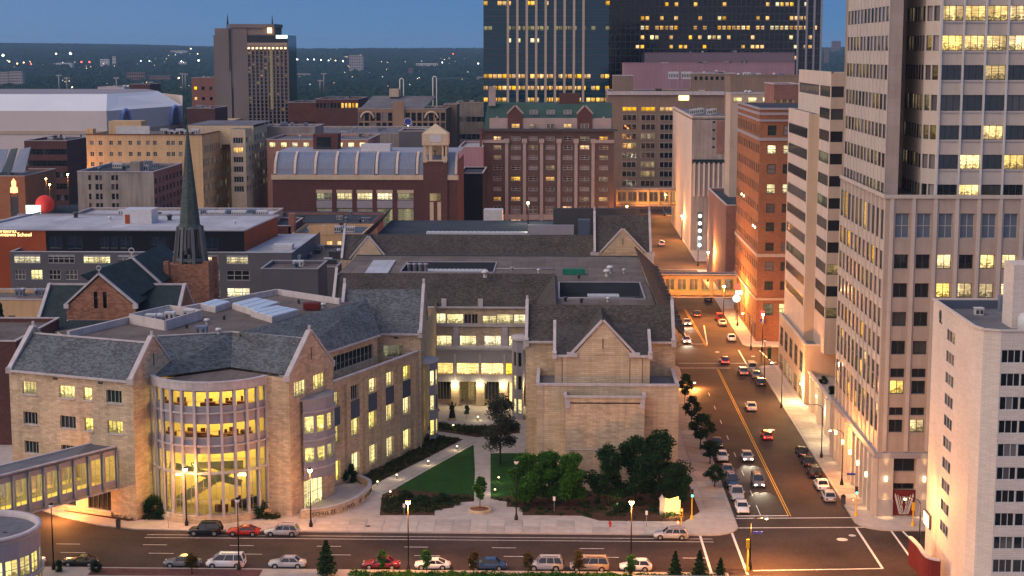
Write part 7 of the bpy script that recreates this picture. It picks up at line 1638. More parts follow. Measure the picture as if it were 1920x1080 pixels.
for i, (px, py, lb) in enumerate(((1090, 905, 'low spreading shrub behind the green trees'), (1165, 962, 'low shrub at the front of the mulch bed'), (760, 940, 'loose shrub left in the bed before the lawn'), (790, 950, 'loose shrub in the middle of the bed before the lawn'), (830, 945, 'loose shrub right in the bed before the lawn'))): plant(pr_h, px, py, lb, h=1.5, w=3.0, cat='shrub')
for i, px in enumerate((1535, 1545, 1552)): plant(pr_h, px, 700, ('dark clipped shrub at the far end of the arcade terrace', 'dark clipped shrub in the middle of the arcade terrace', 'dark clipped shrub nearest the tower on the arcade terrace')[i], h=1.4, w=2, cat='shrub', xy=(PX + 2.4, 297 - i * 9), z=5.5)
# planter, statue
pl_ = thing('round_stone_planter', 'round stone kerbed planter with reddish mulch around a young tree', 'planter', (*P(900, 960), .15)); x, y = P(900, 960); part('kerb_ring', MB().lathe([(1.7, 0), (1.7, .4), (1.35, .4), (1.35, .2)], (x, y, .15), 24), stone_l, pl_); part('mulch', MB().lathe([(1.36, .3), (0, .36)], (x, y, .15), 24), mulchr, pl_)
x, y = P(848, 789); stt = thing('robed_statue', 'dark bronze robed statue on a low base in the courtyard', 'statue', (x, y, .15)); part('plinth', MB().lathe([(.8, 0), (.8, .3), (.55, .35), (.55, .5), (0, .5)], (x, y, .15), 16), stone, stt)
b = MB().lathe([(.62, 0), (.55, .5), (.42, 1.2), (.36, 1.6), (.40, 1.95), (.33, 2.2), (.13, 2.32), (.12, 2.4), (.19, 2.52), (.19, 2.68), (.1, 2.82), (0, 2.84)], (x, y, .6), 14); b.tube([(x - .33, y, 2.6), (x - .5, y - .2, 2.2), (x - .2, y - .45, 2.35)], .1, 7); b.tube([(x + .33, y, 2.6), (x + .62, y - .15, 2.9), (x + .7, y - .3, 3.3)], .1, 7); part('figure', b, bronze, stt)

# ================================================================== LAMPS
def lamp(kind, x, y, h, label, lit=True, rz=0, e=3200, z=.14, group=None, col=(1, .36, .08)):
    t = thing('street_lamp', label, 'street lamp', (x, y, z), rz, group); I = Matrix.Identity(4); WI = PINV[t.name].inverted()
    def lp(nm, b, m): o = ob(nm, b.mesh(nm, [m] if not isinstance(m, list) else m), t); o.matrix_parent_inverse = I; return o
    b = MB().lathe([(.26, 0), (.26, .5), (.2, .6), (.14, .9), (.10, 1.1)], n=10); b.tube([(0, 0, 1), (0, 0, h - .35)], .10, 8, 0, .065); hd = Vector((0, 0, h - .15))
    if kind == 'cobra':
        b.tube([(0, 0, h - .5), (.3, 0, h - .05), (.9, 0, h + .15), (1.7, 0, h + .15)], .06, 6); hd = Vector((1.9, 0, h + .03)); lp('post', b, bronze); lp('lamp_head', MB().box(1.55, 2.3, -.16, .16, h + .06, h + .22), metalg)
        if lit: lp('bulb', MB().lathe([(0, -.16), (.14, -.12), (.2, 0), (0, .02)], (1.95, 0, h + .06), 10), sodium)
    else:
        lp('post', b, bronze); lp('lamp_cage', MB().lathe([(.30, h + .12), (.34, h + .16), (.16, h + .34), (0, h + .4)], n=10), bronze); lp('globe', MB().lathe([(.10, h - .34), (.24, h - .2), (.30, h), (.30, h + .12), (0, h + .13)], n=12), sodium if lit else whitep)
    if lit:
        l = bpy.data.lights.new('street_lamp_light', 'POINT'); l.energy = e; l.color = col; l.shadow_soft_size = .18; o = bpy.data.objects.new('street_lamp_light', l); COL.objects.link(o); p = WI @ (hd + Vector((0, 0, -.38 if kind != 'cobra' else -.25))); o.location = p if kind == 'cobra' else p + Vector((0, -.0, -.25))
        if kind != 'cobra': o.location = WI @ Vector((.0, -.45, h - .1))
    return t
GL = 'lit street lamps'
for px, top, base, lb, en in ((350, 881, 987, 'lit globe lamp before the round glass front', 1700), (583, 882, 990, 'lit globe lamp before the school entrance', 2200)):
    x, y = P(px, base); lamp('globe', x, y, zY(top, y, px) - .1, lb, group=GL, e=en)
for px, top, base, lb in ((766, 942, 1070, 'lit lamp at the near kerb before the lawn'), (1183, 942, 1060, 'lit lamp at the near kerb before the mulch bed')): x, y = P(px, base); y = 202.2; lamp('globe', xY(px, y, base), y, zY(top, y, px) - .1, lb, group=GL, e=6500)
lamp('globe', -63.9, 201.6, zY(950, 201.6, 103), 'unlit lamp post beside the round building at the left', lit=False, group='unlit lamp posts')
x, z = Q(110, 940, 224.5); so_ = thing('soffit_lamp', 'glaring orange lamp hanging under the grey skyway', 'lamp', (x, 224.5, z)); part('lamp_box', MB().box(x - .4, x + .4, 224.3, 224.7, z, z + .25), metalg, so_); part('bulb', MB().lathe([(0, -.22), (.2, -.15), (.26, 0), (0, .01)], (x, 224.5, z), 10), sodium, so_); part('hanger', MB().tube([(x, 224.5, z + .2), (x, 224.5, 4.5)], .04, 6), metald, so_)
l = bpy.data.lights.new('street_lamp_light', 'POINT'); l.energy = 3800; l.color = (1, .36, .08); l.shadow_soft_size = .2; q = bpy.data.objects.new('street_lamp_light', l); COL.objects.link(q); q.location = (x + .3, 224.0, z - .45)
lamp('globe', xY(448, 202.2, 1060), 202.2, zY(940, 202.2, 448), 'unlit dark lamp post behind the white van', lit=False, group='unlit lamp posts'); x, y = P(968, 977); lamp('globe', x, y, zY(868, y, 968), 'unlit dark lamp post in front of the green trees', lit=False, group='unlit lamp posts')
lamp('cobra', 24.0, 204.4, zY(972, 205, 1408), 'lit lamp with arm over the crossing near the bottom', group=GL, e=11000, rz=0)
x, y = P(1727, 1078); lamp('cobra', 45.6, 206.5, 8.6, 'lit lamp with arm by the maroon canopy', group=GL, e=3800, rz=radians(170))
for px, py, hh, lit, lb in ((1540, 860, 8.6, False, 'unlit curved lamp post by the dark parked cars'), (1465, 766, 8.4, True, 'lit lamp beside the corner podium'), (1604, 968, 8.4, True, 'lit lamp beside the tower corner'), (1382, 690, 8, True, 'lit lamp over the second crossing')):
    x, y = P(px, py) if px != 1382 else (41.6, 361); 
    if px == 1604: x, y = 42.4, 246
    lamp('cobra', x, y, hh, lb, lit=lit, group=GL if lit else 'unlit lamp posts', e=6500, rz=radians(180))
lamp('globe', *P(1433, 716), 8.2, 'unlit post at the kerb behind the white car', lit=False, group='unlit lamp posts')
lamp('cobra', 24.0, 318.5, zY(720, 318, 1300), 'lit lamp hanging over the left lane halfway up the street', group=GL, e=7000, rz=0)
for px, py, lb in ((1424, 660, 'lit lamp at the foot of the orange building corner'), (1378, 612, 'lit lamp on the right pavement below the skyway'), (1352, 600, 'second lit lamp on the right pavement beside the skyway')): x, y = P(px, py); lamp('globe', x + .6, y, 8.2, lb, group=GL, e=12000)
for x, y, lb in ((24, 398, 'lit lamp left of the road just before the skyway'), (41.6, 470, 'lit lamp right of the road beyond the skyway'), (41.6, 505, 'lit lamp at the far corner right of the road'), (24, 540, 'lit lamp left of the far road'), (41.6, 575, 'lit lamp right of the far road'), (24, 610, 'lit lamp before the distant skyway'), (41, 660, 'lit lamp beyond the distant skyway')):
    lamp('globe', x, y, 8.4, lb, group=GL, e=20000)
x, y = P(990, 440, 20.4); lamp('globe', xY(990, 432, 412), 432, 5.5, 'dazzling white flood lamp on the stone hall roof', z=20.4, e=1500, col=(1, .95, .7))
for px, py, Y_, lb in ((86, 335, 600, 'orange lamp left of the pair in the far left car park'), (93, 346, 590, 'orange lamp right of the pair in the far left car park'), (127, 327, 570, 'brightest white lamp in the far left car park'), (328, 372, 520, 'orange lamp at the foot of the yellow block')): x, z = Q(px, py, Y_); lamp('globe', x, Y_, z, lb, z=0, e=7000, group=GL)
# path lights
for i, (px, py, lb) in enumerate(((857, 846, 'path light at the far end of the lawn edge'), (803, 874, 'path light halfway along the lawn edge'), (744, 900, 'path light near the front of the lawn edge'), (708, 913, 'path light beside the entrance walk'), (732, 932, 'garden light in the front bed'), (850, 806, 'garden light before the courtyard shrubs'), (928, 928, 'garden light right of the middle path'), (896, 790, 'small light at the right of the courtyard'), (935, 905, 'upper garden light right of the middle path'), (1158, 955, 'garden light in the mulch bed'))):
    x, y = P(px, py); o = thing('garden_light', lb, 'garden light', (x, y, .15), 0, 'garden lights'); part('stem', MB().tube([(x, y, .15), (x, y, .8)], .04, 6), metald, o); part('lamp_cap', MB().lathe([(.05, 0), (.13, .03), (.13, .14), (.02, .2)], (x, y, .75), 10), warmlamp, o)
    l = bpy.data.lights.new('garden_light_lamp', 'POINT'); l.energy = 55; l.color = (1, .80, .45); l.shadow_soft_size = .1; q = bpy.data.objects.new('garden_light_lamp', l); COL.objects.link(q); q.location = (x + .0, y - .25, 1.15)
# lit monument sign
x, y = P(1262, 966); ms = thing('lit_stone_sign', 'small gabled stone sign glowing bright yellow at the corner bed', 'sign', (x, y, .15)); b = MB().box(x - 1.9, x - 1.2, y - .4, y + .5, .15, 2.3); b.face([(x - 2.0, y - .45, 2.3), (x - 1.1, y - .45, 2.3), (x - 1.55, y - .45, 2.9)]); b.face([(x - 1.1, y + .55, 2.3), (x - 2.0, y + .55, 2.3), (x - 1.55, y + .55, 2.9)]); b.face([(x - 2.0, y - .45, 2.3), (x - 1.55, y - .45, 2.9), (x - 1.55, y + .55, 2.9), (x - 2.0, y + .55, 2.3)]); b.face([(x - 1.55, y - .45, 2.9), (x - 1.1, y - .45, 2.3), (x - 1.1, y + .55, 2.3), (x - 1.55, y + .55, 2.9)]); part('stone_pier', b, trim, ms)
part('lit_panel', MB().face([(x - 1.15, y, .4), (x + 1.0, y, .6), (x + 1.0, y, 2.2), (x + .75, y, 2.2), (x + .75, y, 2.75), (x - .6, y, 2.35), (x - 1.15, y, 2.5)]), glow('sign_glow', (1, .62, .14), 2.6), ms); part('panel_back', MB().box(x - 1.15, x + 1.0, y + .05, y + .25, .15, 2.2), stone_l, ms)
l = bpy.data.lights.new('sign_flood', 'POINT'); l.energy = 350; l.color = (1, .6, .2); l.shadow_soft_size = .2; q = bpy.data.objects.new('sign_flood', l); COL.objects.link(q); q.location = (x, y - 1.4, .9)

# ================================================================== STREET FURNITURE
def simple(name, label, cat, x, y, z, parts, group=None):
    o = thing(name, label, cat, (x, y, z), 0, group)
    for nm, b, m in parts: q = ob(nm, b.mesh(nm, [m]), o); q.matrix_parent_inverse = Matrix.Identity(4)
    return o
x, y = P(1144, 990); simple('fire_hydrant', 'small red fire hydrant on the pavement before the mulch bed', 'hydrant', x, y, .15, [('barrel', MB().lathe([(.2, 0), (.2, .08), (.14, .1), (.14, .62), (.18, .64), (.15, .78), (.05, .88), (0, .9)], n=12), redm), ('side_cap', MB().tube([(-.26, 0, .5), (.26, 0, .5)], .08, 8), redm)])
for px, py, lb in ((222, 992, 'dark litter bin on the pavement below the left wing'), (1581, 947, 'dark litter bin on the right pavement near the signal')): x, y = P(px, py); simple('litter_bin', lb, 'litter bin', x, y, .15, [('body', MB().lathe([(.32, 0), (.36, 1.0), (.36, 1.05), (0, 1.06)], n=14), metald), ('lid', MB().lathe([(.38, 0), (.3, .25), (.1, .4), (0, .4)], (0, 0, 1.05), 14), bronze)], 'litter bins')
for px, py, hh, lb in ((758, 980, 2.6, 'white parking sign post before the garden bed'), (1039, 965, 2.5, 'white sign post before the green trees'), (1212, 990, 2.3, 'white sign post left of the lit stone sign'), (316, 992, 2.2, 'small sign post left of the globe lamp')): x, y = P(px, py); simple('sign_post', lb, 'sign', x, y, .15, [('post', MB().tube([(0, 0, 0), (0, 0, hh)], .035, 6), metalg), ('plate', MB().box(-.17, .17, -.05, -.03, hh - .6, hh), whitep)])
def signal(label, px, py, h, rz, state, arm=0, mat=yellowm, xy=None):
    x, y = xy or P(px, py); o = thing('traffic_signal', label, 'traffic signal', (x, y, .14), rz, 'traffic signals'); I = Matrix.Identity(4)
    def lp(nm, b, m, p=None): q = ob(nm, b.mesh(nm, [m]), p or o); q.matrix_parent_inverse = I; return q
    lp('pole', MB().lathe([(.22, 0), (.2, .5), (.09, .6), (.08, h - 1), (0, h - .98)], n=10), mat if state != 'x' else mat)
    hd = lp('signal_head', MB().box(-.2, .2, -.22, .14, h - 1.0, h + .1), mat if mat is yellowm and state != 'green' else metald)
    for k, (nm, m) in enumerate((('green_lens', greenm if state == 'green' else gteal), ('amber_lens', gdark), ('red_lens', redsig if state == 'red' else gdark))): lp(nm, MB().tube([(0, -.23, h - .8 + k * .35), (0, -.29, h - .8 + k * .35)], .13, 12), m, hd)
    if arm: lp('walk_box', MB().box(-.62, -.3, -.2, .1, h - 2.0, h - 1.6), metald); lp('walk_sign', MB().box(-.58, -.34, -.24, -.2, h - 1.96, h - 1.64), redsig)
    return o
signal('green traffic signal on a dark pole by the left corner', 1297, 975, 4.2, 0, 'green', 0, yellowm); signal('red pedestrian signal on a yellow pole left of the corner', 1277, 1002, 3.4, 0, 'red', 1, yellowm); signal('green traffic signal with yellow pole before the tower', 1603, 967, 4.2, 0, 'green', 1, yellowm, (41.6, 229.2)); signal('yellow backed traffic signal seen from behind at the bottom', 1404, 1072, 4.0, pi, 'x', 0, yellowm, (23.6, 203.6)); signal('tall yellow ticket post before the tower doors', 1704, 982, 3.2, pi, 'x', 0, yellowm, (48.6, 224.4))
for lb, x, y, z, rz in (('blue street name sign above the bottom crossing', 24.9, 204.4, 4.9, 0), ('blue street name sign over the pavement by the tower', 41.2, 231.5, 5.6, 0)): simple('street_name_sign', lb, 'sign', x, y, z, [('plate', MB().box(-.6, .6, -.03, .03, -.16, .16), bluep)])
# lit shop signs up the street
o = simple('vertical_theatre_sign', 'tall vertical sign of glowing white letters up the far street', 'sign', 41.4, 498, 0, [('sign_board', MB().box(-.7, .7, -.2, .2, 6, 17.2), metald)] + [('letter_light', MB().lathe([(0, -.6), (.5, -.35), (.5, .35), (0, .6)], (0, -.4, 7.3 + k * 2.2), 12), signw) for k in range(5)])
l = bpy.data.lights.new('sign_light', 'POINT'); l.energy = 2500; l.color = (.9, 1, .9); q = bpy.data.objects.new('sign_light', l); COL.objects.link(q); q.location = (39, 496, 8)
simple('round_shop_sign', 'cluster of glowing white and green shop signs by the orange building', 'sign', 42.6, 402, 0, [('sign_bracket', MB().tube([(0, 0, 0), (0, 0, 8)], .1, 6), metald), ('lit_disc', MB().tube([(0, -.2, 5.4), (0, .2, 5.4)], .9, 16), signw), ('lit_box', MB().box(-.2, 1.3, -.2, .2, 6.4, 7.3), glow('green_white_light', (.6, 1, .7), 4)), ('red_disc', MB().tube([(.2, -.2, 8.3), (.2, .2, 8.3)], .8, 14), signr)])
simple('red_blue_pole_sign', 'narrow red and blue lit sign at the orange building corner', 'sign', 45.2, 371.0, 4.0, [('lit_red', MB().box(-.35, .35, -.2, .2, 1.6, 3.2), signr), ('lit_blue', MB().tube([(0, -.2, .9), (0, .2, .9)], .55, 14), bluep)])
simple('bus_stop_frame', 'dark green bus stop frame at the second corner', 'bus stop', *P(1436, 680), .14, [('frame', MB().bar((-1, 0, 3.2), (1, 0, 3.2), .15, .15).bar((-1, 0, 0), (-1, 0, 3.2), .15, .15).bar((1, 0, 0), (1, 0, 3.2), .15, .15), bronze), ('panel', MB().box(.3, .95, -.05, .05, .6, 3.1), M('green_panel', (.03, .07, .03), .5, .1, 1))])
# bus shelter roof at the bottom edge
sh_ = thing('shelter_roof', 'flat blue grey shelter roof at the very bottom edge', 'shelter', (30, 199, 0)); x0, x1 = xY(1182, 199.6, 1076), xY(1490, 199.6, 1076); part('roof', MB().box(x0, x1, 188.6, 193.0, 2.7, 2.9), bluemetal, sh_)
b = MB(); [b.box(x - .08, x + .08, 192.5, 192.7, 0, 2.7) for x in (x0 + .5, (x0 + x1) / 2, x1 - .5)]; b.kind = 1; part('post', b, metald, sh_)
sheet('brick_paving', None, .17, M('brick_paving', (.13, .06, .055), .9, .2, .5, (.4, .2, .02, .2), .3), schoolblock, [(-59, 199.5), (-37.5, 199.5), (-37.5, 202.3), (-59, 202.3)])

# ================================================================== VEHICLES
carpaint = M('car_paint', (.62, .63, .66), .25, .02, 1, bump=0, spec=.6); cardark = M('car_trim', (.02, .02, .022), .5, .05, 1, bump=0); tyre = M('tyre_rubber', (.018, .018, .018), .85, .1, 5, bump=0); rimm = M('wheel_rim', (.45, .45, .47), .3, .1, 3, bump=0, metal=.6)
cglass = glassd('car_glass', (.012, .015, .02), rough=.05); hl_off = M('headlight_lens', (.7, .7, .68), .15, .02, 1, bump=0, spec=.8); tl_off = M('tail_lens', (.30, .012, .01), .2, .02, 1, bump=0, spec=.8)
PAINT = {n_: M('car_paint_' + n_, c_, .25, .02, 1, bump=0, spec=.6) for n_, c_ in dict(black=(.012, .013, .016), red=(.45, .02, .01), white=(.74, .74, .76), silver=(.42, .43, .46), blue=(.03, .07, .16), maroon=(.20, .012, .02), tan=(.36, .29, .23), grey=(.16, .17, .19)).items()}
SPEC = {   # length, width, body stations (x, halfwidth, belt height), cabin stations (x_bottom, x_top) front/back, roof height
 'sedan': (4.7, 1.8, .92, (1.05, .35), (-1.55, -.95), 1.42, .92), 'coupe': (4.5, 1.8, .86, (.75, .05), (-1.65, -.75), 1.28, .9), 'suv': (4.6, 1.85, 1.08, (1.05, .55), (-2.15, -1.85), 1.78, 1.0), 'van': (4.95, 1.92, 1.08, (1.75, .75), (-2.35, -2.05), 1.80, .95),
 'wagon': (4.7, 1.78, .95, (1.05, .40), (-2.15, -1.75), 1.50, .92), 'hatch': (4.1, 1.7, .92, (1.05, .35), (-1.75, -1.35), 1.45, .9), 'pickup': (5.2, 1.9, 1.05, (1.05, .55), (-.65, -.55), 1.78, 1.0)}
def carproto(kind):
    Ln, Wd, belt, cf, cbk, rf, hood = SPEC[kind]; t = thing('parked_' + kind if kind != 'hatch' else 'parked_hatchback', 'x', 'car'); I = Matrix.Identity(4); hw = Wd / 2; h2 = Ln / 2
    def lp(nm, b, m, p=None): q = ob(nm, b.mesh(nm, m if isinstance(m, list) else [m]), p or t); q.matrix_parent_inverse = I; return q
    hd = hood if kind != 'pickup' else .98
    st = [(h2, .70, .42, .62), (h2 - .08, .86, .30, .70), (h2 - .35, .96, .24, hd - .12), (cf[0] + .05, 1.0, .22, hd), (cf[0] - .3, 1.0, .22, belt), (-.2, 1.0, .22, belt), (cbk[0], 1.0, .22, belt if kind != 'pickup' else belt), (-h2 + .35, .97, .24, belt - (.02 if kind in ('suv', 'van', 'wagon', 'pickup') else .06)), (-h2 + .08, .9, .30, belt - .10), (-h2, .8, .42, belt - .22)]
    rings = []
    for x, k, zb, zt in st:
        w = hw * k; rings.append([(x, -w * .9, zb), (x, -w, zb + .14), (x, -w, (zb + zt) / 2 + .05), (x, -w * .97, zt - .10), (x, -w * .86, zt), (x, w * .86, zt), (x, w * .97, zt - .10), (x, w, (zb + zt) / 2 + .05), (x, w, zb + .14), (x, w * .9, zb)])
    b = MB()
    for a, c in zip(rings, rings[1:]):
        for i in range(10): j = (i + 1) % 10; b.face([a[i], a[j], c[j], c[i]], 0, True)
    b.face(rings[0][::-1]); b.face(rings[-1]); body = lp('body', b, carpaint)
    # cabin: glass sides, painted roof and pillars
    wb, wt = hw * .90, hw * .72; A = [(cf[0], belt), (cf[1], rf), (cbk[1], rf), (cbk[0], belt)]; z0 = belt - .03
    g = MB(); F = lambda x, w, z: [(x, -w, z), (x, w, z)]
    q = [(cf[0], wb, z0), (cf[1], wt, rf - .03), (cbk[1], wt, rf - .03), (cbk[0], wb, z0)]
    g.face([(q[0][0], -wb, z0), (q[0][0], wb, z0), (q[1][0], wt, q[1][2]), (q[1][0], -wt, q[1][2])]); g.face([(q[3][0], wb, z0), (q[3][0], -wb, z0), (q[2][0], -wt, q[2][2]), (q[2][0], wt, q[2][2])])
    for s_ in (-1, 1): g.face([(q[0][0], s_ * wb, z0), (q[1][0], s_ * wt, q[1][2]), (q[2][0], s_ * wt, q[2][2]), (q[3][0], s_ * wb, z0)][::s_])
    lp('windows', g, cglass)
    r_ = MB(); e = .03; r_.prism([(cf[1] + e, -wt - e), (cf[1] + e, wt + e), (cbk[1] - e, wt + e), (cbk[1] - e, -wt - e)], rf - .06, rf, 0, None, True)
    r_.prism([(cf[1] - .15, -wt + .12), (cf[1] - .15, wt - .12), (cbk[1] + .15, wt - .12), (cbk[1] + .15, -wt + .12)], rf, rf + .04)
    lp('roof', r_, carpaint)
    n_ = 2 if kind in ('sedan', 'coupe', 'hatch', 'pickup') else 3; b = MB()
    for s_ in (-1, 1):
        b.bar((cf[0], s_ * wb, z0 - .02), (cf[1], s_ * (wt + .01), rf - .04), .07, .07); b.bar((cbk[0], s_ * wb, z0 - .02), (cbk[1], s_ * (wt + .01), rf - .04), .12, .07)
        for k in range(1, n_ + (kind in ('suv', 'van', 'wagon'))  - (1 if kind in ('suv','van','wagon') else 0)):
            f = k / n_; xb = cf[0] * .8 + (cbk[0] - cf[0] * .8) * f; xt = cf[1] + (cbk[1] - cf[1]) * f; b.bar((xb, s_ * (wb + .005), z0), (xt, s_ * (wt + .012), rf - .05), .07, .03)
    b.kind = 1; lp('pillars', b, carpaint)
    for s_ in (-1, 1): lp('mirror', MB().box(cf[0] - .35, cf[0] - .15, min(s_ * (hw - .02), s_ * (hw + .17)), max(s_ * (hw - .02), s_ * (hw + .17)), belt - .02, belt + .14), carpaint)
    if kind in ('van', 'suv', 'wagon'):
        for s_ in (-1, 1): lp('roof_rail', MB().bar((cf[1] - .3, s_ * (wt - .1), rf + .05), (cbk[1] + .2, s_ * (wt - .1), rf + .05), .05, .05), cardark)
    if kind == 'pickup': lp('bed', MB().box(-h2 + .15, cbk[0] - .1, -hw * .78, hw * .78, belt - .02, belt + .015), cardark)
    if kind == 'suv': lp('spare_wheel', MB().tube([(-h2 - .12, 0, .95), (-h2 + .05, 0, .95)], .33, 14), tyre)
    wr = .33 if kind not in ('suv', 'pickup') else .37
    for x in (h2 - .88, -h2 + .92):
        for s_ in (-1, 1):
            lp('wheel_arch', MB().tube([(x, s_ * (hw - .12), wr), (x, s_ * (hw + .008), wr)], wr + .07, 16), cardark); wl = lp('wheel', MB().tube([(x, s_ * (hw - .22), wr), (x, s_ * (hw + .02), wr)], wr, 16), tyre); lp('rim', MB().tube([(x, s_ * (hw - .1), wr), (x, s_ * (hw + .03), wr)], wr * .62, 10), rimm, wl)
    for s_ in (-1, 1):
        lp('headlight', MB().box(h2 - .13, h2 - .015, s_ * hw * .58 - .17, s_ * hw * .58 + .17, .58, .73), hl_off); lp('tail_light', MB().box(-h2 - .012, -h2 + .12, s_ * hw * .68 - .13, s_ * hw * .68 + .13, belt - .36, belt - .16), tl_off)
    lp('bumper', MB().box(h2 - .1, h2 + .03, -hw * .72, hw * .72, .32, .46), cardark); lp('number_plate', MB().box(-h2 - .03, -h2 - .0, -.26, .26, .55, .68), whitep)
    KIDS[t.name] = list(t.children); return [t, False]
CP = {k: carproto(k) for k in SPEC}
def car(kind, colr, x, y, rz, label, group, lights=None):
    p = CP[kind]; sw = {'car_paint': PAINT[colr]}
    if lights: sw.update({'headlight_lens': headm, 'tail_lens': tailm})
    o = copytree(p[0], (x, y, .0), rz, label, group, sw)
    if lights == 'drive':
        for s_ in (-.55, .55):
            l = bpy.data.lights.new('headlamp_beam', 'SPOT'); l.energy = 900; l.color = (1, .86, .62); l.spot_size = radians(50); l.spot_blend = .7; q = bpy.data.objects.new('headlamp_beam', l); COL.objects.link(q); q.location = (x + cos(rz) * 2.5 - sin(rz) * s_, y + sin(rz) * 2.5 + cos(rz) * s_, .65); q.rotation_euler = (radians(84), 0, rz - pi / 2)
    return o
GN = 'cars parked along the far kerb of the front street'; GS = 'cars parked along the near kerb of the front street'; GR = 'cars parked on the right kerb of the side street'; GLf = 'cars parked on the left kerb of the side street'
YN, YS = 218.0, 203.9
for k, c_, px, lb in (('suv', 'black', 385, 'black sports utility car parked before the round glass front'), ('coupe', 'red', 457, 'bright red coupe parked behind the black one'), ('wagon', 'silver', 529, 'silver square backed wagon parked behind the red coupe'), ('wagon', 'silver', 1258, 'silver estate car parked alone near the lit stone sign')): car(k, c_, xY(px, YN, 990), YN, pi, lb, GN)
for k, c_, px, lb in (('coupe', 'black', 151, 'black saloon at the left of the near row'), ('sedan', 'white', 50, 'white car half hidden by the round building'), ('sedan', 'grey', 343, 'grey green car partly behind a russet shrub'), ('van', 'white', 424, 'white people carrier with roof rails in the near row'), ('sedan', 'silver', 539, 'silver saloon right of the white people carrier'), ('sedan', 'maroon', 715, 'dark red saloon behind a small green tree'), ('coupe', 'white', 811, 'white coupe with dark rear window right of the lamp'), ('sedan', 'blue', 915, 'dark blue saloon behind the russet tree'), ('suv', 'silver', 1022, 'small silver off roader with spare wheel'), ('van', 'tan', 1105, 'tan and white van behind the yellow brown tree'), ('hatch', 'white', 1192, 'white hatchback at the right end of the near row')): car(k, c_, xY(px, YS, 1055), YS, pi, lb, GS)
for k, c_, y, lb in (('sedan', 'black', 265.5, 'black car farthest up of the five near the tower'), ('sedan', 'black', 259.0, 'black car second of the five near the tower'), ('suv', 'black', 252.0, 'dark car in the middle of the five near the tower'), ('sedan', 'white', 244.8, 'white car fourth of the five near the tower'), ('hatch', 'silver', 238.2, 'silver hatchback nearest the crossing by the tower')): car(k, c_, 39.2, y, pi / 2, lb, GR)
for k, c_, y, lb in (('van', 'silver', 338.5, 'silver van first behind the second crossing'), ('sedan', 'grey', 330.5, 'grey car behind the silver van'), ('sedan', 'black', 323, 'black car last of the three below the podium')): car(k, c_, 39.2, y, pi / 2, lb, GR)
for k, c_, y, lb in (('sedan', 'black', 434, 'dark car farthest up, just under the skyway'), ('suv', 'maroon', 402.5, 'dark red car below the skyway on the right'), ('sedan', 'silver', 395, 'silver car behind the dark red one below the skyway'), ('sedan', 'white', 374, 'white car by the right kerb beyond the second crossing')): car(k, c_, 38.6, y, pi / 2, lb, GR)
for k, c_, y, lb in (('sedan', 'white', 231.8, 'white saloon first at the corner on the left kerb'), ('pickup', 'silver', 239, 'pale pickup second on the left kerb'), ('suv', 'blue', 246, 'dark blue car third on the left kerb'), ('sedan', 'grey', 253, 'grey car fourth on the left kerb behind the trees'), ('sedan', 'white', 262, 'white car fifth on the left kerb behind the trees'), ('sedan', 'black', 271, 'dark car sixth on the left kerb behind the trees')): car(k, c_, 25.9, y, -pi / 2, lb, GLf)
GD = 'cars driving on the side street'
for k, c_, x, y, rz, lb in (('sedan', 'white', 28.2, 370.5, -pi / 2, 'white car waiting at the second crossing'), ('sedan', 'maroon', 34.4, 346, pi / 2, 'red lit car leading over the second crossing'), ('sedan', 'grey', 37.0, 334, pi / 2, 'grey car with red tail lights beside the parked silver van'), ('sedan', 'silver', 34.8, 300, pi / 2, 'silver car with red tail lights halfway up the street'), ('hatch', 'red', 34.9, 277, pi / 2, 'red hatchback with tail lights low in the street'), ('sedan', 'silver', 29.9, 262, -pi / 2, 'silver car with white headlights coming down the street'), ('suv', 'grey', 29.8, 246, -pi / 2, 'grey car with headlights nearing the crossing'), ('sedan', 'black', 33.5, 408, pi / 2, 'dark car with tail lights passing under the skyway'), ('sedan', 'grey', 30.2, 395, -pi / 2, 'grey car with headlights below the skyway'), ('van', 'silver', 33.8, 560, pi / 2, 'distant silver van with red lights')):
    car(k, c_, x, y, rz, lb, GD, 'drive')
for p in CP.values():
    for ch_ in [c2 for c1 in p[0].children for c2 in c1.children] + list(p[0].children): bpy.data.objects.remove(ch_)
    bpy.data.objects.remove(p[0])

# ================================================================== FAR WOODS, LIGHTS AND HAZE
from mathutils import noise
def gz_(x, y):
    z = -.6
    if y > 1200:
        k = min(1, max(0, (y - 3000) / 5500)); k = k * k * (3 - 2 * k); z += k * (70 + 20 * noise.noise((x / 2600, y / 3000, 3.1)) + 7 * noise.noise((x / 500, y / 700, 9)) + max(0, min(1, (y - 7600) / 900)) * 48 * (noise.noise((x / 1500, 1.7, 4)) + .1)); z += min(1, (y - 1200) / 800) * 1.5 * noise.noise((x / 400, y / 400, 1))
    return z
pts = []; rf_ = random.Random(5)
while len(pts) < 42000:
    y = 1080 + 9500 * rf_.random() ** 1.7; x = rf_.uniform(-.36, .27) * y + rf_.uniform(-60, 60)
    if noise.noise((x / 160, y / 260, 5)) < -.28 and y < 5000: continue
    if y < 1250 and rf_.random() < .5: continue
    pts.append((x, y, gz_(x, y) + 3))
me = bpy.data.meshes.new('far_woods'); me.from_pydata(pts, [], []); fw_ = ob('far_woods', me); tag(fw_, 'dark blue green woods covering the land to the horizon', 'woods', kind='stuff')
farleaf = M('far_foliage', (.014, .036, .024), .95, .5, .01, fine=.12, bump=0)
ng = bpy.data.node_groups.new('scatter_crowns', 'GeometryNodeTree'); ng.interface.new_socket('Geometry', in_out='INPUT', socket_type='NodeSocketGeometry'); ng.interface.new_socket('Geometry', in_out='OUTPUT', socket_type='NodeSocketGeometry')
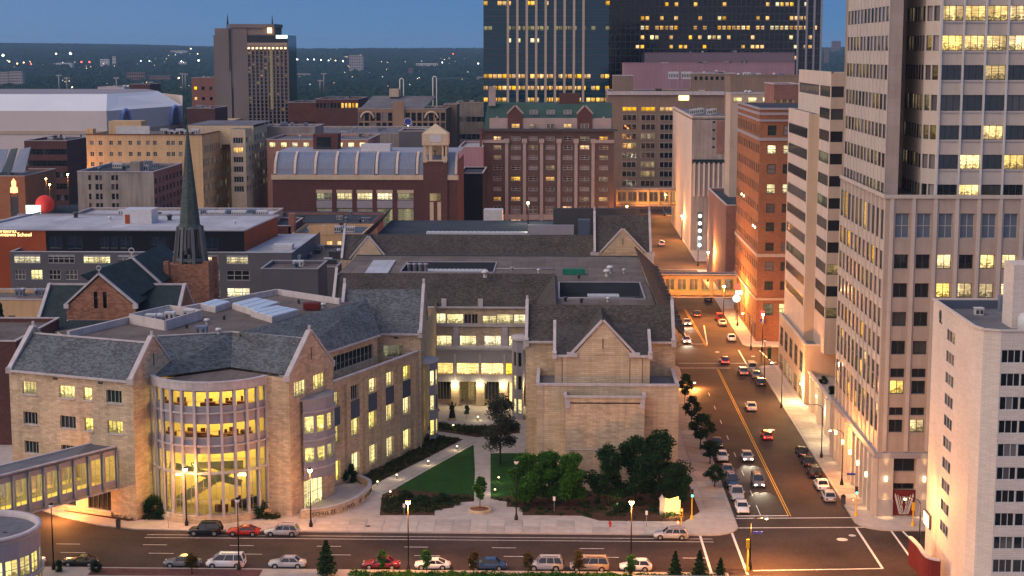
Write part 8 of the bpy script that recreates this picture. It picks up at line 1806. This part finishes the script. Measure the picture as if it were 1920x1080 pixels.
gi, go = ng.nodes.new('NodeGroupInput'), ng.nodes.new('NodeGroupOutput'); ic = ng.nodes.new('GeometryNodeMeshIcoSphere'); ic.inputs['Radius'].default_value = 1; ic.inputs['Subdivisions'].default_value = 3
nz = ng.nodes.new('ShaderNodeTexNoise'); nz.inputs['Scale'].default_value = 1.9; sp = ng.nodes.new('GeometryNodeSetPosition'); vm = ng.nodes.new('ShaderNodeVectorMath'); vm.operation = 'SUBTRACT'; vm.inputs[1].default_value = (.5, .5, .5); v2 = ng.nodes.new('ShaderNodeVectorMath'); v2.operation = 'SCALE'; v2.inputs['Scale'].default_value = 1.5
ng.links.new(nz.outputs['Color'], vm.inputs[0]); ng.links.new(vm.outputs[0], v2.inputs[0]); ng.links.new(v2.outputs[0], sp.inputs['Offset']); ng.links.new(ic.outputs['Mesh'], sp.inputs['Geometry'])
smt = ng.nodes.new('GeometryNodeSetMaterial'); smt.inputs['Material'].default_value = farleaf; ng.links.new(sp.outputs[0], smt.inputs[0])
ip = ng.nodes.new('GeometryNodeInstanceOnPoints'); rs = ng.nodes.new('FunctionNodeRandomValue'); rs.data_type = 'FLOAT_VECTOR'; rs.inputs[0].default_value = (5.0, 5.0, 3.5); rs.inputs[1].default_value = (11, 10, 8); rr2 = ng.nodes.new('FunctionNodeRandomValue'); rr2.data_type = 'FLOAT_VECTOR'; rr2.inputs[1].default_value = (.4, .4, 6.28)
ng.links.new(gi.outputs[0], ip.inputs['Points']); ng.links.new(smt.outputs[0], ip.inputs['Instance']); ng.links.new(rs.outputs[0], ip.inputs['Scale']); ng.links.new(rr2.outputs[0], ip.inputs['Rotation']); ng.links.new(ip.outputs[0], go.inputs[0])
md = fw_.modifiers.new('scatter', 'NODES'); md.node_group = ng
# far houses, towers and lights
def ground_px(px, py):
    lo, hi = 900, 9500; best = None
    d = ray(px, py)
    t = 900
    while t < 9800:
        x, y, z = d[0] * t / d[1], t, CAMH + d[2] * t / d[1]
        if z <= gz_(x, y) + 7: return x, y, z
        t += 12
    return d[0] / d[1] * 9000, 9000, CAMH + d[2] / d[1] * 9000
hm = [M('far_pale_wall', (.36, .33, .33), .9, .1, .1, bump=0), M('far_brown_wall', (.20, .13, .11), .9, .1, .1, bump=0), M('far_white_wall', (.6, .58, .56), .9, .1, .1, bump=0)]
for i, (px, py, w, h, m, lb) in enumerate(((668, 130, 26, 26, 0, 'far pale apartment block standing alone in the woods'), (8, 160, 16, 25, 0, 'far pale block at the left edge, left one'), (30, 160, 26, 26, 0, 'far pale block at the left edge, right one'), (196, 123, 16, 12, 2, 'far white lit mill building on the ridge'), (214, 122, 6, 16, 2, 'far white silo tower right of the mill'), (255, 150, 34, 14, 1, 'far brown hall with arched roofs beyond the arena'), (300, 152, 40, 10, 1, 'long far brown hall right of the arched one'), (335, 99, 30, 4, 2, 'far white row of buildings high on the ridge'), (342, 120, 14, 4, 2, 'far small white shed below the ridge'), (800, 124, 40, 5, 2, 'far pale row of buildings right of the apartment block'), (1550, 120, 8, 30, 1, 'far pink brown tower between the black tower and the granite one'), (560, 143, 40, 5, 0, 'far pale warehouse in the woods right of the slab tower'), (900, 150, 12, 6, 0, 'far little pale roof left of the glass tower'), (120, 122, 30, 4, 2, 'far low white sheds on the left ridge'), (1568, 95, 16, 18, 1, 'far brown block behind the granite tower edge'), (770, 140, 8, 12, 1, 'far small brown steeple in the woods'))):
    x, y, z = ground_px(px, py); sc_ = y / FPX; z -= 8
    o = thing('distant_building', lb, 'building', (x, y, z), 0, 'distant buildings'); b = MB().box(x - w * sc_ / 2, x + w * sc_ / 2, y, y + w * sc_ * .5, z, z + h * sc_ + 8); part('wall', b, hm[m], o)
    b = MB(); n_ = max(2, int(w / 4)); r2 = max(1, int(h / 5))
    for a in range(n_):
        for c_ in range(r2): xx = x - w * sc_ / 2 + w * sc_ * (a + .3) / n_; zz = z + 8 + h * sc_ * (c_ + .3) / r2; b.box(xx, xx + w * sc_ / n_ * .45, y - .3, y - .05, zz, zz + h * sc_ / r2 * .4)
    q = part('window_rows', b, gdark, o); q['kind'] = 'stuff'
for px0, py0, py1, lb in ((753, 195, 147, 'tall white looped pole left of the two in the middle distance'), (815, 195, 143, 'tall white looped pole right of the two in the middle distance')):
    Y_ = 900; x, z1_ = Q(px0, py1, Y_); z0_ = Q(px0, py0, Y_)[1] - 20; b = MB().tube([(x - 1.0, Y_, z0_)] + [(x - 1.0, Y_, z1_ - 1)] + [(x + cos(pi - a * pi / 6) * 1.0, Y_, z1_ - 1 + sin(a * pi / 6)) for a in range(1, 6)] + [(x + 1.0, Y_, z1_ - 1), (x + 1.0, Y_, z0_)], .3, 6); tag(ob('looped_pole', b.mesh('looped_pole', [whitep])), lb, 'pole', 'white looped poles')
for px, py0, py1, lb in ((600, 172, 150, 'thin white mast with crossbar left'), (607, 172, 137, 'thin white mast taller'), (110, 178, 140, 'thin floodlight mast left beyond the arena'), (125, 178, 145, 'thin floodlight mast right beyond the arena'), (218, 178, 145, 'thin mast beyond the arena middle'), (342, 170, 137, 'chimney mast left of the slab tower'), (347, 170, 138, 'chimney mast nearest the slab tower')):
    Y_ = 1180; x, z1_ = Q(px, py1, Y_); tag(ob('mast', MB().tube([(x, Y_, Q(px, py0, Y_)[1]), (x, Y_, z1_)], .4, 6).box(x - 2, x + 2, Y_ - .2, Y_ + .2, z1_ - 1, z1_).mesh('mast', [metalg])), lb, 'mast')
lm = {'w': MB().lathe([(0, -1), (1, 0), (0, 1)], n=6).mesh('distant_light', [farwhite]), 'o': MB().lathe([(0, -1), (1, 0), (0, 1)], n=6).mesh('distant_light', [farlight]), 'r': MB().lathe([(0, -1), (1, 0), (0, 1)], n=6).mesh('distant_light', [glow('far_red', (1, .1, .05), 6)])}
LT = [(8, 107, 'w', 2.6), (35, 123, 'o', 1.5), (61, 124, 'r', 1.6), (107, 104, 'o', 1.9), (134, 104, 'w', 2.8), (155, 120, 'r', 1.8), (170, 120, 'r', 1.8), (374, 117, 'w', 1.9), (557, 115, 'w', 2.2), (578, 115, 'w', 1.2), (590, 115, 'w', 1.2), (603, 116, 'w', 1.2), (617, 117, 'w', 1.1), (630, 117, 'o', 1.1), (644, 118, 'w', 1.3), (850, 104, 'r', 1.2), (359, 94, 'o', 1.3), (372, 104, 'o', 1), (140, 171, 'o', 1.3), (230, 172, 'o', 1.2), (338, 152, 'o', 1.6), (20, 119, 'o', 1.6), (47, 121, 'o', 1.4), (282, 118, 'w', 1), (266, 118, 'w', 1), (342, 119, 'w', 1.4), (830, 121, 'w', 1.2), (897, 123, 'w', 1.4), (1440, 40, 'w', 0)]
for k in range(85):
    LT.append((rf_.uniform(0, 900), rf_.choice((rf_.uniform(100, 130), rf_.uniform(112, 124), rf_.uniform(125, 172))), rf_.choice('wooo'), rf_.uniform(.3, .6)))
for px, py, c_, s_ in LT:
    if s_ <= 0 or 400 < px < 541: continue
    x, y, z = ground_px(px, py); o = bpy.data.objects.new('distant_light', lm[c_]); COL.objects.link(o); o.location = (x, y - 12, z + 6); k = s_ * y / FPX; o.scale = (k, k, k); o['label'] = 'tiny distant light twinkling among the far woods'; o['category'] = 'light'; o['group'] = 'distant lights'
hz_ = MB().box(-9600, 9600, -900, 14800, -9, 158); hzo = ob('haze', hz_.mesh('haze', [])); hzo['kind'] = 'stuff'
hm_ = bpy.data.materials.new('haze'); hm_.use_nodes = True; t = hm_.node_tree; t.nodes.clear(); oo = t.nodes.new('ShaderNodeOutputMaterial'); pv = t.nodes.new('ShaderNodeVolumePrincipled'); pv.inputs['Color'].default_value = (.38, .66, 1, 1); pv.inputs['Density'].default_value = 6e-5; pv.inputs['Anisotropy'].default_value = 0.0
t.links.new(pv.outputs[0], oo.inputs['Volume']); hzo.data.materials.append(hm_)
hzo['label'] = 'thin blue evening haze over the distance'
